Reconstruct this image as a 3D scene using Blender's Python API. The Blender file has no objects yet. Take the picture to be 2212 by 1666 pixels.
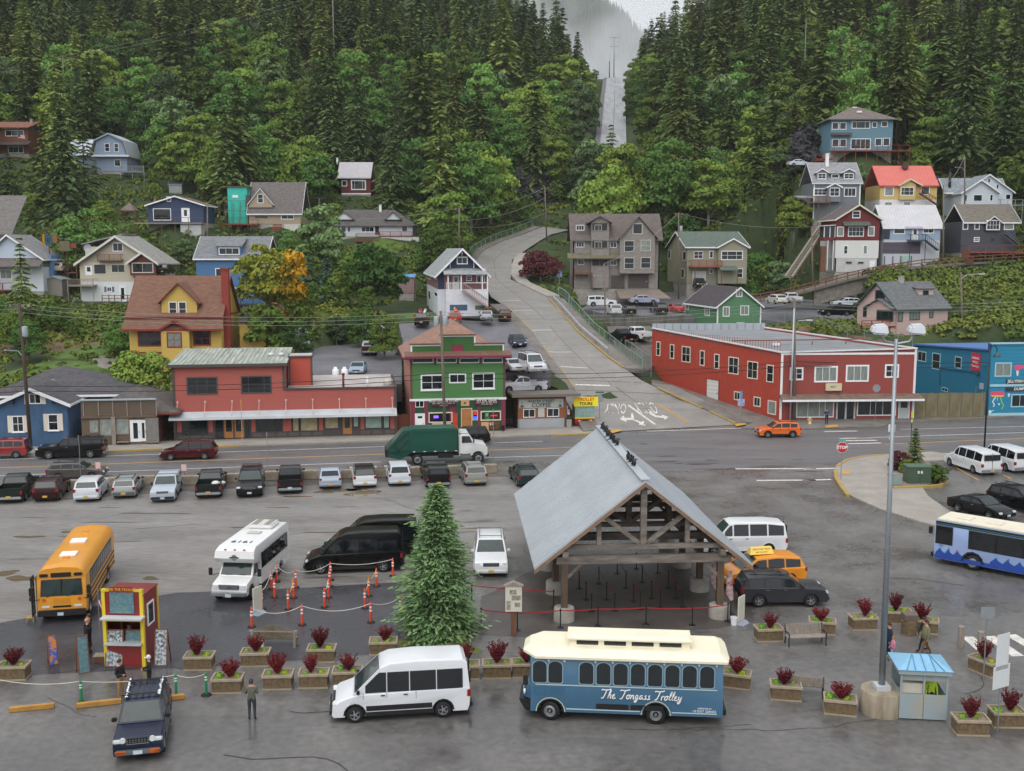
import bpy,bmesh,math,random
import numpy as np
from mathutils import Vector as V3,Matrix
MT=Matrix.Translation;MD=Matrix.Diagonal;MR_=Matrix.Rotation;Co=math.cos;Si=math.sin;PI=math.pi;NA=np.array;RR=random.Random;BD=bpy.data;rg=range
for o in list(BD.objects):BD.objects.remove(o)
S=bpy.context.scene;COL=S.collection
R=math.radians;RND=RR(7);NPR=np.random.RandomState(11)
#camera, world, sun, exposure
FL=2300.0;CX,CY=1106.0,833.0;CAMZ=19.5
PITCH=math.atan((CY-540.0)/FL)
cam=BD.cameras.new('camera');cam.sensor_width=36;cam.lens=36*FL/2212
cam.clip_start=1;cam.clip_end=9000
camo=BD.objects.new('camera',cam);COL.objects.link(camo)
camo.location=(0,0,CAMZ);camo.rotation_euler=(PI/2-PITCH,0,0);S.camera=camo
W=BD.worlds.new('World');S.world=W;W.use_nodes=True
nt=W.node_tree;nt.nodes.clear()
sky=nt.nodes.new('ShaderNodeTexSky');sky.sky_type='NISHITA';sky.sun_disc=False
SUN_EL,SUN_AZ=R(58),R(200)
sky.sun_elevation=SUN_EL;sky.sun_rotation=SUN_AZ;sky.air_density=1.0;sky.dust_density=6.0;sky.ozone_density=0.6
hs=nt.nodes.new('ShaderNodeHueSaturation');hs.inputs['Saturation'].default_value=0.30
mxw=nt.nodes.new('ShaderNodeMixRGB');mxw.inputs[0].default_value=0.72;mxw.inputs[2].default_value=(6.0,6.25,6.6,1)
bg=nt.nodes.new('ShaderNodeBackground');bg.inputs[1].default_value=0.115
wo=nt.nodes.new('ShaderNodeOutputWorld')
nt.links.new(sky.outputs[0],hs.inputs['Color']);nt.links.new(hs.outputs[0],mxw.inputs[1])
nt.links.new(mxw.outputs[0],bg.inputs[0]);nt.links.new(bg.outputs[0],wo.inputs[0])
sl=BD.lights.new('sun','SUN');sl.energy=1.4;sl.angle=R(80);sl.color=(1,.97,.93)
so=BD.objects.new('sun',sl);COL.objects.link(so)
_d=V3((Si(SUN_AZ)*Co(SUN_EL),Co(SUN_AZ)*Co(SUN_EL),Si(SUN_EL)))
so.rotation_euler=_d.to_track_quat('Z','Y').to_euler()
vs=S.view_settings;vs.view_transform='Standard';vs.look='None';vs.gamma=1;vs.use_curve_mapping=False;vs.exposure=0.42
S.cycles.max_bounces=6;S.cycles.diffuse_bounces=3;S.cycles.glossy_bounces=2;S.cycles.transmission_bounces=3
S.cycles.transparent_max_bounces=6;S.cycles.volume_bounces=1;S.cycles.caustics_reflective=False;S.cycles.caustics_refractive=False
S.cycles.use_adaptive_sampling=True;S.cycles.adaptive_threshold=0.02;S.cycles.use_denoising=True
#survey helpers: sight lines to points of the place
CP,SP=Co(PITCH),Si(PITCH);CAM=V3((0,0,CAMZ))
FR={'A':(0,0,2.1686),'B':(1020,0,2.1686),'C':(2040,0,2.1686),'D':(3060,0,2.1686),'G1':(0,700,2.6866),'G2':(800,600,2.38),'G3':(1600,700,2.6875),'G4':(2200,800,2.3804),'G5':(3100,380,2.251),'G6':(3000,1000,2.0481),'H1':(0,1250,2.765),'H2':(640,1300,2.212),'H3':(1500,1200,2.3284),'H4':(2350,1200,2.4578),'H5':(3200,1350,2.5136),'H6':(0,1700,2.0109),'H7':(900,1650,1.7015),'I1':(0,2050,1.63),'I2':(700,2000,2.38),'I3':(1200,2500,2.212),'I4':(1850,2000,2.0109),'I5':(1950,2450,2.0109),'I6':(2750,2000,2.3284),'I7':(3000,2350,2.0481),'I8':(3250,1700,2.3795),'P':(0,0,1/1.8445)}
def q(fr,x,y):
 ox,oy,s=FR[fr];return((ox+x/s)/1.8445,(oy+y/s)/1.8445)
def ray(px,py):
 u=(px-CX)/FL;v=(CY-py)/FL
 return V3((u,CP+v*SP,-SP+v*CP))
def A(px,py,D):
 d=ray(px,py);return CAM+d*(D/d.y)
def G(px,py,z=0.0):
 d=ray(px,py);return CAM+d*((z-CAMZ)/d.z)
def Gq(fr,x,y,z=0.0):return G(*q(fr,x,y),z)
#materials
def lin(c):return c/12.92 if c<=.04045 else((c+.055)/1.055)**2.4
def hx(h):return tuple(lin(int(h[i:i+2],16)/255)for i in(0,2,4))
MATS={}
def M(name,col=None,rough=.6,metal=0.0,var=.10,scale=1.5,bump=0.0,spec=.5,coat=0.0,stretch=(1,1,1),col2=None,detail=4,emit=0,fine=0.0,contrast=0.5,wet=None):
 if name in MATS:return MATS[name]
 if isinstance(col,str):col=hx(col)
 m=BD.materials.new(name);m.use_nodes=True;n=m.node_tree;b=n.nodes['Principled BSDF']
 b.inputs['Roughness'].default_value=rough;b.inputs['Metallic'].default_value=metal;b.inputs['Specular IOR Level'].default_value=spec
 if coat:b.inputs['Coat Weight'].default_value=coat;b.inputs['Coat Roughness'].default_value=.08
 b.inputs['Base Color'].default_value=(*col,1)
 if emit:b.inputs['Emission Color'].default_value=(*col,1);b.inputs['Emission Strength'].default_value=emit
 if var or bump or col2:
  tc=n.nodes.new('ShaderNodeTexCoord');mp=n.nodes.new('ShaderNodeMapping');mp.inputs['Scale'].default_value=stretch
  nz=n.nodes.new('ShaderNodeTexNoise');nz.inputs['Scale'].default_value=scale;nz.inputs['Detail'].default_value=detail;nz.inputs['Roughness'].default_value=.62
  n.links.new(tc.outputs['Object'],mp.inputs[0]);n.links.new(mp.outputs[0],nz.inputs[0])
  rp=n.nodes.new('ShaderNodeValToRGB');e=rp.color_ramp.elements
  w=.32*(1-contrast)+.02
  e[0].position=.5-w;e[1].position=.5+w
  if isinstance(col2,str):col2=hx(col2)
  c2=col2 if col2 else tuple(min(1,c*(1+var))for c in col)
  c1=col if col2 else tuple(c*(1-var)for c in col)
  e[0].color=(*c1,1);e[1].color=(*c2,1)
  n.links.new(nz.outputs[0],rp.inputs[0]);out=rp.outputs[0]
  if fine:
   nf=n.nodes.new('ShaderNodeTexNoise');nf.inputs['Scale'].default_value=scale*14;nf.inputs['Detail'].default_value=2
   n.links.new(mp.outputs[0],nf.inputs[0])
   mm=n.nodes.new('ShaderNodeMixRGB');mm.blend_type='OVERLAY';mm.inputs[0].default_value=fine
   n.links.new(out,mm.inputs[1]);n.links.new(nf.outputs[0],mm.inputs[2]);out=mm.outputs[0]
  n.links.new(out,b.inputs['Base Color'])
  if wet:mr=n.nodes.new('ShaderNodeMapRange');mr.inputs[1].default_value=.35;mr.inputs[2].default_value=.65;mr.inputs[3].default_value,mr.inputs[4].default_value=wet;n.links.new(nz.outputs[0],mr.inputs[0]);n.links.new(mr.outputs[0],b.inputs['Roughness'])
  if bump:
   bp=n.nodes.new('ShaderNodeBump');bp.inputs['Strength'].default_value=bump;bp.inputs['Distance'].default_value=.05
   n.links.new(nz.outputs[0],bp.inputs['Height']);n.links.new(bp.outputs[0],b.inputs['Normal'])
 MATS[name]=m;return m
def pt(h):
 dk=sum(hx(h))<.2;return M('paint_'+h,tuple(c*(.55 if dk else 1)for c in hx(h)),rough=.2 if dk else .3,var=.04,scale=.7,coat=.0 if dk else .4,spec=.32 if dk else .5)
def wM(h):return M('wall_'+h,h,rough=.7,var=.10,scale=.9,fine=.10,stretch=(1,1,2.2))
def tM(h):return M('trim_'+h,h,rough=.6,var=.07,scale=2)
def rM(h):return M('shingle_'+h,h,rough=.85,var=.30,scale=1.6,stretch=(1,1,3),fine=.45,bump=.25)
def mM(h):return M('metal_'+h,h,rough=.45,var=.08,scale=.8,metal=.05)
Gl=M('glass_dark','1b2226',rough=.06,var=0,spec=.7)
Cg=M('glass_car','10151a',rough=.05,var=0,spec=.8)
WSGL=M('glass_windshield','2b3838',rough=.05,var=.3,scale=1.4,spec=.45)
CURT=M('glass_curtain','7d8580',rough=.15,var=.25,scale=2.5,spec=.6,stretch=(3,3,.6))
Bk=M('black_plastic','17181a',rough=.5,var=.1)
RUBBER=M('rubber_tyre','141414',rough=.75,var=.15,scale=4)
Cm=M('chrome','b9bdc0',rough=.22,metal=.9,var=.05)
RIM=M('alloy_rim','9a9ea3',rough=.35,metal=.6,var=.08)
TAIL=M('tail_lamp','8e1014',rough=.2,var=.1)
Hl=M('head_lamp','cfd6d8',rough=.1,var=.1,spec=.8)
AMBER=M('amber_lamp','c8601a',rough=.2,var=.1)
PLATE=M('plate_yellow','c8a24a',rough=.5,var=.1);Pw=M('plate_white','b9c8d2',rough=.5,var=.1)
Wg=M('wood_grey','8b8279',rough=.85,var=.3,scale=2.2,stretch=(6,6,.5),bump=.2)
Wb=M('wood_brown','6e4a36',rough=.8,var=.25,scale=2.2,stretch=(5,5,.6),bump=.2)
Wr=M('wood_deck_red','7d3b29',rough=.75,var=.2,scale=2)
WOODP=M('wood_pole','6d6258',rough=.9,var=.28,scale=1.4,stretch=(8,8,.4),bump=.2)
CONC=M('concrete','9b978f',rough=.85,var=.2,scale=1.2,fine=.25,bump=.1)
Sg=M('galvanised_steel','8f969b',rough=.4,metal=.5,var=.1)
Wh=tM('e6e8ea')
#mesh builder
class MB:
 def __init__(s):s.v=[];s.f=[];s.m=[]
 def add(s,vs,fs,mi=0):
  n=len(s.v);s.v+=[tuple(v)for v in vs];s.f+=[tuple(i+n for i in f)for f in fs];s.m+=[mi]*len(fs);return s
 def hexa(s,p,mi=0):
  return s.add(p,[(3,2,1,0),(4,5,6,7),(0,1,5,4),(1,2,6,5),(2,3,7,6),(3,0,4,7)],mi)
 def bb(s,x0,x1,y0,y1,z0,z1,mi=0):
  return s.hexa([(x0,y0,z0),(x1,y0,z0),(x1,y1,z0),(x0,y1,z0),(x0,y0,z1),(x1,y0,z1),(x1,y1,z1),(x0,y1,z1)],mi)
 def rb(s,c,d,rz,mi=0):
  ca,sa=Co(rz),Si(rz);o=[]
  for z in(-.5,.5):
   for x,y in((-.5,-.5),(.5,-.5),(.5,.5),(-.5,.5)):
    a,b=x*d[0],y*d[1];o.append((c[0]+a*ca-b*sa,c[1]+a*sa+b*ca,c[2]+z*d[2]))
  return s.hexa(o,mi)
 def beam(s,p,q_,w,h,mi=0):
  p,q_=V3(p),V3(q_);d=(q_-p).normalized();up=V3((0,0,1))if abs(d.z)<.99 else V3((0,1,0))
  r=d.cross(up).normalized()*(w/2);u=r.cross(d).normalized()*(h/2);o=[]
  for b in(p,q_):o+=[b-r-u,b+r-u,b+r+u,b-r+u]
  return s.hexa([o[0],o[1],o[5],o[4],o[3],o[2],o[6],o[7]],mi)
 def cyl(s,p,q_,r0,r1=None,n=8,mi=0,cap=True):
  r1=r0 if r1 is None else r1;p,q_=V3(p),V3(q_);d=(q_-p).normalized()
  a=d.orthogonal().normalized();b=d.cross(a);vs=[]
  for c,r in((p,r0),(q_,r1)):
   for i in rg(n):
    t=2*PI*i/n;vs.append(c+a*(r*Co(t))+b*(r*Si(t)))
  fs=[(i,(i+1)%n,n+(i+1)%n,n+i)for i in rg(n)]
  if cap:fs+=[tuple(rg(n-1,-1,-1)),tuple(rg(n,2*n))]
  return s.add(vs,fs,mi)
 def tube(s,pts,r,n=5,mi=0):
  for a,b in zip(pts[:-1],pts[1:]):s.cyl(a,b,r,r,n,mi,cap=False)
  return s
 def prism(s,poly,ax,a,b,mi=0):
  k=len(poly);f={'x':lambda u,v,t:(t,u,v),'y':lambda u,v,t:(u,t,v),'z':lambda u,v,t:(u,v,t)}[ax]
  vs=[f(u,v,a)for u,v in poly]+[f(u,v,b)for u,v in poly]
  fs=[tuple(rg(k))[::-1],tuple(rg(k,2*k))]+[(i,(i+1)%k,k+(i+1)%k,k+i)for i in rg(k)]
  return s.add(vs,fs,mi)
 def lathe(s,prof,n=12,c=(0,0,0),mi=0,ax='z'):
  vs=[];k=len(prof)
  for i in rg(n):
   t=2*PI*i/n
   for r,z in prof:
    p=(r*Co(t),r*Si(t),z)
    if ax=='y':p=(p[0],p[2],p[1])
    vs.append((c[0]+p[0],c[1]+p[1],c[2]+p[2]))
  fs=[(i*k+j,((i+1)%n)*k+j,((i+1)%n)*k+j+1,i*k+j+1)for i in rg(n)for j in rg(k-1)]
  return s.add(vs,fs,mi)
 def mesh(s,name,mats,smooth=False,bevel=0,fix=True):
  me=BD.meshes.new(name);me.from_pydata(s.v,[],s.f)
  for m in(mats if isinstance(mats,(list,tuple))else[mats]):me.materials.append(m)
  if any(s.m):me.polygons.foreach_set('material_index',s.m)
  if fix or bevel:
   bm=bmesh.new();bm.from_mesh(me);bmesh.ops.recalc_face_normals(bm,faces=bm.faces)
   if bevel:
    es=[e for e in bm.edges if len(e.link_faces)==2 and e.calc_face_angle()>.5]
    bmesh.ops.bevel(bm,geom=es,offset=bevel,segments=2,affect='EDGES',clamp_overlap=True)
   bm.to_mesh(me);bm.free()
  if smooth:me.shade_smooth();
  if smooth=='auto':
   me.set_sharp_from_angle(angle=R(38))
  return me
 def build(s,name,mats,par=None,smooth=False,bevel=0,fix=True):
  return ob(name,s.mesh(name,mats,smooth,bevel,fix),par)
def ob(name,data=None,par=None,mat=None):
 o=BD.objects.new(name,data);COL.objects.link(o)
 if par is not None:o.parent=par
 if mat is not None:o.matrix_local=mat
 return o
def tag(o,label=None,cat=None,group=None,kind=None):
 for k,v in(('label',label),('category',cat),('group',group),('kind',kind)):
  if v:o[k]=v
 return o
def tH(name,label,cat,loc=(0,0,0),rz=0.0,group=None):
 o=ob(name);o.location=loc;o.rotation_euler=(0,0,rz);o.empty_display_size=.2
 return tag(o,label,cat,group)
def cT(o,parent=None):
 c=o.copy();COL.objects.link(c);c.parent=parent
 for ch in o.children:cT(ch,c)
 return c
def sh_(name,pts,z,m,kind='structure',par=None,label=None,cat=None):
 b=MB();b.add([(p[0],p[1],z)for p in pts],[tuple(rg(len(pts)))])
 o=b.build(name,m,par)
 if o.data.polygons[0].normal.z<0:o.data.flip_normals()
 return tag(o,label,cat,None,kind)if par is None else o
def sT(name,pts,w,z,m,par=None):
 b=MB();L=[]
 P2=[V3((p[0],p[1]))for p in pts]
 for i,p in enumerate(P2):
  d=(P2[min(i+1,len(P2)-1)]-P2[max(i-1,0)]).normalized();n=V3((-d.y,d.x))*w/2
  zz=z if len(pts[i])<3 or z>0 and pts[i][2]==0 else z+pts[i][2]
  L+=[(p.x+n.x,p.y+n.y,zz),(p.x-n.x,p.y-n.y,zz)]
 b.add(L,[(2*i,2*i+1,2*i+3,2*i+2)for i in rg(len(P2)-1)])
 o=b.build(name,m,par,fix=False)
 for f in o.data.polygons:
  if f.normal.z<0:o.data.flip_normals();break
 return o
def tx(body,size,m,name='lettering',extrude=.01,shear=0.0,align='CENTER',bold=0.0,sx=1.0):
 cu=BD.curves.new('t','FONT');cu.body=body;cu.size=size;cu.extrude=extrude;cu.shear=shear
 cu.align_x=align;cu.align_y='CENTER';cu.resolution_u=2;cu.offset=bold
 to=BD.objects.new('t',cu);COL.objects.link(to)
 me=BD.meshes.new_from_object(to)
 BD.objects.remove(to);BD.curves.remove(cu);me.materials.clear();me.materials.append(m);me.name=name
 if sx!=1:me.transform(MD((sx,1,1,1)))
 return me
#terrain
ROADP=[((1299,934),(1592,918),115.0),((1277,895),(1532,890),120.5),((1250,856),(1478,866),125.5),((1223,815),(1385,822),132.5),((1186,770),(1314,772),139.0),((1150,720),(1250,718),149.0),((1104,671),(1208,670),161.0),((1061,642),(1180,641),172.0),((1040,600),(1103,604),186.0),((1027,566),(1106,562),199.0),((1040,543),(1132,543),207.0),((1089,520),(1165,521),217.0),((1135,505),(1190,507),224.0),((1172,490),(1230,497),231.0)]
FARP=[((1281,345),(1353,345),290.0),((1285,310),(1353,310),304.0),((1291,262),(1352,262),336.0),((1296,218),(1351,218),376.0),((1303,171),(1349,169),440.0),((1306,169),(1348,167),458.0)]
def rz_of(D):return float(np.interp(D,[100,115,125.5,132.5,139,149,161,172,186,199,207,217,224,231],[0,.03,1.7,3.6,5.5,7.9,10.2,12.0,14.7,17.6,19.2,21.4,22.9,24.3]))
def rpt(a,D):return G(*a,rz_of(D))if D<150 else A(*a,D)
road_L=[rpt(a,D)for a,b,D in ROADP];road_R=[rpt(b,D)for a,b,D in ROADP]
LOTS=[]
far_L=[A(*a,D)for a,b,D in FARP];far_R=[A(*b,D)for a,b,D in FARP]
CTRL=[]
def cp(px,py,D,dz=0):p=A(px,py,D);CTRL.append((p.x,p.y,p.z+dz))
for a,b in zip(road_L,road_R):
 CTRL.append(((a.x+b.x)/2,(a.y+b.y)/2,(a.z+b.z)/2-.3));CTRL.append((a.x,a.y,a.z-.3));CTRL.append((b.x,b.y,b.z-.3))
for a,b in zip(far_L,far_R):
 m_=(a+b)/2;CTRL.append((m_.x,m_.y,m_.z-.5));CTRL.append((a.x-4,a.y,a.z-.6));CTRL.append((b.x+4,b.y,b.z-.6))
for x in rg(-130,131,20):
 for y in(96,112):CTRL.append((x,y,-.4))
 CTRL.append((x,121 if x<20 else 126,-.3))
for t in[(1120,752,139),(770,812,127),(905,706,146),(1080,700,147),(660,765,136),(810,770,132),(760,730,143),(1300,665,177),(1420,672,172),(1350,690,163),(1600,622,196),(1700,655,172),(1820,680,165),(1950,736,158),(1740,700,150),(1560,716,160),(1400,745,146),(1330,626,190),(1240,605,186),(1530,620,195),(1210,560,205),(1440,600,200),(1850,583,190),(1970,580,190),(2100,560,190),(2190,552,190),(1800,482,205),(1950,482,205),(2130,485,205),(1740,500,205),(1860,347,226),(1780,420,214),(1960,420,214),(2120,420,216),(2100,690,150),(2200,700,145),(2050,640,170),(2200,610,175),(1900,600,178),(1790,620,176),(250,656,185),(330,660,180),(120,640,185),(480,662,175),(390,800,140),(560,760,142),(200,745,150),(60,760,148),(130,800,135),(300,700,162),(60,690,165),(600,690,160),(700,670,160),(375,512,214),(560,505,224),(480,530,210),(760,420,255),(800,530,222),(850,560,205),(700,560,200),(620,590,190),(990,690,156),(900,640,172),(960,560,200),(940,490,230),(220,378,254),(60,335,262),(80,420,235),(150,470,222),(30,520,205),(450,360,262),(620,370,262),(950,400,262),(1060,400,262),(1130,430,255),(1230,420,262),(1400,420,262),(1550,420,250),(1650,400,245)]:cp(*t)
for px,f in((-300,.46),(0,.46),(300,.45),(600,.43),(900,.41),(1100,.33),(1200,.25),(1260,.20),(1400,.22),(1480,.30),(1600,.42),(1800,.48),(2212,.50),(2500,.50)):
 z0=40.0
 for D in(300,350,420,520,640):CTRL.append(((px-CX)/FL*D,D,z0+(D-262)*f+(0 if not 1180<px<1420 else 3)if not(1220<px<1420 and D>500)else 78-(D-500)*.2))
for x in(-300,300):
 for y in(120,180,260):CTRL.append((x,y,max(0,(y-118)*.32)))
_c=NA(CTRL)
_k=np.linalg.norm(_c[:,None,:2]-_c[None,:,:2],axis=2);n_=len(_c)
_Am=np.zeros((n_+1,n_+1));_Am[:n_,:n_]=_k-np.eye(n_)*1.2;_Am[:n_,n_]=1;_Am[n_,:n_]=1
_w=np.linalg.solve(_Am,np.append(_c[:,2],0))
ZONES=[]
def H(x,y):
 x=np.atleast_1d(np.asarray(x,float));y=np.atleast_1d(np.asarray(y,float))
 z=np.zeros(len(x))
 for i in rg(0,len(x),4000):
  d=np.hypot(x[i:i+4000,None]-_c[None,:,0],y[i:i+4000,None]-_c[None,:,1]);z[i:i+4000]=d@_w[:n_]+_w[n_]
 return np.where(y<118,np.minimum(z,-.25),z)
def H1(x,y):return float(H(x,y)[0])
def seg_dist(x,y,pts):
 best=np.full(np.shape(x),1e9);zz=np.zeros(np.shape(x))
 for a,b in zip(pts[:-1],pts[1:]):
  ax,ay=a[0],a[1];dx,dy=b[0]-ax,b[1]-ay;t=np.clip(((x-ax)*dx+(y-ay)*dy)/(dx*dx+dy*dy),0,1)
  d=np.hypot(x-ax-t*dx,y-ay-t*dy);m_=d<best;best=np.where(m_,d,best);zz=np.where(m_,a[2]+t*(b[2]-a[2]),zz)
 return best,zz
road_C=[(a+b)/2 for a,b in zip(road_L,road_R)];far_C=[(a+b)/2 for a,b in zip(far_L,far_R)]
def road_w(y):return np.interp(y,[115,139,172,199,231],[16,8.0,6.0,5.0,4.0])
GRASS=M('hill_grass','1e2f16',rough=.95,scale=.12,col2='3c4a22',var=.2,fine=.5,bump=.4,contrast=.3)
def build_terrain():
 xs=np.concatenate([np.arange(-420,-130,12),np.arange(-130,130,2.0),np.arange(130,421,12)]);ys=np.concatenate([np.arange(112,270,2.0),np.arange(270,661,6)])
 X,Y=np.meshgrid(xs,ys);Z=H(X.ravel(),Y.ravel()).reshape(X.shape)
 Z+=np.where(Y>124,.25*np.sin(X*.7+Y*.31)*np.cos(Y*.53-X*.2),0)
 for(zx,zy,zr,zz)in ZONES:
  d=np.hypot(X-zx,Y-zy);t=np.clip((zr+5-d)/5,0,1);t2=np.clip((zr+1.5-d)/4,0,1);Z=np.where(Z>zz,Z+(zz-Z)*t,Z+(zz-Z)*t2)
 for pts,wf in((road_C,None),(far_C,6.0)):
  d,zz=seg_dist(X,Y,pts);w_=road_w(Y)if wf is None else wf
  t=np.clip((w_+4-d)/3.0,0,1);Z=np.where(Z>zz-.35,Z+(zz-.35-Z)*t,Z)
 for vs_ in LOTS:
  ins=np.zeros(X.shape,bool);k=len(vs_);wsum=np.zeros(X.shape);zsum=np.zeros(X.shape)
  cx_,cy_=np.mean([v.x for v in vs_]),np.mean([v.y for v in vs_])
  ex=[(v.x+(v.x-cx_)*.12,v.y+(v.y-cy_)*.12)for v in vs_]
  for i in rg(k):
   (x0,y0),(x1,y1)=ex[i],ex[(i+1)%k]
   ins^=((y0>Y)!=(y1>Y))&(X<(x1-x0)*(Y-y0)/(y1-y0+1e-9)+x0)
   w_=1/(np.hypot(X-vs_[i].x,Y-vs_[i].y)**2+.5);wsum+=w_;zsum+=w_*vs_[i].z
  zl_=zsum/wsum-.6;Z=np.where(ins&(Z>zl_),zl_,Z)
 nx,ny=len(xs),len(ys);vs_=np.stack([X.ravel(),Y.ravel(),Z.ravel()],1)
 b=MB();b.v=vs_.tolist();b.f=[(j*nx+i,j*nx+i+1,(j+1)*nx+i+1,(j+1)*nx+i)for j in rg(ny-1)for i in rg(nx-1)];b.m=[0]*len(b.f)
 o=b.build('hillside_terrain',GRASS,smooth=True,fix=False);tag(o,'steep green hillside rising behind the town',None,None,'structure')
 return o
def strip(name,L,Rr,m,dz=0.0,kind='structure',par=None,sub=0):
 b=MB();b.add([v for a,c in zip(L,Rr)for v in((a.x,a.y,a.z+dz),(c.x,c.y,c.z+dz))],[f for i in rg(len(L)-1)for f in((2*i,2*i+1,2*i+3),(2*i,2*i+3,2*i+2))])
 o=b.build(name,m,par,smooth=True,fix=False)
 return tag(o,None,None,None,kind)if par is None else o
#ground, street, lots
ASPH=M('asphalt_wet','4a4847',rough=.34,scale=.2,col2='72706e',var=.2,fine=.45,bump=.05,contrast=.3,wet=(.16,.5))
ASPH_N=M('asphalt_new','2e2e32',rough=.34,scale=.22,col2='48484d',var=.2,fine=.4,contrast=.3,wet=(.2,.5))
ASPH_S=M('asphalt_street','4f4e50',rough=.45,scale=.3,col2='706f70',var=.2,fine=.4,stretch=(.35,1.6,1),contrast=.25)
GRAVEL=M('gravel_lot','65625f',rough=.55,scale=.22,col2='8a8784',var=.2,fine=.45,stretch=(.35,1.3,1),bump=.15,contrast=.3)
DARKG=M('gravel_dark','4a4744',rough=.7,scale=.8,col2='6a655f',var=.2,fine=.6,bump=.2)
ROADC=M('street_concrete','74716d',rough=.55,scale=.35,col2='8c8985',var=.2,fine=.3,contrast=.25)
WALK=M('sidewalk_concrete','87817a',rough=.65,scale=.5,col2='a09a92',var=.2,fine=.3,contrast=.3)
WALKD=M('sidewalk_dark','5f5a56',rough=.6,scale=.5,col2='7b7570',var=.2,fine=.3)
WPAINT=M('road_paint_white','d9d6d0',rough=.6,scale=3,col2='b5b0a9',var=.2,contrast=.6)
YPAINT=M('road_paint_yellow','c99a3e',rough=.6,scale=3,col2='b4823a',var=.2,contrast=.4)
YCURB=M('kerb_yellow','b4933e',rough=.7,scale=1.5,col2='8f7f5a',var=.2,contrast=.4)
PUD=M('puddle_water','6e6251',rough=.05,var=.1,spec=.8)
def GL(fr,pts):return[Gq(fr,*p)for p in pts]
sh_('ground',[(-700,-60),(700,-60),(700,300),(-700,300)],-.5,DARKG)
sh_('parking_apron',[(-120,20),(120,20),(120,124),(-120,124)],0,ASPH)
def P_(pts):return[G(*p)for p in pts]
def sheet_r(name,pts,z,m,amp=.35):
 out=[];r_=RR(len(pts))
 for a,b in zip(pts,pts[1:]+pts[:1]):
  n=max(1,int((b-a).length/.8));nn=V3((-(b-a).y,(b-a).x,0)).normalized()
  for i in rg(n):out.append(a+(b-a)*(i/n)+nn*r_.gauss(0,amp)*.5)
 return sh_(name,out,z,m)
sheet_r('main_street',P_([(-400,1062),(0,1038),(600,1012),(1193,993),(1420,1020),(1800,1003),(1985,978),(2600,955),(2600,890),(2212,903),(1929,916),(1903,925),(1600,928),(1300,938),(1037,948),(520,966),(230,976),(-400,1000)]),.004,ASPH_S)
sheet_r('gravel_parking_lot',P_([(-300,1108),(0,1085),(600,1048),(1100,1028),(1180,1030),(1150,1120),(1110,1235),(867,1262),(640,1276),(380,1284),(150,1322),(0,1352),(-300,1385)]),.004,GRAVEL)
sheet_r('gravel_strip',P_([(-300,1072),(0,1048),(600,1020),(1130,1003),(1180,1029),(1100,1030),(600,1050),(0,1087),(-300,1110)]),.006,DARKG)
sh_('new_asphalt_pad',P_([(-200,1370),(0,1346),(150,1318),(380,1281),(640,1271),(867,1258),(865,1408),(721,1421),(434,1441),(0,1461),(-200,1470)]),.008,ASPH_N)
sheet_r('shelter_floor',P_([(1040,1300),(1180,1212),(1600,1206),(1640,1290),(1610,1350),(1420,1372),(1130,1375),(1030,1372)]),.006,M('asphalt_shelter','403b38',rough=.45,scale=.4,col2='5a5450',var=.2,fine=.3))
def blob(name,px,py,rx,ry,z,m,seed=0,kind='structure'):
 c=G(px,py);rr=RR(seed);n=18;ph=[rr.uniform(0,6.28)for _ in rg(4)]
 pts=[]
 for i in rg(n):
  t=2*PI*i/n;k=1+.22*Si(2*t+ph[0])+.16*Si(3*t+ph[1])+.1*Si(5*t+ph[2])
  pts.append((c.x+rx*k*Co(t),c.y+ry*k*Si(t)))
 return sh_(name,pts,z,m,kind)
for i,(x,y,rx,ry)in enumerate([(785,1067,1.6,1.0),(740,1059,1.3,.6),(770,1058,.9,.5),(700,1063,.7,.5),(640,1073,1.0,.3),(130,1330,.0,.0),(15,1238,.7,.5),(48,1250,.9,.6),(62,1160,.9,.35),(150,1150,.6,.3),(325,1250,.5,.35),(940,1100,.8,.2)]):
 if rx:blob('puddle',x,y,rx,ry,.012,PUD,i)
MUD=M('mud_dark','55504a',rough=.5,var=.2,scale=2)
_r=RR(5)
for i in rg(46):
 y=_r.uniform(1095,1255);x=_r.uniform(0,1100);blob('mud_track',x,y,_r.uniform(.4,1.8),_r.uniform(.05,.16),.011+.0002*i,MUD,i+40,'stuff')
for i in rg(16):
 y=_r.uniform(985,1020);x=_r.uniform(1380,1760);blob('asphalt_patch',x,y,_r.uniform(.4,1.8),_r.uniform(.08,.22),.011+.0002*i,M('asphalt_crack','3a3634',rough=.6,var=.2),i+90,'stuff')
CRK=M('asphalt_crack','3a3634',rough=.6,var=.2)
for i in rg(26):
 p=G(_r.uniform(60,2150),_r.choice((_r.uniform(1020,1250),_r.uniform(1440,1655))));a=_r.uniform(-.5,.5);P3=[p]
 for k in rg(_r.randint(6,16)):a+=_r.uniform(-.45,.45);p=p+V3((Co(a)*.6,Si(a)*.6,0));P3.append(p)
 tag(sT('asphalt_crack',P3,_r.uniform(.025,.06),.013+.0002*i,CRK),None,None,None,'stuff')
for x,y in((1595,1119),(1390,959.5),(2280/1.8445,1262/1.8445)):blob('manhole_cover',x,y,.36,.36,.017,M('cast_iron','4a4442',rough=.6,var=.3,scale=6),3)if y>800 else None
def line(name,p,q_,w,m,z=.012,n=6):
 a,b=G(*p),G(*q_);tag(sT(name,[a+(b-a)*(i/n)for i in rg(n+1)],w,z,m),None,None,None,'structure')
line('edge_line',(-200,1035.4),(822,998),.16,WPAINT);line('edge_line',(1039,989.5),(1215,984),.16,WPAINT)
line('edge_line',(-200,1000),(1173,953.5),.16,WPAINT)
line('centre_line',(-200,1018),(1290,965),.22,YPAINT)
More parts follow.
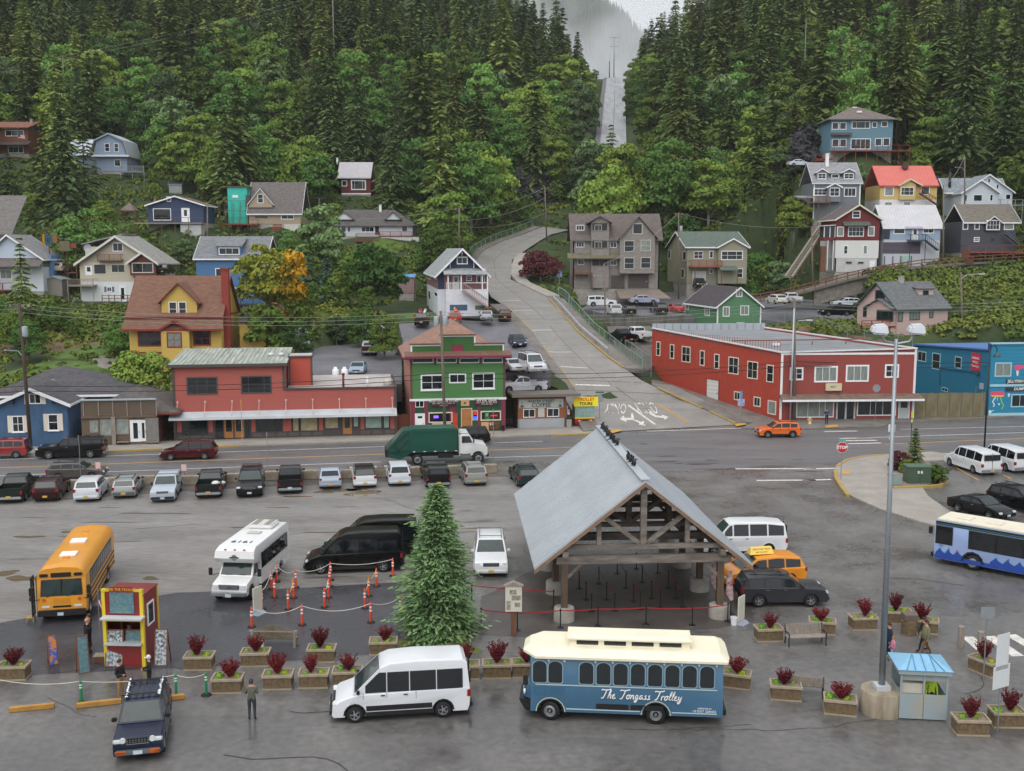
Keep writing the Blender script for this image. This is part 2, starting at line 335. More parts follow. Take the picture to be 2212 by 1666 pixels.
line('edge_line',(1945,927.8),(2400,917.4),.16,WPAINT);line('lane_line',(1850,946.5),(2400,928.8),.18,WPAINT)
line('centre_line',(1909.6,959.9),(2400,939.8),.22,YPAINT)
for a,b in(((395,1222,960,1278),0),):pass
line('crossing_bar',q('H4',300,1232),q('H4',1325,1192),.28,WPAINT);line('crossing_bar',q('H4',560,1276),q('H4',1540,1243),.28,WPAINT)
for a,b,c,d in((210,930,540,925),(370,1000,690,992),(395,1023,740,1018),(450,1052,785,1045),(0,1308,360,1298),(0,1420,278,1410)):line('crossing_bar',q('H5',a,b),q('H5',c,d),.42,WPAINT)
line('crossing_bar',q('I8',-760,402),q('I8',0,400),.4,WPAINT);line('crossing_bar',q('I8',-560,512),q('I8',0,508),.4,WPAINT)
for(a,b,c,d)in((1750,385,1880,500),(1925,380,2165,545),(2100,368,2330,500)):line('crosswalk_bar',q('I7',a,b),q('I7',c,d),.62,WPAINT)
for a,b,c,d in((1275,357,1545,510),(1780,458,1855,500)):line('bay_line',q('I8',a,b),q('I8',c,d),.13,YPAINT)
tag(strip('hill_street',road_L,road_R,ROADC,.02),None,None,None,'structure');tag(strip('far_hill_street',far_L,far_R,M('street_far','84868a',rough=.6,scale=.3,col2='a3a5a8',var=.1,stretch=(2,.15,1),fine=.2),.1),None,None,None,'structure')
tag(strip('far_footway',far_L,[a.lerp(c,.17)for a,c in zip(far_L,far_R)],M('footway_far','5f5f62',rough=.7,var=.2),.16),None,None,None,'structure');tag(strip('far_joint',[a.lerp(c,.56)for a,c in zip(far_L,far_R)],[a.lerp(c,.58)for a,c in zip(far_L,far_R)],M('footway_far'),.16),None,None,None,'structure')
from mathutils.bvhtree import BVHTree
_bv=BVHTree.FromPolygons([v for a,c in zip(road_L,road_R)for v in(a,c)],[f for i in rg(len(road_L)-1)for f in((2*i,2*i+1,2*i+3),(2*i,2*i+3,2*i+2))])
def lay(o,dz=.02):
 M4=o.matrix_world.copy();o.matrix_world=Matrix.Identity(4)
 for v in o.data.vertices:
  p=M4@v.co;h=_bv.ray_cast(V3((p.x,p.y,60)),V3((0,0,-1)))[0];v.co=(p.x,p.y,(h.z+.02 if h else p.z)+dz)
 return o
JOINT=M('joint_tar','56514c',rough=.7,var=.2)
def oR(i,t,s_=0.0):
 i0=int(i);f=i-i0;i1=min(i0+1,len(road_L)-1)
 l=road_L[i0].lerp(road_L[i1],f);r_=road_R[i0].lerp(road_R[i1],f);p=l.lerp(r_,t);p.z+=.03;return p
def rstripe(name,pts,w,m,dz=0.005):
 o=sT(name,[(p.x,p.y,p.z+dz)for p in pts],w,0.0,m);return lay(tag(o,None,None,None,'structure'),dz)
for i in np.arange(1.2,12.5,.55):rstripe('joint',[oR(i,t)for t in np.linspace(.02,.98,9)],.07,JOINT)
rstripe('joint',[oR(i,.5)for i in np.arange(1,12.6,.25)],.08,JOINT)
for i in(2.6,3.5,4.2,5.1,6.0,6.7):rstripe('lane_mark',[oR(i,t)for t in np.linspace(.05,.45,6)],.18,WPAINT,.01)
for nm,a,c,w_,m_ in(('lane_mark',(375,1020),(640,1212),.3,WPAINT),('centre_line',(645,1010),(955,1195),.13,YPAINT),('centre_line',(672,1008),(975,1192),.13,YPAINT)):rstripe(nm,[_bv.ray_cast(CAM,ray(*q('H4',a[0]+(c[0]-a[0])*t,a[1]+(c[1]-a[1])*t)))[0]for t in np.linspace(0,1,8)],w_,m_,.02)
def kB(name,pts,w,h,m,gap=None):
 b=MB()
 for a,c in zip(pts[:-1],pts[1:]):b.beam((a[0],a[1],a[2]+h/2),(c[0],c[1],c[2]+h/2),w,h)
 return tag(b.build(name,m),None,None,None,'structure')
def sidewalk(name,L,Rr,m,h=.14):
 n=len(L);b=MB();vs=[(p.x,p.y,p.z+h)for p in L]+[(p.x,p.y,p.z+h)for p in Rr]+[(p.x,p.y,p.z-.4)for p in L]+[(p.x,p.y,p.z-.4)for p in Rr]
 fs=[]
 for i in rg(n-1):
  fs+=[(i,i+1,n+i+1,n+i),(2*n+i,2*n+i+1,i+1,i),(n+i,n+i+1,3*n+i+1,3*n+i)]
 fs+=[(0,n,3*n,2*n),(n-1,3*n-1,4*n-1,2*n-1)]
 b.add(vs,fs);return tag(b.build(name,m),None,None,None,'structure')
SW=[((-300,1004),(-300,985)),((0,990),(0,970)),((239,977),(239,959)),((515,965),(515,951)),((860,953.5),(860,940)),((1037,947.5),(1037,931)),((1293,937),(1293,921))]
sidewalk('pavement',[G(*a)for a,b in SW],[G(*b)for a,b in SW],WALK)
SW2=[((1600,928),(1640,908)),((1735,929),(1735,908)),((1903,924),(1903,905)),((1929,915.5),(1929,903.5)),((2212,902),(2212,893)),((2500,890),(2500,882))]
sidewalk('pavement',[G(*a)for a,b in SW2],[G(*b)for a,b in SW2],WALKD)
for a,b in(((239,977.3),(349,972)),((470,967),(515,965.2)),((1190,942.4),(1293,937.6))):kB('yellow_kerb',[G(*a),G(*b)],.35,.16,YCURB)
def aL(idx,side,off,dz=0):
 out=[]
 for i in idx:
  l,r_=oR(i,0),oR(i,1);d=(r_-l).normalized();p=(r_ if side>0 else l).copy();p+=d*off*side;p.z+=dz;out.append(p)
 return out
I_a=[.05,.4,.8,1.2,1.6,2.0,2.4,2.75];sidewalk('pavement',aL(I_a,1,0),aL(I_a,1,2.4),WALKD)
I_b=[3.45,3.8,4.2,4.7,5.2,5.7,6.3,6.8];sidewalk('pavement',aL(I_b,1,0),aL(I_b,1,2.3),WALKD)
for I_ in([.05,.5,.95],[1.25,1.8,2.6],[3.5,4,4.5,5,5.5,6.2,6.8]):kB('yellow_kerb',aL(I_,1,-.06),.2,.17,YCURB)
I_c=[.05,.4,.9,1.5,2.2,3,3.6,4.2,5,5.7,6.4];sidewalk('pavement',aL(I_c,-1,0),aL(I_c,-1,2.0),WALKD)
for I_ in([2.4,3,3.4],[3.8,4.3],[5,5.6,6.2]):kB('yellow_kerb',aL(I_,-1,-.05),.16,.16,YCURB)
I_d=[7.6,8.2,9,9.6,10.2,11,12,12.9];sidewalk('pavement',aL(I_d,-1,0),aL(I_d,-1,1.6),WALKD)
I_e=[7.0,7.4,7.8,8.2,8.7,9.2,9.7];sidewalk('pavement',aL(I_e,1,0),aL(I_e,1,2.2),WALK)
def on_px(x,y):return _bv.ray_cast(CAM,ray(*q('H4',x,y)))[0]
def mark(o,x,y,sg=1):
 c=on_px(x,y);d=on_px(x+50,y)-on_px(x-50,y);d.z=0;d.normalize();f=V3((-d.y,d.x,0));o.matrix_world=Matrix(((sg*d.x,sg*f.x,0,c.x),(sg*d.y,sg*f.y,0,c.y),(0,0,1,c.z),(0,0,0,1)));lay(tag(o,None,None,None,'structure'))
for x,y in((255,1046),(545,1036)):mark(ob('road_lettering',tx('ONLY',6.2,WPAINT,'road_lettering',0,sx=.15,bold=.03)),x,y,-1)
def arrow(x,y,polys):
 b=MB();[b.add([(u*.66,v*1.9,0)for u,v in p],[tuple(rg(len(p)))])for p in polys];mark(b.build('lane_arrow',WPAINT),x,y)
arrow(395,1150,[[(-1.9,-.2),(-.9,.55),(-.9,.05),(.6,.05),(.6,-.4),(-.9,-.4),(-.9,-.85)],[(.2,.05),(.7,1.1),(1.0,1.1),(.7,.05)],[(.3,-.4),(.9,-.4),(1.5,-.8),(2.0,-.5),(1.9,-1.5),(.8,-1.35),(1.1,-1.05)]])
arrow(665,1122,[[(-1.3,.7),(-.7,.7),(-.3,0),(.7,-.2),(.7,.2),(1.7,-.35),(.7,-.95),(.7,-.6),(-.6,-.4),(-1.2,.2)]])
ISL=[(1803,1015),(1812,1003),(1850,990),(1905,984),(1960,983),(2010,978),(2055,984),(2063,996),(1985,999),(1985,1010),(1980,1022),(1985,1045),(2005,1075),(2055,1110),(2120,1160),(2060,1150),(1980,1128),(1900,1102),(1862,1085),(1830,1070),(1810,1045)]
ISLW=[G(*p)for p in ISL]
sidewalk_b=MB();k_=len(ISLW);sidewalk_b.add([(p.x,p.y,.13)for p in ISLW]+[(p.x,p.y,-.1)for p in ISLW],[tuple(rg(k_))]+[(i,(i+1)%k_,k_+(i+1)%k_,k_+i)for i in rg(k_)])
tag(sidewalk_b.build('traffic_island',WALK),None,None,None,'structure')
def kp(pts):return[G(*p)for p in pts]
kB('yellow_kerb',kp([(1832,1074),(1818,1056),(1806,1036),(1804,1020)]),.3,.22,YCURB)
kB('yellow_kerb',kp([(1808,1010),(1830,996),(1870,988),(1908,985)]),.3,.18,YCURB);kB('yellow_kerb',kp([(1925,984),(1960,981),(1995,977)]),.25,.18,YCURB)
BED=[(1925,1050),(1916,1030),(1925,1008),(1960,998),(2005,1000),(2030,1030),(2030,1045),(1985,1056),(1932,1056)]
sh_('planting_bed',[G(*p)for p in BED],.16,M('bed_gravel','6b625a',rough=.9,scale=6,col2='8d847b',var=.3,bump=.4))
kB('yellow_kerb',kp([(1930,1058),(1965,1057),(2005,1055),(2032,1052),(2042,1045),(2034,1036)]),.28,.24,YCURB)
sh_('tactile_plate',kp([(1818,1028),(1836,1028),(1834,1020),(1820,1021)]),.15,YPAINT);sh_('tactile_plate',kp([(1785,927),(1812,924.5),(1808,920),(1782,922.5)]),.15,YPAINT)
sh_('tactile_plate',kp([(1310,933),(1330,928),(1345,933),(1322,939)]),.15,YPAINT);sh_('tactile_plate',kp([(1585,917),(1606,913),(1612,920),(1590,924)]),.15,YPAINT)
def lot(name,pts,m,dz=.06):
 b=MB();vs=[A(*p)for p in pts];b.add([(v.x,v.y,v.z+dz)for v in vs]+[(v.x,v.y,v.z-2.5)for v in vs],[tuple(rg(len(vs)))]+[(i,(i+1)%len(vs),len(vs)+(i+1)%len(vs),len(vs)+i)for i in rg(len(vs))])
 return tag(b.build(name,m),None,None,None,'structure')
def HP(px,py,z):return G(px,py,z)
ASPH_U=M('asphalt_upper','57565a',rough=.45,scale=.25,col2='74737a',var=.2,fine=.3,contrast=.25)
def flat_lot(name,pts,zs,m=ASPH_U):
 b=MB();vs=[G(p[0],p[1],z)for p,z in zip(pts,zs)];k=len(vs)
 c=sum(vs,V3())/k;vs2=vs+[c];LOTS.append(vs)
 b.add([(v.x,v.y,v.z)for v in vs2]+[(v.x,v.y,v.z-2)for v in vs],[(i,(i+1)%k,k)for i in rg(k)]+[(i,k+1+i,k+1+(i+1)%k,(i+1)%k)for i in rg(k)])
 return tag(b.build(name,m),None,None,None,'structure')
LOT1=[(862,700),(1060,686),(1100,690),(1140,735),(1172,775),(1190,800),(1080,805),(880,800)]
flat_lot('upper_parking_lot',LOT1,[9.4,9.6,9.4,8.0,6.6,5.7,5.4,5.4])
LOT2=[(640,762),(700,748),(840,738),(868,770),(868,830),(700,835),(670,800)]
flat_lot('upper_parking_lot',LOT2,[6.0,6.2,6.4,5.6,4.2,4.2,5.2])
LOT3=[(1255,668),(1300,640),(1500,628),(1690,612),(1700,640),(1830,660),(1850,690),(1760,705),(1640,690),(1480,682),(1330,682)]
flat_lot('upper_parking_lot',LOT3,[9.8,11.2,11.8,12.4,10.8,9.6,8.2,7.6,8.6,9.2,9.4])
LOT4=[(1310,705),(1405,704),(1420,780),(1400,800),(1340,780)]
flat_lot('lower_yard',LOT4,[8.2,8.2,4.6,3.8,5.0],DARKG)
#building kit
UNIT={}
def unit_board(m):
 k=('board',m.name)
 if k not in UNIT:
  b=MB();b.hexa([(0,-.035,0),(1,-.035,0),(1,0,0),(0,0,0),(0,-.008,1),(1,-.008,1),(1,0,1),(0,0,1)]);UNIT[k]=b.mesh('board',m)
 return UNIT[k]
def ub(m,name='box'):
 k=(name,m.name)
 if k not in UNIT:b=MB();b.bb(0,1,0,1,0,1);UNIT[k]=b.mesh(name,m)
 return UNIT[k]
def clip_x(poly,z):
 xs=[]
 for(x0,z0),(x1,z1)in zip(poly,poly[1:]+poly[:1]):
  if(z0-z)*(z1-z)<=0 and z0!=z1:xs.append(x0+(x1-x0)*(z-z0)/(z1-z0))
 return(min(xs),max(xs))if len(xs)>=2 else None
class Bld:
 def __init__(s,name,label,cat,P0,yaw=0.0,w=10.0,d=8.0,group=None,zone=True):
  s.root=tH(name,label,cat,P0,yaw,group);s.P0=V3(P0);s.yaw=yaw;s.w=w;s.d=d;s.faces={}
  s.T=MT(s.P0)@MR_(yaw,4,'Z');s.Ti=s.T.inverted()
  s.lface('F',(0,0,0),(1,0,0));s.lface('R',(w,0,0),(0,1,0));s.lface('L',(0,d,0),(0,-1,0))
  if zone:
   c=s.T@V3((w/2,d/2,0));ZONES.append((c.x,c.y,max(w,d)/2+1.0,s.P0.z-.15));TREE_OFF.append((c.x,c.y,max(w,d)/2+2.5))
 def lface(s,n,o,x):
  x=V3(x).normalized();z=V3((0,0,1));y=z.cross(x)
  s.faces[n]=Matrix(((x.x,y.x,0,o[0]),(x.y,y.y,0,o[1]),(0,0,1,o[2]),(0,0,0,1)))
 def wface(s,n,p,q_):
  a,b=s.Ti@V3(p),s.Ti@V3(q_);s.lface(n,a,(b.x-a.x,b.y-a.y,0));return math.hypot(b.x-a.x,b.y-a.y)
 def pix(s,f,fr,x,y):
  d=ray(*q(fr,x,y));Mi=(s.T@s.faces[f]).inverted();o=Mi@CAM;v=Mi.to_3x3()@d
  t=-o.y/v.y;p=o+v*t;return p.x,p.z
 def rect(s,f,fr,x0,y0,x1,y1):
  xm,ym=(x0+x1)/2,(y0+y1)/2
  return s.pix(f,fr,x0,ym)[0],s.pix(f,fr,x1,ym)[0],s.pix(f,fr,xm,y1)[1],s.pix(f,fr,xm,y0)[1]
 def part(s,f,name,mb,m,par=None,at=(0,0,0),smooth=False,bevel=0):
  me=mb if isinstance(mb,bpy.types.Mesh)else mb.mesh(name,m,smooth,bevel)
  return ob(name,me,s.root,s.faces[f]@MT(at))if par is None else ob(name,me,par,MT(at))
 def wall(s,f,poly,m,step=0,thick=.2,name='wall',bm=None,vertical=False):
  b=MB();b.prism(poly,'y',0,thick);w=s.part(f,name,b,m)
  if step and vertical:
   x0,x1=min(p[0]for p in poly),max(p[0]for p in poly);z0,z1=min(p[1]for p in poly),max(p[1]for p in poly);x=x0
   me=ub(bm or m,'batten')
   while x<x1-.05:
    o=ob('batten',me,w,MT((x,-.03,z0+.01))@MD((.05,.03,z1-z0-.02,1)));x+=step
  elif step:
   me=unit_board(bm or m);z1=max(p[1]for p in poly);z=min(p[1]for p in poly)
   while z<z1-.04:
    h=min(step,z1-z);a,c=clip_x(poly,z+.001),clip_x(poly,z+h*.97)
    if a and c:
     l,r_=max(a[0],c[0]),min(a[1],c[1])
     if r_-l>.1:ob('board',me,w,MT((l,0,z))@MD((r_-l,1,h,1)))
    z+=step
  return w
 def box(s,f,name,x0,x1,y0,y1,z0,z1,m,par=None,bevel=0):
  b=MB();b.bb(0,x1-x0,0,y1-y0,0,z1-z0);return s.part(f,name,b,m,par,(x0,y0,z0),bevel=bevel)
 def win(s,f,fr,x0,y0,x1,y1,nx=1,ny=1,trim=Wh,pane=Gl,tw=.09,sill=False,name='window',mt=.05,shut=None,split=None):
  a,b_,c,d=s.rect(f,fr,x0,y0,x1,y1)if fr else(x0,x1,y0,y1)
  w,h=b_-a,d-c;tw=min(tw,w*.18,h*.18);b=MB()
  b.bb(0,w,-.07,.02,0,tw);b.bb(0,w,-.07,.02,h-tw,h);b.bb(0,tw,-.069,.02,tw,h-tw);b.bb(w-tw,w,-.069,.02,tw,h-tw)
  iw,ih=w-2*tw,h-2*tw;xs=split if split else[i/nx for i in rg(nx+1)];zs=[i/ny for i in rg(ny+1)]
  for t in xs[1:-1]:b.bb(tw+iw*t-mt/2,tw+iw*t+mt/2,-.06,.01,tw,h-tw)
  for t in zs[1:-1]:b.bb(tw,w-tw,-.058,.01,tw+ih*t-mt/2,tw+ih*t+mt/2)
  o=s.part(f,name,b,trim,None,(a,0,c))
  pm=ub(pane,'pane')
  for i in rg(len(xs)-1):
   for j in rg(ny):
    ob('pane',pm,o,MT((tw+iw*xs[i],-.042,tw+ih*zs[j]))@MD((iw*(xs[i+1]-xs[i]),.02,ih/ny,1)))
  if sill:ob('sill',ub(trim,'sill'),o,MT((-.06,-.14,-.07))@MD((w+.12,.14,.069,1)))
  if shut:
   for sx in(-.42,w+.02):ob('shutter',ub(shut,'shutter'),o,MT((sx,-.06,-.02))@MD((.4,.05,h+.04,1)))
  return o
 def door(s,f,fr,x0,y0,x1,y1,col=Wh,trim=Wh,pane=None,pz=(.5,.9),pxr=(.22,.78),name='door'):
  a,b_,c,d=s.rect(f,fr,x0,y0,x1,y1)if fr else(x0,x1,y0,y1)
  w,h=b_-a,d-c;b=MB();t=.09;b.bb(-t,0,-.08,.02,0,h+t);b.bb(w,w+t,-.08,.02,0,h+t);b.bb(0,w,-.079,.02,h,h+t)
  fr_=MB();fr_.bb(0,w,-.05,.01,0,h);o=s.part(f,name,fr_,col,None,(a,0,c))
  ob('frame',b.mesh('frame',trim),o)
  if pane:ob('pane',ub(pane,'pane'),o,MT((w*pxr[0],-.062,h*pz[0]))@MD((w*(pxr[1]-pxr[0]),.02,h*(pz[1]-pz[0]),1)))
  hb=MB();hb.bb(w*.88,w*.94,-.1,-.05,h*.44,h*.5);ob('handle',hb.mesh('handle',Cm),o)
  return o
 def gable(s,ax,x0,x1,y0,y1,ze,zr,m,fascia=Wh,ov=.45,ovg=.45,th=.16,rc=None,ribs=None,name='roof',fh=.24,par=None,zr2=None):
  if ax=='y':a0,a1,b0,b1=x0,x1,y0,y1
  else :a0,a1,b0,b1=y0,y1,x0,x1
  rc=(a0+a1)/2 if rc is None else rc
  s0=(zr-ze)/(rc-a0);s1=(zr-ze)/(a1-rc)
  P1=[(a0-ov,ze-s0*ov),(rc,zr),(a1+ov,ze-s1*ov)]
  poly=[(u,v+th)for u,v in P1]+[(u,v)for u,v in P1[::-1]]
  pax='y' if ax=='y' else 'x';b=MB();b.prism(poly,pax,b0-ovg,b1+ovg)
  r=ob(name,b.mesh(name,m),par if par else s.root)
  fb=MB();fp=[(u,v+th+.02)for u,v in P1]+[(u,v+th-fh)for u,v in P1[::-1]]
  fb.prism(fp,pax,b0-ovg-.05,b0-ovg+.001);fb.prism(fp,pax,b1+ovg-.001,b1+ovg+.05)
  if ax=='x':fb.bb(b0-ovg,b1+ovg,a0-ov-.05,a0-ov+.001,P1[0][1]-.06,P1[0][1]+th+.01)
  else :
   for u,v,sg in((P1[0][0],P1[0][1],-1),(P1[2][0],P1[2][1],1)):fb.bb(min(u,u+.05*sg),max(u,u+.05*sg),b0-ovg,b1+ovg,v-.06,v+th+.01)
  ob('fascia',fb.mesh('fascia',fascia),r)
  if ribs:s.ribs(r,ax,P1,th,b0-ovg,b1+ovg,ribs,m)
  return r
 def ribs(s,r,ax,P1,th,b0,b1,step,m):
  n=int((b1-b0)/step)
  for(u0,v0),(u1,v1)in((P1[0],P1[1]),(P1[2],P1[1])):
   L=math.hypot(u1-u0,v1-v0);bmx=MB();d=((u1-u0)/L,(v1-v0)/L)
   pr=[(u0,v0+th),(u1,v1+th),(u1,v1+th+.05),(u0,v0+th+.05)];bmx.prism(pr,'y' if ax=='y' else 'x',0,.05);me=bmx.mesh('seam',m)
   for i in rg(n+1):
    o=ob('seam',me,r);o.location=(0,b0+i*step,0)if ax=='y' else(b0+i*step,0,0)
 def hip(s,x0,x1,y0,y1,ze,zr,r0,r1,m,fascia=Wh,ov=.5,th=.16,name='roof',ry=None,ax='x'):
  X0,X1,Y0,Y1=x0-ov,x1+ov,y0-ov,y1+ov;ym=(y0+y1)/2 if ry is None else ry;b=MB()
  rp=[(r0,ym,zr),(r1,ym,zr)]if ax=='x' else[(ym,r0,zr),(ym,r1,zr)]
  v=[(X0,Y0,ze),(X1,Y0,ze),(X1,Y1,ze),(X0,Y1,ze)]+rp
  ft=[(0,1,5,4),(2,3,4,5),(3,0,4),(1,2,5)]if ax=='x' else[(0,1,4),(1,2,5,4),(2,3,5),(3,0,4,5)]
  b.add([(p[0],p[1],p[2]+th)for p in v],ft);b.add([v[0],v[1],v[2],v[3]]+[(p[0],p[1],p[2]+th)for p in v[:4]],[(0,1,2,3),(0,1,5,4),(1,2,6,5),(2,3,7,6),(3,0,4,7)])
  r=ob(name,b.mesh(name,m),s.root)
  fb=MB();fb.bb(X0-.04,X1+.04,Y0-.04,Y0-.001,ze-.06,ze+th);fb.bb(X0-.04,X0-.001,Y0,Y1,ze-.06,ze+th);fb.bb(X1+.001,X1+.04,Y0,Y1,ze-.06,ze+th);ob('fascia',fb.mesh('fascia',fascia),r)
  return r
 def slab(s,name,pts,th,m,par=None):
  b=MB();k=len(pts);b.add([(p[0],p[1],p[2])for p in pts]+[(p[0],p[1],p[2]+th)for p in pts],[tuple(rg(k))[::-1],tuple(rg(k,2*k))]+[(i,(i+1)%k,k+(i+1)%k,k+i)for i in rg(k)])
  return ob(name,b.mesh(name,m),par or s.root)
 def lbox(s,name,x0,x1,y0,y1,z0,z1,m,par=None,bevel=0):
  b=MB();b.bb(x0,x1,y0,y1,z0,z1);return ob(name,b.mesh(name,m,bevel=bevel),par or s.root)
 def body(s,h,m,step=.3,z0=0.0,sides='FLR',gable=None,back=True,bm=None,hL=None):
  """four walls to height h; gable=(axis, ridge height)"""
  w,d=s.w,s.d
  for f,L in(('F',w),('R',d),('L',d)):
   if f not in sides:continue
   poly=[(0,z0),(L,z0),(L,h)]
   if gable and((gable[0]=='y')==(f=='F')):poly+=[(gable[2]if len(gable)>2 else L/2,gable[1])]
   poly+=[(0,h)]
   s.wall(f,poly,m,step,bm=bm,thick=.2 if f=='F' else .19)
  if back:
   poly=[(.2,z0),(w-.2,z0),(w-.2,h)]+([(w/2,gable[1])]if gable and gable[0]=='y' else[])+[(.2,h)]
   b=MB();b.prism(poly,'y',d-.2,d-.01);ob('wall',b.mesh('wall',m),s.root)
 def deck(s,name,x0,x1,y0,y1,z,m=Wr,rail=1.0,post=-1.0,step=1.6,bal=.0,rm=None):
  o=s.lbox(name,x0,x1,y0,y1,z-.18,z,m);rm=rm or m
  b=MB();b.bb(x0,x1,y0,y0+.06,z+rail-.08,z+rail);b.bb(x0,x1,y0+.005,y0+.055,z+.1,z+.16)
  for xx in(x0,x1-.06):b.bb(xx,xx+.06,y0+.06,y1,z+rail-.08,z+rail);b.bb(xx,xx+.06,y0+.06,y1,z+.1,z+.16)
  ob('rail',b.mesh('rail',rm),o)
  n=max(2,int((x1-x0)/step)+1)
  for i in rg(n):
   x=x0+(x1-x0-.1)*i/(n-1);s.lbox('post',x,x+.1,y0+.011,y0+.11,z+post,z+rail-.09,rm,o)
  if bal:
   me=ub(rm,'baluster');x=x0+.15
   while x<x1-.1:ob('baluster',me,o,MT((x,y0+.02,z+.16))@MD((.05,.03,rail-.25,1)));x+=bal
  return o
 def dormer(s,fr,x0,y0,x1,y1,yt,yloc,m,rm,depth=3.0,kind='gable',trim=Wh,ov=.25,step=.25):
  """wall face from sight lines: corners x0..x1, eave row y1(top of wall) .. bottom y0, apex row yt; face stands at local depth yloc"""
  n='d%d'%len(s.faces);s.lface(n,(0,yloc,0),(1,0,0));a=s.pix(n,fr,x0,y0);b_=s.pix(n,fr,x1,y0);e=s.pix(n,fr,(x0+x1)/2,y1)[1];t=s.pix(n,fr,(x0+x1)/2,yt)[1]
  zb=(a[1]+b_[1])/2;X0,X1=a[0],b_[0]
  poly=[(X0,zb),(X1,zb),(X1,e)]+([((X0+X1)/2,t)]if kind=='gable' else[])+[(X0,e)]
  s.wall(n,poly,m,step,name='dormer_wall',thick=depth)
  if kind=='gable':s.gable('y',X0,X1,yloc,yloc+depth,e,t,rm,trim,ov=ov,ovg=ov,th=.1,name='dormer_roof',fh=.16)
  else :s.slab('dormer_roof',[(X0-ov,yloc-ov,e),(X1+ov,yloc-ov,e),(X1+ov,yloc+depth,t),(X0-ov,yloc+depth,t)],.12,rm)
  return n
TREE_OFF=[]
def place(fr,xl,yl,xr,yaw,z=None,D=None):
 """corner point and width of a front wall: left and right sight columns at row yl"""
 P0=Gq(fr,xl,yl,z)if D is None else A(*q(fr,xl,yl),D)
 d=ray(*q(fr,xr,yl));n=V3((-Si(yaw),Co(yaw),0));t=(P0-CAM).dot(n)/d.dot(n);Q=CAM+d*t
 return P0,math.hypot(Q.x-P0.x,Q.y-P0.y)
def chimney(B,x,y,z0,z1,m,w=.5,par=None,cap=True):
 o=B.lbox('chimney',x-w/2,x+w/2,y-w/2,y+w/2,z0,z1,m,par)
 if cap:B.lbox('chimney_cap',x-w/2-.06,x+w/2+.06,y-w/2-.06,y+w/2+.06,z1,z1+.1,m,o)
 return o
def pipe(B,x,y,z0,z1,r=.12,m=Sg):
 b=MB();b.cyl((x,y,z0),(x,y,z1),r,r,8);b.cyl((x,y,z1),(x,y,z1+.15),r*1.5,r*1.3,8);return ob('vent_pipe',b.mesh('vent_pipe',m,True),B.root)
YS=R(8.4)
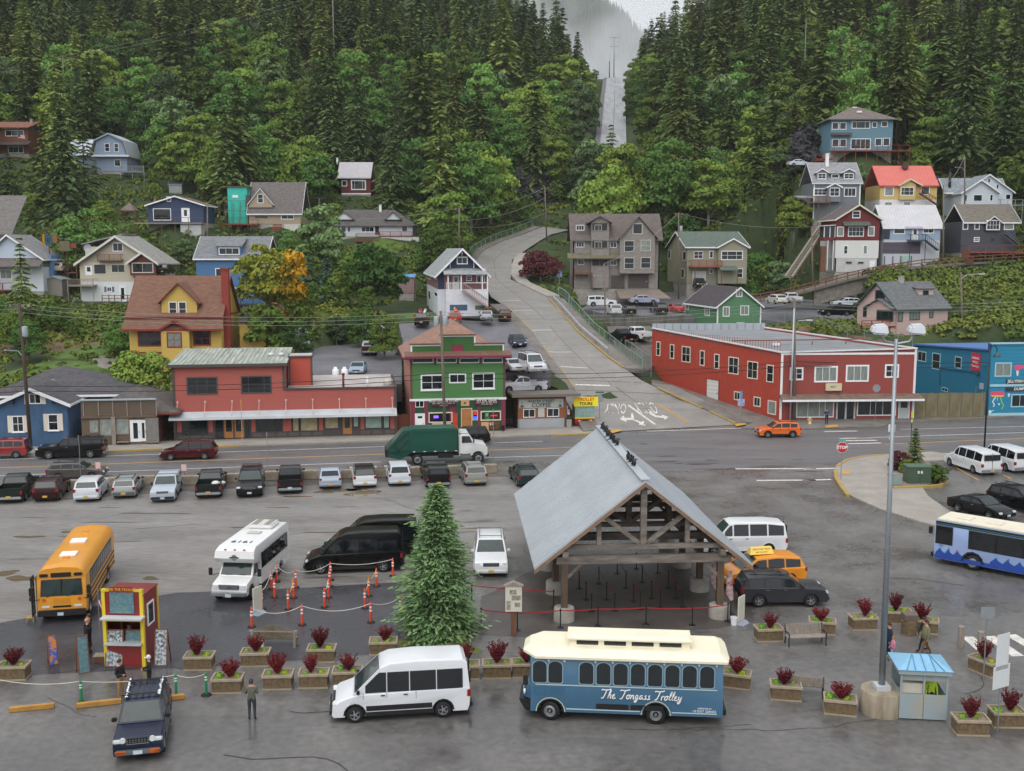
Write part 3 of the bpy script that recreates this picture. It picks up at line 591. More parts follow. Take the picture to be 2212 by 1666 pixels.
#street buildings
def bld_red_long():
 P0,w=place('H2',128,1003,2078,YS,.14);B=Bld('shop_building','long terracotta red shop building with awning and dark display windows','building',P0,YS,w,11)
 red=wM('a8564c');brn=tM('4a4442');x1=B.pix('F','H2',1092,500)[0];zt=B.pix('F','H2',600,350)[1];zl=B.pix('F','H2',1500,552)[1];zs=B.pix('F','H2',1100,760)[1]
 B.wall('F',[(0,zs),(x1,zs),(x1,zt),(0,zt)],red,.13);B.wall('F',[(x1,zs),(w,zs),(w,zl),(x1,zl)],red,.13)
 B.lface('L',(0,11,0),(0,-1,0));B.wall('L',[(0,0),(11,0),(11,zt),(0,zt)],red,.26,thick=.19);B.wall('R',[(0,0),(11,0),(11,zl),(0,zl)],red,.3,thick=.19)
 B.lface('R2',(x1,.2,0),(0,1,0));B.wall('R2',[(0,zl-.3),(10,zl-.3),(10,zt),(0,zt)],red,.13,thick=.19)
 B.lbox('corner_trim',-.08,.18,-.1,.1,0,zt,brn);B.lbox('corner_trim',x1-.2,x1+.06,-.08,.1,zl,zt,brn);B.lbox('corner_trim',w-.18,w+.08,-.1,.1,0,zl,brn)
 B.lbox('wall',.2,w-.2,10.8,11,0,zl,red)
 tin=M('stained_tin_roof','6f7a72',rough=.5,scale=1.0,col2='b9bdb2',var=.2,stretch=(2.2,.25,1),contrast=.5)
 r=B.slab('roof',[(-.4,-.5,zt+.1),(x1+.3,-.5,zt+.1),(x1+.3,10.8,zt+.75),(-.4,10.8,zt+.75)],.12,tin);B.lbox('fascia',-.45,x1+.35,-.56,-.5,zt-.05,zt+.25,brn,r)
 for i in rg(26):ob('seam',ub(tin,'seam'),r,MT((-.3+i*(x1+.5)/26,-.48,zt+.225))@MR_(.0575,4,'X')@MD((.07,11.2,.05,1)))
 r2=B.slab('roof',[(x1+.2,0,zl-.15),(w-.2,0,zl-.15),(w-.2,10.8,zl+.1),(x1+.2,10.8,zl+.1)],.1,M('membrane_roof','9b9593',rough=.7,scale=.4,col2='b8b2ae',var=.2));B.lbox('fascia',x1-.1,w+.12,-.16,.05,zl,zl+.16,brn,r2);B.lbox('fascia',w-.1,w+.12,.05,11,zl,zl+.15,brn,r2)
 n='tw';B.lface(n,(0,3.2,0),(1,0,0));a=B.pix(n,'H2',1140,540)[0];c=B.pix(n,'H2',1335,540)[0];t=B.pix(n,'H2',1240,275)[1]
 B.wall(n,[(a,zl-.3),(c,zl-.3),(c,t),(a,t)],wM('b04a38'),.2,thick=2.6,name='stair_tower');B.lbox('tower_roof',a-.15,c+.15,3.05,6.0,t,t+.16,brn);B.lbox('tower_cap',a,c,3.2,5.9,t+.16,t+.2,M('membrane_roof'))
 for xx in(a,c):B.lbox('corner_trim',xx-.1,xx+.1,3.12,3.3,zl,t,brn)
 B.win('F','H2',228,447,505,603,3,2,brn,Gl,.14);B.win('F','H2',707,437,980,592,3,2,brn,Gl,.14,split=[0,.22,.78,1])
 za=B.pix('F','H2',1100,735)[1];aw=B.slab('awning',[(-.35,-1.25,za-.55),(w+.05,-1.25,za-.55),(w+.05,0,za-.1),(-.35,0,za-.1)],.08,mM('b9c2c8'));B.lbox('awning_edge',-.35,w+.05,-1.32,-1.26,za-.72,za-.45,mM('c7ccd0'),aw)
 for i in rg(9):
  x=B.pix('F','H2',[148,392,630,868,1105,1341,1575,1808,2040][i],640)[0];b=MB();b.beam((x,-.03,za+1.0),(x,-1.1,za-.4),.05,.05);b.bb(x-.1,x+.1,-.08,-.03,za+.9,za+1.1);ob('awning_rod',b.mesh('awning_rod',tM('c7a8a4')),aw)
 B.wall('F',[(0,0),(w,0),(w,zs),(0,zs)],brn,0,name='shopfront',thick=.18)
 for x0,xx in((145,185),(422,460),(800,835),(1078,1150),(1395,1430),(1762,1795),(2025,2065)):a,c,z0,z1=B.rect('F','H2',x0,760,xx,935);B.box('F','pilaster',a,c,-.05,0,z0,z1,red)
 PAPER=M('papered_glass','9a9070',rough=.3,var=.25,scale=3,spec=.6);SHEER=M('sheer_glass','8fa59a',rough=.2,var=.2,scale=3,spec=.6)
 for x0,xx,y0,y1,m_ in((190,250,790,960,Gl),(255,415,790,955,Gl),(480,555,785,985,Gl),(735,785,780,975,Gl),(845,1000,765,932,Gl),(1010,1070,765,930,Gl),(1162,1220,765,928,PAPER),(1230,1385,760,925,PAPER),(1445,1568,750,905,PAPER),(1695,1745,745,890,SHEER),(1800,1950,740,902,SHEER),(1962,2018,740,900,SHEER)):
  o=B.win('F','H2',x0,y0,xx,y1,1,1,tM('2f2c2b'),m_,.07,name='display_window');
 for x0,xx,y0,y1 in((560,645,800,985),(648,735,800,982),(1605,1685,768,950)):B.door('F','H2',x0,y0,xx,y1,M('door_oak','a9713f',rough=.5,var=.2),brn,Gl,(.3,.92),(.2,.8))
 for x0,xx in((800,1440),(1750,2070),(140,475)):
  y=925 if x0==800 else(905 if x0==1750 else 960);a=B.pix('F','H2',x0,y)[0];c=B.pix('F','H2',xx,y)[0];z=B.pix('F','H2',(x0+xx)/2,y)[1]
  b=MB();b.bb(0,c-a,-.06,0,0,z);st=B.part('F','stall_riser',b,brn,None,(a,0,0));n=max(3,int((c-a)/1.1))
  for i in rg(n):ob('panel',ub(tM('5a5350'),'panel'),st,MT(((c-a)*(i+.12)/n,-.08,z*.2))@MD(((c-a)*.76/n,.02,z*.55,1)))
 for x,y in((1040,285),(945,285)):
  p=B.pix('F','H2',x,350)[0];b=MB();b.lathe([(0,.5),(.3,.42),(.32,.2),(.22,.15),(.2,0)],10,(p,4.5,zt+.4));ob('roof_vent',b.mesh('roof_vent',mM('c9cdd0'),True),B.root)
 for x in(1610,):p=B.pix('F','H2',x,545)[0];pipe(B,p,1.5,zl,zl+1.3,.12,tM('6d2c2c'))
 p=B.pix('F','H2',2010,520)[0];b=MB();b.lathe([(0,.7),(.55,.6),(.55,.2),(.4,0)],12,(p,2.2,zl));ob('roof_vent',b.mesh('roof_vent',mM('b9b7b0'),True),B.root);pipe(B,p-2.2,1.8,zl,zl+.8,.1,Wh)
 return B
B_RL=bld_red_long()
def bld_green_bar():
 P0,w=place('H3',318,1222,1195,YS,.14);B=Bld('bar_building','green clapboard false front bar with white trimmed windows and signs','building',P0,YS,w,13)
 gr=wM('4d7f45');dg=wM('1f4a30');pur=tM('7a2a40');wt=Wh;z=lambda y:B.pix('F','H3',750,y)[1];X=lambda x,y=600:B.pix('F','H3',x,y)[0]
 zb=z(910);zc=z(490);zp=z(400);zq=z(318)
 B.wall('F',[(0,zb),(w,zb),(w,zc),(0,zc)],gr,.17);B.wall('F',[(0,0),(w,0),(w,zb),(0,zb)],dg,0,name='shopfront',thick=.19)
 pk=wM('b07a6c');B.wall('L',[(0,0),(13,0),(13,zc-.3),(0,zc-.3)],pk,.3,thick=.19);B.wall('R',[(0,0),(13,0),(13,zc-.3),(0,zc-.3)],pk,.3,thick=.19);B.lbox('wall',.2,w-.2,12.8,13,0,zc-.3,pk)
 mg=M('mossy_green','3f7a34',rough=.8,scale=1.2,col2='27421f',var=.2,contrast=.4)
 B.wall('F',[(X(325,450),zc+.1),(X(1172,450),zc+.1),(X(1172,450),zp),(X(325,450),zp)],mg,.16,name='parapet');B.wall('F',[(X(600,400),zp),(X(905,400),zp),(X(905,400),zq),(X(600,400),zq)],mg,.16,name='parapet')
 for a,b_,y0 in((305,600,zp),(905,1190,zp),(582,922,zq)):B.box('F','parapet_cap',X(a,400),X(b_,400),-.2,.3,y0,y0+.1,tM('5a3a2c'))
 for a,b_,y0,y1 in((315,600,zp-.16,zp),(908,1182,zp-.16,zp),(590,915,zq-.14,zq)):B.box('F','parapet_trim',X(a,400),X(b_,400),-.07,0,y0,y1,wt)
 for a,y0,y1 in((592,zp,zq),(905,zp,zq),(318,zc,zp),(1170,zc,zp)):B.box('F','parapet_trim',X(a,400),X(a,400)+.14,-.075,0,y0,y1-.14,wt)
 B.win('F','H3',695,408,803,480,1,1,pur,M('plaque_maroon','8a2440',var=.1),.08,name='plaque')
 B.slab('cornice',[(X(255,490),-1.1,zc-.2),(X(1245,490),-1.1,zc-.2),(X(1245,490),0,zc+.22),(X(255,490),0,zc+.22)],.1,M('cornice_shingle','6b5040',var=.3,scale=3));B.box('F','cornice_edge',X(258,490),X(1242,490),-1.14,-1.1,zc-.32,zc-.1,pur)
 for x in(325,540,755,962,1185):b=MB();b.prism([(0,-.2),(-.75,-.2),(-.75,-.34),(-.25,-.6),(-.12,-1.1),(0,-1.1)],'x',-.1,.1);B.part('F','bracket',b,pur,None,(X(x,540),0,zc))
 for a,b_ in((330,530),(558,745),(768,955),(985,1172)):B.win('F','H3',a,525,b_,575,1,1,wt,dg,.1,name='frieze_panel')
 B.win('F','H3',410,680,620,828,2,2,wt,Gl,.16,True);B.win('F','H3',672,672,832,762,2,1,wt,Gl,.14);B.win('F','H3',887,665,1097,815,2,2,wt,Gl,.16,True)
 for a in(0,w-.25):B.lbox('corner_trim',a,a+.25,-.06,0,zb,zc-.3,tM('5c4a3a'))
 B.box('F','belt_trim',-.1,w+.1,-.12,0,zb-.12,zb+.12,wt)
 for a,b_ in((318,358),(445,480),(680,735),(940,965),(1160,1195)):B.box('F','pilaster',X(a,1050),X(b_,1050),-.055,0,0,zb-.14,pur)
 B.door('F','H3',365,1050,442,1215,Wh,wt,Gl,(.78,.9));B.win('F','H3',360,925,440,985,2,1,wt,Gl,.06,name='transom')
 B.door('F','H3',792,1000,880,1185,M('door_oak','a9713f',rough=.5,var=.2),tM('c9b898'),None);
 crm=tM('d8ccb4');B.win('F','H3',482,1030,705,1128,1,1,crm,Gl,.12,name='bar_window');B.win('F','H3',965,1018,1155,1108,1,1,crm,Gl,.12,name='bar_window');B.win('F','H3',890,1015,940,1105,1,1,crm,Gl,.07,name='bar_window')
 NB=M('neon_blue','3048ff',emit=2.0,var=0);NP=M('neon_purple','7a4cff',emit=1.5,var=0);NG=M('neon_green','3a8a50',emit=.5,var=0);NR=M('neon_red','c02a20',emit=.5,var=0)
 def neon(x0,y0,x1_,y1_,m):a,b_,c,d=B.rect('F','H3',x0,y0,x1_,y1_);return B.box('F','neon_sign',a,b_,-.1,-.07,c,d,m)
 neon(900,1070,932,1098,NB);neon(905,1025,930,1055,NR);neon(530,1062,575,1085,NP);neon(615,1062,630,1090,NG);neon(1010,1040,1038,1070,NG);neon(1055,1055,1120,1068,NR)
 a,b_,c,d=B.rect('F','H3',1005,1078,1052,1096);o=ob('neon_sign',tx('OPEN',.24,NG,'neon_sign'),B.root,B.faces['F']@MT(((a+b_)/2,-.08,(c+d)/2))@MR_(R(90),4,'X'))
 def sign(x0,y0,x1_,y1_,m,lines,tm,name='sign_board'):
  a,b_,c,d=B.rect('F','H3',x0,y0,x1_,y1_);s_=B.box('F',name,a,b_,-.12,-.06,c,d,m);W_,H_=b_-a,d-c
  for body,sz,u,v in lines:
   me=tx(body,sz,tm,'lettering',.004);me.transform(MR_(R(90),4,'X'));ob('lettering',me,s_,MT((W_*u,-.012,H_*v)))
  return s_
 mar=M('sign_maroon','3f1a24',var=.1,rough=.5);wl=M('sign_white','e4e0da',var=.02)
 sign(508,915,735,980,mar,[('49\'ER LIQUOR STORE',.33,.5,.78),('BEER · WINE · SPIRITS · MIXERS · ICE',.15,.5,.48),('OPEN DAILY',.15,.5,.2)],wl)
 sign(908,905,1135,968,mar,[('49\'ER BAR',.5,.5,.74),('POOL TABLES · FULL BAR · DARTS',.15,.5,.42),('COCKTAILS · BEER',.15,.5,.2)],wl)
 tan=M('emblem_tan','c9a06c',var=.1,rough=.6);nav=M('emblem_navy','2a2f4a',var=.1)
 def star(s_,cx_,cz_,r_):
  b=MB()
  for i in rg(8):
   t=PI*i/4;L=r_ if i%2==0 else r_*.7;b.add([(cx_+L*Co(t),-.012,cz_+L*Si(t)),(cx_+.3*r_*Co(t+.39),-.012,cz_+.3*r_*Si(t+.39)),(cx_,-.012,cz_),(cx_+.3*r_*Co(t-.39),-.012,cz_+.3*r_*Si(t-.39))],[(0,1,2,3)])
  ob('emblem',b.mesh('emblem',nav,fix=False),s_)
 s1=sign(783,912,860,972,tan,[],wl,'emblem_panel');star(s1,.42,.32,.25);s2=sign(970,1120,1040,1215,tan,[],wl,'emblem_panel');star(s2,.38,.52,.33)
 sign(1045,1115,1140,1190,M('poster_dark','241a16',var=.4,scale=4,col2='7a4a2a'),[('$5',.42,.2,.7)],wl,'poster');sign(515,1132,690,1158,M('poster_cream','cfc3a4',var=.1),[],wl,'poster')
 sign(705,1035,752,1180,M('poster_red','b5402c',var=.3,scale=3),[],wl,'poster')
 sr=M('salmon_shingle','8a6a5c',rough=.85,var=.18,scale=1.5,fine=.35,stretch=(1,1,3));zr=A(*q('H3',680,175),P0.y+8.5).z-P0.z;B.hip(-.3,w+.3,.5,13,zc-.5,zr,5.5,8.5,sr,pur,ov=.4,ax='y',ry=w/2)
 b=MB();b.bb(.1,.8,1.0,1.6,zc,zc+.8);ob('roof_vent',b.mesh('roof_vent',mM('c9c4bc')),B.root)
 b=MB();b.lathe([(.12,0),(.12,.5),(.2,.55),(.2,.62),(0,.64)],8,(X(1170,1200),-.35,0));ob('ash_bin',b.mesh('ash_bin',Bk,True),B.root)
 return B
B_GB=bld_green_bar()
def kiosk_coffee():
 P0,w=place('H3',1312,1178,1755,YS,.14);B=Bld('coffee_kiosk','small wooden coffee kiosk with grey flat roof and sign board','kiosk',P0,YS,w,3.4)
 z=lambda y:B.pix('F','H3',1530,y)[1];X=lambda x,y=1000:B.pix('F','H3',x,y)[0];wd=M('cedar_boards','8a5230',rough=.7,var=.25,scale=2,stretch=(1,1,5));zt=z(885);zm=z(1088)
 B.wall('F',[(0,zm),(w,zm),(w,zt),(0,zt)],wd,.14);cor=mM('a9aeb2');B.wall('F',[(0,0),(w,0),(w,zm),(0,zm)],cor,.16,name='corrugated_base',vertical=True)
 for f in 'LR':B.wall(f,[(0,0),(3.4,0),(3.4,zt),(0,zt)],tM('33413a')if f=='L' else wd,.2,thick=.19)
 B.lbox('wall',.2,w-.2,3.2,3.4,0,zt,wd)
 B.slab('roof',[(X(1250,870),-.9,zt+.05),(X(1880,850),-.9,zt+.05),(X(1880,850),3.6,zt-.1),(X(1250,870),3.6,zt-.1)],.3,tM('6f6861'))
 a,b_,c,d=B.rect('F','H3',1320,907,1732,990);s_=B.box('F','sign_board',a,b_,-.12,-.04,c,d,M('sign_grey','a9aea8',var=.1))
 dk=M('sign_ink','2f3a3a',var=.05)
 for body,sz,v in(('WATER STREET',.42,.74),('COFFEE',.62,.30)):me=tx(body,sz,dk,'lettering',.004,bold=.01);me.transform(MR_(R(90),4,'X'));ob('lettering',me,s_,MT(((b_-a)/2,-.01,(d-c)*v)))
 for u in(.07,.93):
  b=MB();k=(b_-a)*u;b.prism([(k-.22,.32),(k+.22,.32),(k+.12,.12),(k-.12,.12)],'y',-.012,-.004);b.bb(k-.3,k+.3,-.012,-.004,.05,.09);b.beam((k-.05,-.01,.38),(k+.02,-.01,.75),.01,.05);ob('cup_emblem',b.mesh('cup_emblem',dk),s_)
 B.win('F','H3',1360,1000,1472,1080,2,1,Wh,Gl,.08);B.win('F','H3',1582,992,1694,1073,2,1,Wh,Gl,.08);a,b_,c,d=B.rect('F','H3',1498,985,1558,1075);B.box('F','menu_board',a,b_,-.05,0,c,d,M('menu_white','b9bcb4',var=.1))
 for x in(1445,1530,1615):b=MB();b.tube([(0,0,.1),(0,-.25,.12),(0,-.3,0)],.02);b.cyl((0,-.3,0),(0,-.3,-.1),.03,.09,8);B.part('F','lamp',b,Bk,None,(X(x,890),0,zt-.05))
 return B
B_CK=kiosk_coffee()
def kiosk_trolley():
 P0,w=place('H3',1842,1158,2020,YS,.14);B=Bld('trolley_tour_kiosk','tiny red and yellow trolley tour kiosk with bright yellow sign','kiosk',P0,YS,w,1.7)
 z=lambda y:B.pix('F','H3',1930,y)[1];red=pt('b3231f');yl=pt('d8c23a');z1=z(1078);z2=z(975)
 B.lbox('base',0,w,0,1.7,.12,z1-.15,red,bevel=.05);B.lbox('base_stripe',-.03,w+.03,-.03,1.73,z1-.15,z1,yl);B.lbox('skirt',.1,w-.1,.05,1.6,0,.12,Bk)
 gm=M('booth_glass','8aa39c',rough=.08,var=.2,spec=.7)
 for x0,x1 in((.06,w/2-.03),(w/2+.03,w-.06)):B.lbox('window',x0,x1,-.0,.03,z1,z2,gm)
 B.lbox('window',0,.03,.06,1.64,z1,z2,gm);B.lbox('window',w-.03,w,.06,1.64,z1,z2,gm);B.lbox('wall',.06,w-.06,1.6,1.7,z1,z2,yl)
 for x in(0,w/2-.03,w-.06):B.lbox('post',x,x+.06,-.015,.045,z1,z2,tM('7fb0a0'))
 B.lbox('roof',-.05,w+.05,-.05,1.75,z2,z2+.1,yl)
 a,b_,c,d=B.rect('F','H3',1830,888,2053,975);s_=B.box('F','sign_board',a,b_,-.15,-.06,c,d,M('sign_yellow','f2e21c',var=.02))
 for body,v,m_ in(('TROLLEY',.74,M('sign_orange','e0561c',var=.02)),('TOURS',.27,M('sign_black','20201c',var=.02))):me=tx(body,.47,m_,'lettering',.004,bold=.015,sx=.98);me.transform(MR_(R(90),4,'X'));ob('lettering',me,s_,MT(((b_-a)/2,-.01,(d-c)*v)))
 b=MB();b.bb(w*.38,w*.66,-.03,0,z1*.42,z1*.72);ob('grille',b.mesh('grille',Bk),B.root)
 for x in(.22,.82):b=MB();b.cyl((w*x,-.04,z1*.58),(w*x,0,z1*.58),.11,.11,12);ob('headlight',b.mesh('headlight',Hl),B.root)
kiosk_trolley()
def bld_blue_house():
 P0,w=place('H1',-20,1475,782,R(6),0.1);P0=V3(P0);B=Bld('blue_house','weathered dark blue house with cream shutters beside the pole','house',P0,R(6),w,12)
 bl=M('blue_weathered','34506e',rough=.75,scale=.6,col2='46668a',var=.2,stretch=(1.5,1.5,.5),fine=.2);sh=rM('4a484c');z=lambda y:B.pix('F','H1',400,y)[1];cr=tM('d9d2c4')
 ze=z(1000);zr=z(830);xr=B.pix('F','H1',345,830)[0]
 B.wall('F',[(0,0),(w,0),(w,ze),(xr,zr),(0,ze-.1)],bl,.0)
 for f in 'LR':B.wall(f,[(0,0),(12,0),(12,ze),(0,ze)],bl,0,thick=.19)
 B.lbox('wall',.2,w-.2,11.8,12,0,ze,bl)
 B.gable('y',0,w,0,6,ze,zr,sh,Wh,ov=.3,ovg=.5,rc=xr,fh=.32);B.hip(-2.5,w+4.8,4.5,13.5,ze+.2,A(*q('H1',770,600),P0.y+9).z-P0.z,w*.5,w*.62,sh,Wh,ov=.5)
 b=MB();b.prism([(w-1,1),(w+4.6,1),(w+4.6,ze+.2),(w-1,ze+.2)],'y',4.7,13);ob('wing_wall',b.mesh('wing_wall',bl),B.root)
 B.win('F','H1',320,880,455,995,2,1,Wh,Gl,.1,shut=cr);B.win('F','H1',135,1125,265,1305,2,2,Wh,Gl,.1,True,shut=cr);B.win('F','H1',530,1105,645,1288,1,2,Wh,Gl,.1,True,shut=cr)
 for x,y in((150,960),(370,845),(590,955)):p=B.pix('F','H1',x,y);b=MB();b.bb(p[0]-.06,p[0]+.06,-.4,0,p[1]-.3,p[1]+.05);ob('bracket',b.mesh('bracket',Bk),B.root)
 return B
bld_blue_house()
def bld_wood_shop():
 P0,w=place('H1',912,1455,1735,R(7),0.12);B=Bld('wooden_shopfront','derelict weathered plank shopfront with white glazed door','building',P0,R(7),w,10)
 wd=M('weathered_planks','4a3d34',rough=.9,scale=1.5,col2='7a6a5a',var=.3,stretch=(.5,1,6),contrast=.3);z=lambda y:B.pix('F','H1',1320,y)[1];sh=rM('55524f');zt=z(955);zs=z(1130)
 B.wall('F',[(0,0),(w,0),(w,zt),(0,zt)],wd,.16);B.lbox('cap',-.1,w+.05,-.2,.3,zt,zt+.12,mM('9aa6ac'))
 for x in(915,1080,1238,1395,1550,1718):X=B.pix('F','H1',x,1030)[0];B.box('F','batten',X,X+.1,-.1,-.035,zs,zt,Wg)
 B.box('F','lintel',0,w,-.2,-.036,zs-.15,zs+.05,wd)
 for f in 'LR':B.wall(f,[(0,0),(10,0),(10,zs),(0,zs)],wM('6b4038'),.3,thick=.19)
 B.hip(.3,w+1.9,.6,10,zs+.1,A(*q('H1',1410,815),P0.y+5).z-P0.z,4.5,6.0,sh,Wr,ov=.3,ax='y',ry=w*.6)
 sg=M('broken_glass','8d9590',rough=.2,var=.3,scale=2,spec=.6)
 for a,b_,y0,y1 in((990,1085,1175,1310),(1105,1235,1160,1345),(1275,1420,1150,1330)):B.win('F','H1',a,y0,b_,y1,1,1,Wg,sg,.1,name='shop_window')
 B.door('F','H1',1445,1180,1545,1410,Wh,Wh,Gl,(.15,.9),(.25,.75));B.door('F','H1',1550,1180,1605,1405,Wh,Wh,Gl,(.15,.9),(.3,.8))
 a,b_,c,d=B.rect('F','H1',1608,1145,1750,1420);B.box('F','block_wall',a,b_,-.15,-.05,c,d,M('cinder_block','77736f',var=.25,scale=3,stretch=(1,1,2)));B.box('F','post',B.pix('F','H1',1238,1300)[0],B.pix('F','H1',1280,1300)[0],-.3,-.1,0,zs,Wg)
 B.box('F','bench',B.pix('F','H1',1300,1420)[0],B.pix('F','H1',1430,1420)[0],-.4,-.1,.3,.38,Wg)
bld_wood_shop()
def bld_red_corner():
 FLp=Gq('G6',217,1378,.1);FRp=Gq('G6',1310,1374,.1);FRp=FLp+(FRp-FLp)*1.0;FRp.y=FLp.y+(FRp.x-FLp.x)*math.tan(R(3));FRp=V3((ray(*q('G6',1310,1374)).x/ray(*q('G6',1310,1374)).y*FRp.y,FRp.y,.1))
 BLp=A(*q('H4',604,742),142.0);BRp=A(1652,708,143.0)
 B=Bld('corner_building','brick red corner building with many white windows and flat grey roof','building',FLp,0,10,10,zone=False)
 ZONES.append((33,134,12,-.2));TREE_OFF.append((33,134,16))
 wF=B.wface('F',FLp,FRp);wL=B.wface('L',BLp,FLp);B.faces['L'][2][3]=0;wR=B.wface('R',FRp,BRp);B.faces['R'][2][3]=0
 z=lambda f,fr,x,y:B.pix(f,fr,x,y)[1]
 zfl=z('F','G6',220,832);zfr=z('F','G6',1312,800);zbl=z('L','H4',604,268);zLb=z('L','H4',604,742)
 rd=wM('8d3f38');rs=wM('a5402f');cream=tM('d9d0c0')
 zm=z('F','G6',760,1172)
 B.wall('F',[(0,zm),(wF,zm),(wF,zfr),(0,zfl)],rd,.22);B.wall('F',[(0,-.4),(wF,-.4),(wF,zm),(0,zm)],rd,0,thick=.18)
 B.wall('L',[(0,zLb-1.5),(wL,-.4),(wL,zfl),(0,zbl)],rs,.45,vertical=True,thick=.19);B.wall('R',[(0,-.4),(wR,-.4),(wR,zbl),(0,zfr)],rd,0,thick=.19)
 L=[B.Ti@p for p in(FLp,FRp,BRp,BLp)];zs_=(zfl,zfr,zbl,zbl)
 B.slab('roof',[(p.x,p.y,t-.35)for p,t in zip(L,zs_)],.15,M('roof_felt','6e7378',rough=.6,scale=.5,col2='8b8f93',var=.2,stretch=(.5,2,1)))
 def cap(i,j,w_=.35,up=.0):
  a,b_=L[i],L[j];b=MB();b.beam((a.x,a.y,zs_[i]+.06+up),(b_.x,b_.y,zs_[j]+.06+up),w_,.14);ob('parapet_cap',b.mesh('parapet_cap',tM('cfd0cf')),B.root)
 cap(0,1);cap(3,0);cap(1,2)
 b=MB();b.beam((L[2].x,L[2].y,zbl+.2),(L[3].x,L[3].y,zbl+.2),.3,.9);pw=ob('parapet_wall',b.mesh('parapet_wall',mM('a4aab0')),B.root)
 for i in rg(14):p=L[3].lerp(L[2],(i+.5)/14);b=MB();b.bb(p.x-.04,p.x+.04,p.y-.2,p.y-.1,zbl-.2,zbl+.6);ob('rib',b.mesh('rib',mM('7f868c')),pw)
 B.box('F','corner_trim',-.05,.2,-.08,0,-.3,zfl,Wh);B.box('F','corner_trim',wF-.25,wF,-.08,0,-.3,zfr,Wh);B.box('F','parapet_trim',.2,wF-.25,-.07,0,min(zfl,zfr)-.25,min(zfl,zfr)-.02,Wh)
 for a,y0,c,y1,nx,ny in((300,950,410,1055,2,2),(500,940,690,1072,3,1),(757,930,945,1068,3,1),(1075,925,1190,1035,2,2)):B.win('F','G6',a,y0,c,y1,nx,ny,Wh,CURT if nx==3 else Gl,.18)
 for a,y0,c,y1,nx,ny in((653,395,693,537,1,2),(787,422,828,566,1,2),(903,443,988,600,2,2),(1080,482,1127,634,1,2),(1221,517,1270,664,1,2),(1360,548,1460,716,2,2),(1545,590,1648,762,2,2),(1733,624,1803,796,1,2),(1415,885,1478,972,2,1),(1607,938,1675,1034,2,1),(1745,975,1827,1110,1,1)):B.win('L','H4',a,y0,c,y1,nx,ny,cream,CURT if c>1820 else Gl,.12)
 o=B.door('L','H4',1148,772,1262,1003,Wh,tM('7d2a22'),None,name='garage_door')
 h=B.rect('L','H4',1148,772,1262,1003);w_=h[1]-h[0];hh=h[3]-h[2]
 for i in rg(6):ob('panel',ub(tM('c9c9c4'),'panel'),o,MT((.02,-.065,hh*i/6+.03))@MD((w_-.04,.02,hh/6-.06,1)))
 cz=z('F','G6',760,1200);X=lambda x,y=1250:B.pix('F','G6',x,y)[0]
 aw=B.part('F','canopy',MB().hexa([(X(215)-.1,-1.5,cz-.1),(wF+.5,-1.5,cz-.1),(wF+.5,0,cz+.25),(X(215)-.1,0,cz+.25),(X(215)-.1,-1.5,cz+.02),(wF+.5,-1.5,cz+.02),(wF+.5,0,cz+.5),(X(215)-.1,0,cz+.5)]),rM('6b5a50'));B.box('F','canopy_edge',X(215)-.1,wF+.5,-1.56,-1.5,cz-.2,cz+.03,Wh)
 B.win('F','G6',352,1215,660,1360,4,1,Wh,CURT,.12,name='display_window',split=[0,.3,.62,.78,1]);B.win('F','G6',848,1205,1168,1345,3,1,Wh,Gl,.12,name='display_window')
 B.door('F','G6',685,1218,755,1385,tM('a9adad'),tM('c9cccc'),Gl,(.08,.95),(.1,.9));B.door('F','G6',757,1218,827,1385,tM('a9adad'),tM('c9cccc'),Gl,(.08,.95),(.1,.9));B.door('F','G6',1192,1208,1270,1370,tM('b4b8b8'),Wh,Gl,(.55,.95),(.15,.85))
 a,b_,c,d=B.rect('F','G6',588,1080,718,1140);s_=B.box('F','lightbox_sign',a,b_,-.35,-.05,c,d,M('sign_cream','c9bf9a',var=.06),bevel=.04)
 me=tx('FIRST',.32,M('sign_blue','2f4a8a',var=.02),'lettering',.004,shear=.2);me.transform(MR_(R(90),4,'X'));ob('lettering',me,s_,MT(((b_-a)*.45,-.01,(d-c)*.55)))
 for t,s2 in((.3,.35),(.75,.2)):p=L[0].lerp(L[2],t);b=MB();b.bb(p.x-.4,p.x+.4,p.y-.15,p.y+.15,8.0,8.3);ob('roof_vent',b.mesh('roof_vent',Wh),B.root)
 p,p2=L[0].lerp(L[3],.35),L[1].lerp(L[2],.3);b=MB();b.beam((p.x,p.y,zfl+.75),(p2.x,p2.y,zfr+.6),.12,.12)
 for t in(.1,.35,.6,.85):c=p.lerp(p2,t);b.bb(c.x-.05,c.x+.05,c.y-.05,c.y+.05,zfl-.2,zfl+.7)
 ob('gas_pipe',b.mesh('gas_pipe',tM('7a3a2c')),B.root)
 WB=[BLp,BLp.lerp(FLp,.33),BLp.lerp(FLp,.66),FLp]
 for p,t in zip(WB,(zLb,zLb*.66,zLb*.33,0)):p.z=t
 n=[2.75,1.9,1.0,.05];sidewalk('pavement',[oR(i,1.0)for i in n],[V3((p.x,p.y,p.z-.12))for p in WB],WALKD)
 return B
B_RC=bld_red_corner()
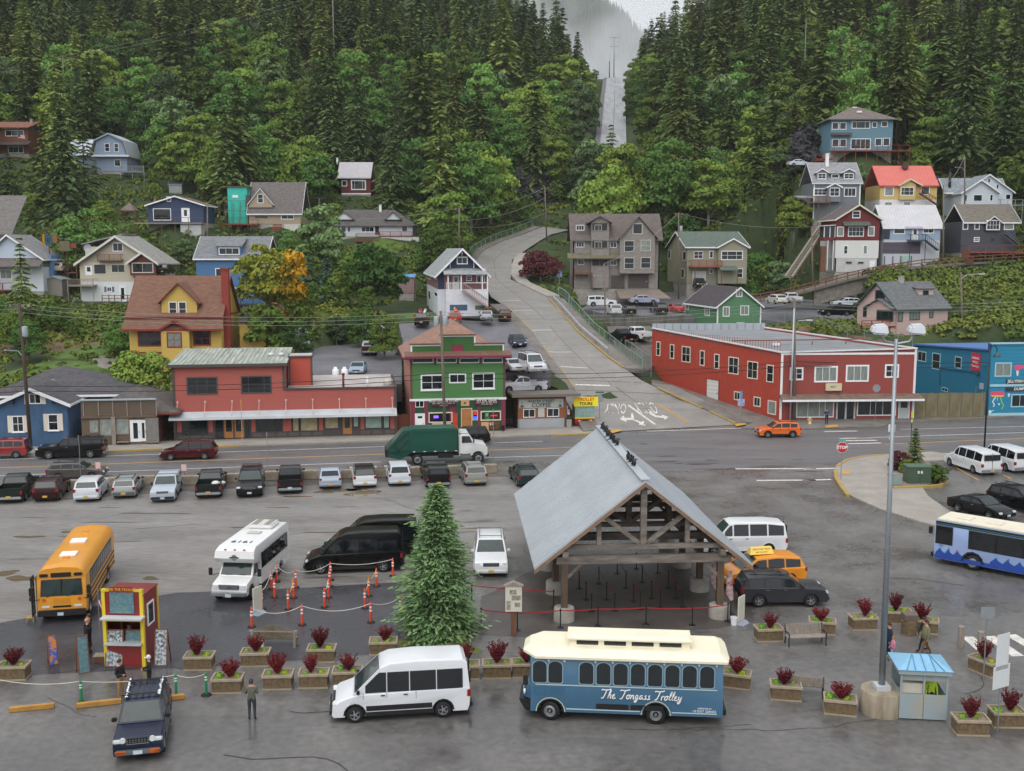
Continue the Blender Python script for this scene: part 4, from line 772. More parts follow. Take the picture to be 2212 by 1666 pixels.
def bld_blue_shop():
 FLp=Gq('H5',1850,775,.1);FRp=V3((FLp.x+12,FLp.y+1.2,.1));BLp=A(*q('H5',1095,560),141)
 B=Bld('blue_shop','bright blue clapboard shop with painted jellyfish mural','building',FLp,0,10,10,zone=False);ZONES.append((56,132,12,-.2));TREE_OFF.append((58,134,14))
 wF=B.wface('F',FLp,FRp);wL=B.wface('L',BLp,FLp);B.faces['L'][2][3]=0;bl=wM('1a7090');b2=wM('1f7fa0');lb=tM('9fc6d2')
 zf=B.pix('F','H5',1860,55)[1];zL=B.pix('L','H5',1095,60)[1];zL1=B.pix('L','H5',1845,115)[1];zt=B.pix('F','H5',1855,35)[1]
 z1=B.pix('F','H5',1900,470)[1]
 B.wall('F',[(0,z1),(wF,z1),(wF,zf),(0,zf)],b2,.42);B.wall('F',[(0,0),(wF,0),(wF,z1),(0,z1)],b2,.2,thick=.19,name='wall');B.box('F','belt_trim',0,wF,-.1,-.036,z1-.12,z1+.15,lb);B.box('F','base_trim',0,wF,-.09,-.036,0,.35,lb);B.box('F','cap',-.1,wF,-.2,.3,zf,zf+.15,lb)
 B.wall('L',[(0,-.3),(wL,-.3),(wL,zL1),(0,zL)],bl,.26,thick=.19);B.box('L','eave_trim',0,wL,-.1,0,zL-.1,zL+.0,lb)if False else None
 L=[B.Ti@p for p in(FLp,FRp,BLp+V3((16,2.5,0)),BLp)];rb=M('blue_membrane','4a6ea6',rough=.6,var=.1,scale=.6)
 B.slab('roof',[(L[0].x-.3,L[0].y+.3,zL1),(L[1].x,L[1].y+.3,zL1),(L[2].x,L[2].y,zL),(L[3].x-.3,L[3].y,zL)],.2,rb);B.box('F','parapet',-.25,wF,.25,.4,zL1,zf+.1,tM('2a4a7a'))
 for a,y0,c,y1,nx,ny in((1150,125,1235,228,2,1),(1295,143,1377,308,1,2),(1522,178,1590,298,1,2),(1390,488,1452,530,2,1)):B.win('L','H5',a,y0,c,y1,nx,ny,lb,Gl,.12)
 B.win('F','H5',1918,238,2085,380,2,1,lb,CURT,.14);B.win('F','H5',2080,553,2330,685,3,1,lb,Gl,.14,name='display_window')
 a,b_,c,d=B.rect('L','H5',1688,142,1780,320);s_=B.box('L','banner',a,b_,-.1,-.05,c,d,M('banner_red','c22a4a',var=.06))
 wl=M('sign_white','e4e0da',var=.02)
 for body,v in(('Authentic',.72),('Alaskan',.48),('Treasures',.25)):me=tx(body,.42,wl,'lettering',.004,bold=.01,sx=.9);me.transform(MR_(R(90),4,'X'));ob('lettering',me,s_,MT(((b_-a)/2,-.01,(d-c)*v)))
 for x0,y0,x1,y1,body,mm in((2030,405,2500,442,'JELLYFISH DONUTS',wl),(2025,483,2400,520,'DUMPLINGS',wl)):
  a,b_,c,d=B.rect('F','H5',x0,y0,x1,y1);s_=B.box('F','sign_board',a,b_,-.14,-.06,c,d,M('sign_slate','2a3238',var=.1));me=tx(body,.46,mm,'lettering',.004,align='LEFT',bold=.01);me.transform(MR_(R(90),4,'X'));ob('lettering',me,s_,MT((.15 if body[0]=='J' else 1.0,-.01,(d-c)/2)))
 pk=M('mural_pink','d84a78',var=.1);yl=M('mural_yellow','d9b84a',var=.1);gn=M('mural_green','7ac86a',var=.1);wm=M('mural_white','cfe2e6',var=.05)
 def mural(name,poly,m):pts=[B.pix('F','H5',*p)for p in poly];b=MB();b.prism(pts,'y',-.048,-.036);return B.part('F',name,b,m)
 mural('mural_jellyfish',[(1870,545),(1895,528),(1990,525),(2020,545),(2015,565),(1875,565)],pk);mural('mural_jellyfish',[(1872,566),(2016,566),(2000,582),(1890,582)],yl)
 for pts,m in(([(1925,585),(1895,630),(1915,665),(1900,680)],wm),([(1972,585),(1985,630),(2005,670),(1985,705)],gn),([(1945,585),(1940,620)],wm)):
  pp=[B.pix('F','H5',*p)for p in pts];b=MB();[b.beam((u[0],-.045,u[1]),(v[0],-.045,v[1]),.03,.12)for u,v in zip(pp[:-1],pp[1:])];B.part('F','mural_tentacle',b,m)
 for x,y,r_ in((1960,655,.12),(1870,730,.2),(2060,560,.16),(2055,575,.1),(1900,720,.08)):u,v=B.pix('F','H5',x,y);b=MB();b.cyl((u,-.05,v),(u,-.036,v),r_,r_,10);B.part('F','mural_bubble',b,wm)
 mural('hanging_sign',[(2108,275),(2130,262),(2230,262),(2230,295),(2170,300),(2150,330),(2120,310)],pk);mural('hanging_sign',[(2130,315),(2160,315),(2150,372),(2138,372)],wm)
 b=MB();p=[B.pix('L','H5',1378,470),B.pix('L','H5',1378,290),B.pix('L','H5',1750,340)];b.tube([(u,-.12,v)for u,v in p],.05);B.part('L','conduit',b,tM('16485c'))
 a=B.pix('L','H5',1765,350);b=MB();b.lathe([(0,.25),(.25,.15),(.25,-.15),(0,-.25)],10,(a[0],-.3,a[1]));B.part('L','meter',b,tM('16485c'))
 a,b_,c,d=B.rect('L','H5',1783,445,1812,505);B.box('L','meter_box',a,b_,-.25,-.05,c,d,tM('a9adad'))
 return B
B_BS=bld_blue_shop()
def alley_fence(fr,xl,yl,xr,yt,z,yaw,label,m,step=.3,name='board_fence',panels=4):
 P0,w=place(fr,xl,yl,xr,yaw,z);t=tH(name,label,'fence',P0,yaw);h=(lambda d:CAM+d*((P0.y)/d.y))(ray(*q(fr,xl,yt))).z-P0.z
 n=int(w/step);me=MB().bb(0,step*.96,-.02,.02,0,1).mesh('board',m)
 for i in rg(n):ob('board',me,t,MT((i*w/n,RND.uniform(-.01,.01),0))@MD((w/n/step,1,h*RND.uniform(.97,1.0),1)))
 b=MB()
 for zz in(.3,h*.85):b.bb(0,w,.02,.08,zz,zz+.1)
 ob('rail',b.mesh('rail',m),t)
 for i in rg(panels+1):ob('post',ub(m,'post'),t,MT((w*i/panels-.06,.02,0))@MD((.12,.12,h+.02,1)))
 return t
alley_fence('H5',1105,795,1810,540,.1,R(3),'mossy weathered plywood fence between red and blue shops',M('mossy_ply','5f5740',rough=.9,scale=.8,col2='827a60',var=.3,fine=.3),1.2)
alley_fence('H3',190,1215,318,1050,.12,YS,'reddish brown gate fence beside the green bar',M('gate_brown','6d3a26',var=.2,scale=2,stretch=(5,1,.5)),.25,panels=1)
#houses on the hillside
def col_t(P0,ang,fr,x):
 d=ray(*q(fr,x,FR[fr][1]*0+800));u=d.x/d.y;c,s_=Co(ang),Si(ang);return(u*P0.y-P0.x)/(c-u*s_)
def HB(name,label,fr,xl,yb,xr,D,yaw=0.0,d=8.0,dl=None,cat='house',zone=True):
 P0,w=place(fr,xl,yb,xr,R(yaw),D=D)
 if dl is not None:d=abs(col_t(P0,R(yaw)+PI/2,fr,dl))
 B=Bld(name,label,cat,P0,R(yaw),w,d,None,zone);B.fr=fr
 B.Z=lambda y,x=(xl+xr)/2,f='F':B.pix(f,fr,x,y)[1];B.X=lambda x,y=yb,f='F':B.pix(f,fr,x,y)[0]
 B.W=lambda lst,f='F',trim=Wh,pane=Gl,tw=.12,**k:[B.win(f,fr,*t[:4],*(t[4:6]if len(t)>4 else(1,1)),trim=trim,pane=pane,tw=tw,**k)for t in lst]
 B.lbox('footing',.05,w-.05,.05,d,-5,-.02,CONC);return B
def rZ(B,fr,x,y,yl):
 return A(*q(fr,x,y),(B.T@V3((B.w/2,yl,0))).y).z-B.P0.z
def h_r1():
 B=HB('blue_hip_house','blue grey three storey house with hip roof, highest on right slope','G5',465,500,1020,224,0,9);bl=wM('5f8292');zt=B.Z(222);B.body(zt,bl,.25)
 z=rZ(B,'G5',740,112,4.5);r=B.hip(0,B.w,0,9,zt,z,B.w*.44,B.w*.54,rM('6b625d'),tM('4f565a'),ov=.7)
 for x,y in((740,170),(730,113)):p=B.X(x);B.lbox('skylight',p-.45,p+.45,1.6 if y>150 else 4.2,2.5 if y>150 else 4.9,z-(1.35 if y>150 else .05),z-(1.0 if y>150 else -.15),Wh,r)
 B.W([(483,243,543,308),(552,243,612,308),(843,238,888,292),(925,232,982,285),(483,392,545,465),(553,392,613,465),(868,385,930,455),(940,382,1002,455)]);B.win('F','G5',660,233,825,300,3,1,split=[0,.25,.75,1],tw=.14);B.win('F','G5',650,388,830,485,4,1,tw=.14,name='glass_doors')
 a,b_,c,d=B.rect('F','G5',472,340,652,362);B.box('F','bay_roof',a,b_,-.9,0,c,d,rM('5a534f'));a,b_,c,d=B.rect('F','G5',478,226,645,336);
 B.deck('deck',B.X(468),B.X(1142),-2.6,-.05,B.Z(505),Wr,1.1,-3.2,2.2)
 B.lbox('stair',B.X(310),B.X(465),-2.4,-1.0,-1.9,-1.7,Wr);B.deck('landing',B.X(305),B.X(385),-2.8,-1.4,-2.0,Wr,1.0,-2.5,2.2)
h_r1()
def h_r2():
 B=HB('grey_dormer_house','tall grey house with two white trimmed dormers and white chimney','G5',310,1120,728,204,0,8.5);g=wM('70757a');ze=B.Z(782);B.body(ze,g,.22);rm=rM('85868a');zr=rZ(B,'G5',520,610,4.2)
 B.gable('x',0,B.w,0,8.5,ze,zr,rm,tM('c9ccd0'),.3,.35)
 for x0,x1 in((345,440),(580,686)):n=B.dormer('G5',x0,762,x1,690,662,.6,g,rm,3.2);B.win(n,'G5',x0+10,698,x1-8,752,2,2,tw=.13)
 n=B.dormer('G5',472,762,552,705,690,.7,g,rm,2.5,'shed');B.win(n,'G5',478,708,548,745,tw=.12)
 B.lface('bay',(0,-1.0,0),(1,0,0));a=B.pix('bay','G5',443,955);b_=B.pix('bay','G5',562,955);t=B.pix('bay','G5',500,822)[1];p=B.pix('bay','G5',500,790)[1]
 B.wall('bay',[(a[0],a[1]),(b_[0],a[1]),(b_[0],t),((a[0]+b_[0])/2,p),(a[0],t)],g,.22,thick=1.0,name='bay');B.gable('y',a[0],b_[0],-1,0,t,p,rm,Wh,.25,.25,.1,name='bay_roof');B.win('bay','G5',462,828,552,908,2,2,tw=.14)
 B.W([(315,835,438,900,3,2),(590,828,700,910,3,1)],tw=.15);B.lbox('corner_trim',B.w-.2,B.w+.02,-.06,0,0,ze,Wh);B.lbox('corner_trim',-.02,.2,-.06,0,0,ze,Wh)
 chimney(B,B.X(470),3.6,zr-1.5,zr+1.7,Wh,.55);B.deck('porch',B.X(235),B.X(440),-1.6,-.05,B.Z(962),Wb,1.1,-4.5,2.0);B.slab('porch_roof',[(B.X(150),-1.8,B.Z(925)),(B.X(300),-1.8,B.Z(925)),(B.X(300),1.5,B.Z(905)),(B.X(150),1.5,B.Z(905))],.15,rM('85868a'))
h_r2()
def h_r3():
 B=HB('yellow_red_roof_house','pale yellow house under bright coral red metal roof','G5',905,1110,1412,204,0,8.5);ye=wM('c4ab6e');zm=B.Z(936);ze=B.Z(805);zr=rZ(B,'G5',1160,640,4.2)
 B.body(ze,ye,.22,zm);B.body(zm,wM('d6d6d4'),.22);rm=mM('c4685f');B.gable('x',0,B.w,0,8.5,ze,zr,rm,tM('b34a40'),.3,.3,ribs=.62)
 B.lface('g',(0,-.5,0),(1,0,0));a=B.pix('g','G5',1088,936);b_=B.pix('g','G5',1232,936);t=B.pix('g','G5',1160,800)[1];p=B.pix('g','G5',1160,752)[1]
 B.wall('g',[(a[0],a[1]),(b_[0],a[1]),(b_[0],t),((a[0]+b_[0])/2,p),(a[0],t)],ye,.22,thick=.5,name='bay');B.gable('y',B.X(1068),B.X(1255),-.5,2.5,B.pix('g','G5',1160,802)[1],p,rm,tM('d0c4a8'),.3,.35,.1,name='bay_roof',fh=.3);B.win('g','G5',1100,822,1218,900,3,2,split=[0,.22,.7,1],tw=.14)
 B.W([(1278,815,1360,895)],tw=.16);B.W([(953,820,1037,905)],pane=CURT,tw=.16);B.W([(953,955,1025,1010),(1122,955,1190,990)],pane=CURT)
 chimney(B,B.X(1175),3.4,zr-.5,zr+.7,tM('4f3a34'),.95)
 b=MB();p0=(B.X(1240),-1.0,B.Z(880));p1=(B.X(1400),-1.0,B.Z(985));b.beam(p0,p1,.9,.2)
 for k in(-1.4,-.6):b.beam((p0[0],k,p0[2]+1),(p1[0],k,p1[2]+1),.06,.08)
 for i in rg(7):t_=i/6;b.bb(p0[0]+(p1[0]-p0[0])*t_-.03,p0[0]+(p1[0]-p0[0])*t_+.03,-1.43,-1.37,p0[2]+(p1[2]-p0[2])*t_,p0[2]+(p1[2]-p0[2])*t_+1)
 ob('stair',b.mesh('stair',Wb),B.root)
h_r3()
def h_r4():
 B=HB('white_twin_gable_house','white house with two nested gables at the right edge','G5',1638,1090,1962,206,0,8.5);wt=wM('c9d2dc');ze=B.Z(872);zr=B.Z(762);B.body(ze,wt,.22,gable=('y',zr));rm=rM('7d858c')
 B.gable('y',0,B.w,0,7,ze,zr,rm,Wh,.35,.5,fh=.3);w2=B.X(2095)
 B.lface('g2',(0,1.5,0),(1,0,0));x1=B.pix('g2','G5',2098,980)[0];x0=B.pix('g2','G5',1660,980)[0];e2=B.pix('g2','G5',1880,868)[1];t2=B.pix('g2','G5',1875,716)[1]
 B.wall('g2',[(x0,-1),(x1,-1),(x1,e2),((x0+x1)/2,t2),(x0,e2)],wt,.22,thick=6);B.gable('y',x0,x1,1.5,7.5,e2,t2,rm,Wh,.4,.4,name='roof');B.gable('x',-1.5,w2+.6,4,10,e2+.1,rZ(B,'G5',1850,750,7),rm,Wh,.3,.3)
 B.W([(1675,893,1695,952),(1750,890,1832,953),(1898,888,1928,950)]);B.win('g2','G5',2040,888,2085,935);B.win('g2','G5',1880,748,1905,785);B.win('g2','G5',1957,797,1980,838)
 p=B.X(1620);pipe(B,p,5,ze,zr+2.2,.28,Bk);B.deck('deck',B.X(1960),B.X(2230),-1.2,1.4,B.Z(985),tM('9aa0a4'),1.0,-4,1.4)
h_r4()
def h_r5():
 B=HB('red_white_house','dark red gabled house over white lower storeys beside the tramway','G5',508,1585,892,190,0,9.5);rd=wM('6b2226');wt=wM('d2d3d0');z1=B.Z(1302);z0=B.Z(1460);ze=B.Z(1108);zr=B.Z(985)
 B.body(z0,M('plaster_stained','b9bab8',var=.12,scale=.8),0);B.body(z1,wt,.17,z0);B.body(ze,rd,.2,z1,gable=('y',zr));B.gable('y',0,B.w,0,9.5,ze,zr,rM('5a5052'),tM('d0ccb8'),.45,.55,fh=.3)
 B.W([(665,1035,738,1103,1,2),(585,1345,628,1428,1,2)],tw=.15);B.W([(528,1178,590,1268),(805,1175,865,1265),(760,1343,803,1428)],pane=CURT,tw=.15);B.win('F','G5',627,1178,770,1268,4,2,tw=.15);B.W([(608,1490,662,1512),(715,1492,768,1512)],trim=CONC,tw=.04);B.door('F','G5',825,1487,865,1568,Wh,Wh)
 a,b_,c,d=B.rect('F','G5',580,1142,820,1172);B.slab('awning',[(a,-1.0,c),(b_,-1.0,c),(b_,0,d+.1),(a,0,d+.1)],.1,rM('4f5a52'))
 x0,x1=B.X(403),-.05;zb=B.Z(1302);zt=B.Z(1175);B.lbox('porch',x0,x1,.3,3,zb,zb+.55,rd);B.lbox('porch_room',x0+.05,x1,.35,3,zb+.55,zt,Gl);B.slab('porch_roof',[(x0-.3,0,zt),(x1,0,zt+.15),(x1,3.2,zt+.15),(x0-.3,3.2,zt)],.15,tM('c9ccd0'))
 for x in(x0,(x0+x1)/2,x1-.12):B.lbox('porch_post',x,x+.12,.28,.4,zb+.55,zt,Wh)
 for x in(B.X(440),B.X(490)):B.lbox('post',x,x+.12,.3,.45,.4,zb,Wh)
 B.lbox('stairwell',B.X(385),B.X(430),.3,1.2,0,zb-1,Wb)
h_r5()
def h_r6():
 B=HB('light_blue_metal_roof_house','light blue house under white ribbed metal roof','G5',938,1530,1440,190,0,8.5);bl=wM('93a6bb');ze=B.Z(1180);zr=rZ(B,'G5',1200,992,4.2);zm=B.Z(1300);B.body(ze,bl,.22,zm);B.body(zm,wM('b9bdc4'),.25)
 B.gable('x',0,B.w+.2,0,8.5,ze,zr,mM('b9b9bd'),Wh,.35,.3,ribs=.55)
 B.win('F','G5',1035,1180,1140,1245,tw=.15);B.win('F','G5',1298,1178,1400,1240,2,1,tw=.15);B.win('F','G5',942,1205,1002,1290,trim=tM('2a3a4c'));B.door('F','G5',1205,1195,1252,1298,Wh,Wh,Gl,(.5,.9));lav=tM('c9bfd6');a,b_,c,d=B.rect('F','G5',1140,1178,1288,1196);B.box('F','door_hood',a,b_,-.6,0,c,d,lav)
 nv=tM('24384a');B.deck('deck',B.X(1143),B.X(1285),-1.6,-.05,B.Z(1300),nv,1.05,-4,1.5,.25)
 b=MB();p0=(B.X(1285),-1.0,B.Z(1300));p1=(B.X(1405),-1.0,B.Z(1390));b.beam(p0,p1,1,.2);b.beam((p0[0],-1.5,p0[2]+1),(p1[0],-1.5,p1[2]+1),.06,.08)
 for i in rg(8):t_=i/7;x=p0[0]+(p1[0]-p0[0])*t_;zz=p0[2]+(p1[2]-p0[2])*t_;b.bb(x-.03,x+.03,-1.53,-1.47,zz,zz+1)
 ob('stair',b.mesh('stair',nv),B.root)
 B.win('F','G5',938,1318,1275,1420,9,2,trim=tM('5b4658'),pane=M('lattice_glass','4d4a55',var=.3,scale=3),tw=.1,name='porch_lattice',mt=.08)
 for x in(945,1020,1090,1185):B.lbox('post',B.X(x),B.X(x)+.15,-.25,-.1,0,B.Z(1440),tM('5b5a66'))
 a,b_,c,d=B.rect('F','G5',1112,1440,1188,1505);B.box('F','mural_panel',a,b_,-.15,-.05,c,d,M('pastel_mural','b9a8c4',var=.2,scale=2,col2='7ec8a0'))
h_r6()
def h_r7():
 B=HB('dark_grey_house','dark charcoal house with brown roof above a red timber deck','G5',1635,1410,2122,190,0,8.5);dk=wM('42454d');ze=B.Z(1135);zr=rZ(B,'G5',1900,985,4.2);B.body(ze,dk,.2);rm=rM('6a645c');B.gable('x',.6,B.w+.4,0,8.5,ze,zr,rm,Wh,.35,.35)
 n=B.dormer('G5',1862,1210,1998,1140,1088,-.5,dk,rm,3.0);B.win(n,'G5',1868,1118,1990,1210,4,2,tw=.16)
 B.W([(1655,1140,1705,1205),(1760,1140,1808,1205),(1755,1272,1805,1315,3,2)],tw=.13);B.W([(2025,1140,2115,1208)],pane=CURT,tw=.15);B.win('F','G5',1902,1280,1940,1315,trim=dk)
 B.deck('deck',B.X(1640),B.X(2240),-3.2,-.05,B.Z(1405),M('deck_orange','8a4530',var=.15,scale=2),1.2,-1.9,2.4)
 b=MB();zt=B.Z(1410);zb=B.Z(1480)
 for x0,x1 in((1725,1850),(2015,1900),(2015,2120)):b.beam((B.X(x0),-3.1,zt-.1),(B.X(x1),-3.1,zb),.12,.12)
 ob('brace',b.mesh('brace',Wb),B.root);b=MB();b.beam((B.X(2000),-1,B.Z(1240)),(B.X(2130),-1,B.Z(1340)),.9,.15);b.beam((B.X(2000),-1.4,B.Z(1215)),(B.X(2130),-1.4,B.Z(1315)),.06,.08);ob('stair',b.mesh('stair',tM('5a5f68')),B.root)
 b=MB()
 for i in rg(9):b.bb(B.X(1580),B.X(1645),-3.2-i*.25,-2.95-i*.25,B.Z(1405)-i*.2-.1,B.Z(1405)-i*.2)
 ob('stair',b.mesh('stair',Wr),B.root)
h_r7()
def h_r8():
 B=HB('pink_house','pale pink house with grey roof, green trim and red deck','G6',1172,700,1580,156,22,dl=840);pk=wM('c4aaa4');gt=tM('34504a');zw=B.Z(590,1172,'F');ze=B.Z(470,1180);rm=rM('5f6264');zr=ze+3.6
 B.body(ze,pk,.2,0,gable=('x',zr));B.gable('x',0,B.w,0,B.d,ze,zr,rm,gt,.4,.5)
 W1=[(1182,487,1223,578),(1277,475,1362,565,3,1),(1438,460,1472,548)];B.W(W1,trim=gt,tw=.12,pane=CURT);B.W([(1000,320,1080,398,2,1),(900,462,960,540,1,2)],f='L',trim=gt,tw=.12)
 a=B.pix('L','G6',965,560)[0];b_=B.pix('L','G6',1165,560)[0];zt=B.pix('L','G6',1060,455)[1];zp=B.pix('L','G6',1075,400)[1];zb=B.pix('L','G6',1060,680)[1]
 b=MB();b.prism([(a,zb),(b_,zb),(b_,zt),((a+b_)/2,zp),(a,zt)],'y',-.9,0);bay=B.part('L','bay',b,pk);rb=MB();rb.prism([(a-.35,zt-.25),((a+b_)/2,zp+.05),(b_+.35,zt-.25),(b_+.35,zt-.1),((a+b_)/2,zp+.22),(a-.35,zt-.1)],'y',-1.3,1.5);B.part('L','bay_roof',rb,rm)
 B.lface('Lb',B.faces['L']@V3((0,-.9,0)),(0,-1,0));B.win('Lb','G6',1010,483,1147,573,3,1,trim=gt,split=[0,.27,.73,1],tw=.12)
 n=B.dormer('G6',1352,425,1468,312,285,2.0,pk,rm,3.5,'shed',gt);B.win(n,'G6',1385,322,1432,375,trim=gt)
 chimney(B,B.w*.45,B.d/2,zr-.3,zr+.9,tM('a9a59f'),.6)
 o=B.lbox('deck',-6.3,-.1,.2,3.4,zw-.6,zw-.4,Wr);b=MB()
 for x in(-6.3,-4.5,-2.6):b.bb(x,x+.1,.2,.3,zw-3,zw+.5)
 b.bb(-6.3,-.95,.2,.27,zw+.4,zw+.5);b.bb(-6.3,-.95,.2,.26,zw,zw+.1);ob('rail',b.mesh('rail',Wr),o)
h_r8()
def h_r9():
 B=HB('green_gable_house','green clapboard gabled house with dark roof behind the flat roof','G4',1560,1250,1975,160,12,dl=1272);g=wM('52805a');ze=B.Z(1003,1560);zr=B.Z(828,1775);B.body(ze,g,.21,gable=('y',zr));B.gable('y',0,B.w,0,B.d,ze,zr,rM('423d40'),Wh,.35,.35)
 B.W([(1742,838,1803,912,2,1),(1617,1003,1682,1100,2,1),(1783,993,1865,1087,2,1)],pane=CURT,tw=.13);B.W([(1270,985,1298,1035,1,1),(1450,1003,1497,1092,2,1)],f='L',pane=CURT,tw=.12)
 for x in(-.03,B.w-.17):B.lbox('corner_trim',x,x+.2,-.06,.02,0,ze,Wh)
 B.slab('door_hood',[(B.w,.3,ze-.3),(B.w+1.6,.3,ze-.45),(B.w+1.6,2.4,ze-.45),(B.w,2.4,ze-.3)],.15,rM('423d40'));a,b_,c,d=B.rect('F','G4',1748,1155,1820,1200);B.win('F','G4',1748,1155,1820,1200)
h_r9()
def h_r10():
 B=HB('olive_house','olive beige house with green roof and red balcony','G4',1275,785,1570,194,5,dl=1092);ol=wM('8f8c78');ze=B.Z(440,1400);rm=rM('55625a');zr=rZ(B,'G4',1450,300,B.d/2);w2=B.X(1842);w0=B.w
 B.w=w2;B.lface('R',(w2,0,0),(0,1,0));B.body(ze,ol,.2,0,gable=('x',zr));B.gable('x',0,w2,0,B.d,ze,zr,rm,Wh,.4,.45)
 B.lface('g',(0,-1.2,0),(1,0,0));a=B.pix('g','G4',1572,780);b_=B.pix('g','G4',1840,780);t=B.pix('g','G4',1720,440)[1];p=B.pix('g','G4',1720,365)[1]
 B.wall('g',[(a[0],0),(b_[0],0),(b_[0],t),((a[0]+b_[0])/2,p),(a[0],t)],ol,.2,thick=1.2,name='wing');B.gable('y',a[0],b_[0],-1.2,B.d/2,t,p,rm,Wh,.35,.35,name='wing_roof')
 B.win('F','G4',1343,480,1430,550,2,2);B.W([(1490,475,1528,545),(1488,645,1528,693)]);B.win('g','G4',1602,475,1808,563,3,2,split=[0,.28,.72,1],tw=.14);B.win('g','G4',1755,642,1808,732,1,2)
 B.W([(1100,465,1125,553),(1240,478,1273,568),(1225,645,1255,735)],f='L');B.door('F','G4',1335,675,1450,795,tM('c9cac6'),Wh,name='garage_door')
 B.deck('balcony',B.X(1290),B.X(1583),-1.8,-.05,B.Z(622),M('deck_orange','8a4530'),1.05,-.2,1.2,.22);B.lbox('post',B.X(1328),B.X(1328)+.15,-1.7,-1.55,0,B.Z(632),Wb)
 z=B.pix('g','G4',1650,640)[1];B.slab('porch_roof',[(a[0],-2.9,z-.4),(B.X(1720),-2.9,z-.4),(B.X(1720),-1.2,z+.3),(a[0],-1.2,z+.3)],.12,rm)
 for x in(a[0]+.1,B.X(1710)):B.lbox('post',x,x+.13,-2.8,-2.67,0,z-.4,Wb)
h_r10()
def h_r11():
 B=HB('brown_apartment_house','tall grey brown shingled apartment house with garages','G4',196,835,1012,187,0,10);br=M('shingle_wall_grey','7a7570',rough=.85,scale=1.2,col2='918b85',var=.2,fine=.35,stretch=(1,1,2));rm=rM('5f5653');ze=B.Z(352);zr=rZ(B,'G4',600,132,5);B.body(ze,br,0,gable=('x',zr));B.gable('x',0,B.w,0,10,ze,zr,rm,tM('6a6460'),.6,.5)
 dk=M('recess_shade','2a2623',var=.2)  # flat balcony panes: shade of the open recesses put into the colour
 def gab(n,x0,x1,yb,ye,yp,off,rx0,rx1):
  B.lface(n,(0,off,0),(1,0,0));a=B.pix(n,'G4',x0,yb);b_=B.pix(n,'G4',x1,yb);t=B.pix(n,'G4',(x0+x1)/2,ye)[1];p=B.pix(n,'G4',(x0+x1)/2,yp)[1]
  B.wall(n,[(a[0],a[1]),(b_[0],a[1]),(b_[0],t),((a[0]+b_[0])/2,p),(a[0],t)],br,0,thick=4,name='wing');B.gable('y',B.pix(n,'G4',rx0,ye)[0],B.pix(n,'G4',rx1,ye)[0],off,5,t,p,rm,tM('6a6460'),.2,.4,name='wing_roof')
 gab('g1',640,972,690,345,150,-1.2,648,990);gab('g2',368,535,830,205,145,-.6,345,560)
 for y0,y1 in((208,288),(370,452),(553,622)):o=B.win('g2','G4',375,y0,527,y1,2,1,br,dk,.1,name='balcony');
 for y0,y1 in((228,285),(388,450)):B.win('g2','G4',402,y0,470,y1,2,1,tM('b9b6b0'),Gl,.08)
 cr=tM('c6c3b8');B.W([(763,215,857,318)],f='g1',trim=cr);
 for t in((683,378,778,485),(840,372,935,480),(683,540,778,648),(840,537,935,642)):B.win('g1','G4',*t,1,2,trim=cr,pane=CURT if t[0]==840 and t[1]<500 else Gl)
 B.W([(548,390,612,447,2,1),(548,560,612,615,2,1),(225,230,305,283,3,1),(225,387,305,443,3,1),(240,555,305,610,2,1)],tw=.1)
 B.slab('skirt_roof',[(-1.0,-1.5,B.Z(552)),(B.X(635),-1.5,B.Z(552)),(B.X(635),0,B.Z(505)),(-1.0,0,B.Z(505))],.15,M('mossy_shingle','5a5446',rough=.9,var=.3,scale=2,col2='6f6a50'))
 gd=tM('45403e')
 for x0,y0,x1,y1 in((395,715,505,840),(560,710,685,832),(722,700,912,828)):
  o=B.door('F','G4',x0,y0,x1,y1,gd,tM('6a6460'),None,name='garage_door')
 B.win('F','G4',728,728,905,748,7,1,gd,Gl,.04,name='garage_glazing');B.lbox('pier',B.X(365),B.X(375),-1.2,-.7,0,B.Z(680),Wb);B.deck('porch',B.X(205),B.X(340),-1.2,-.05,B.Z(690),Wb,1.0,-1.2,2,.25)
 B.slab('driveway',[(B.w*.5,-6.5,-1.5),(B.w*1.08,-6.5,-1.5),(B.w,-.1,-.25),(B.w*.5,-.1,-.25)],.15,M('driveway_concrete','7a6f66',var=.15,scale=.6))
h_r11()
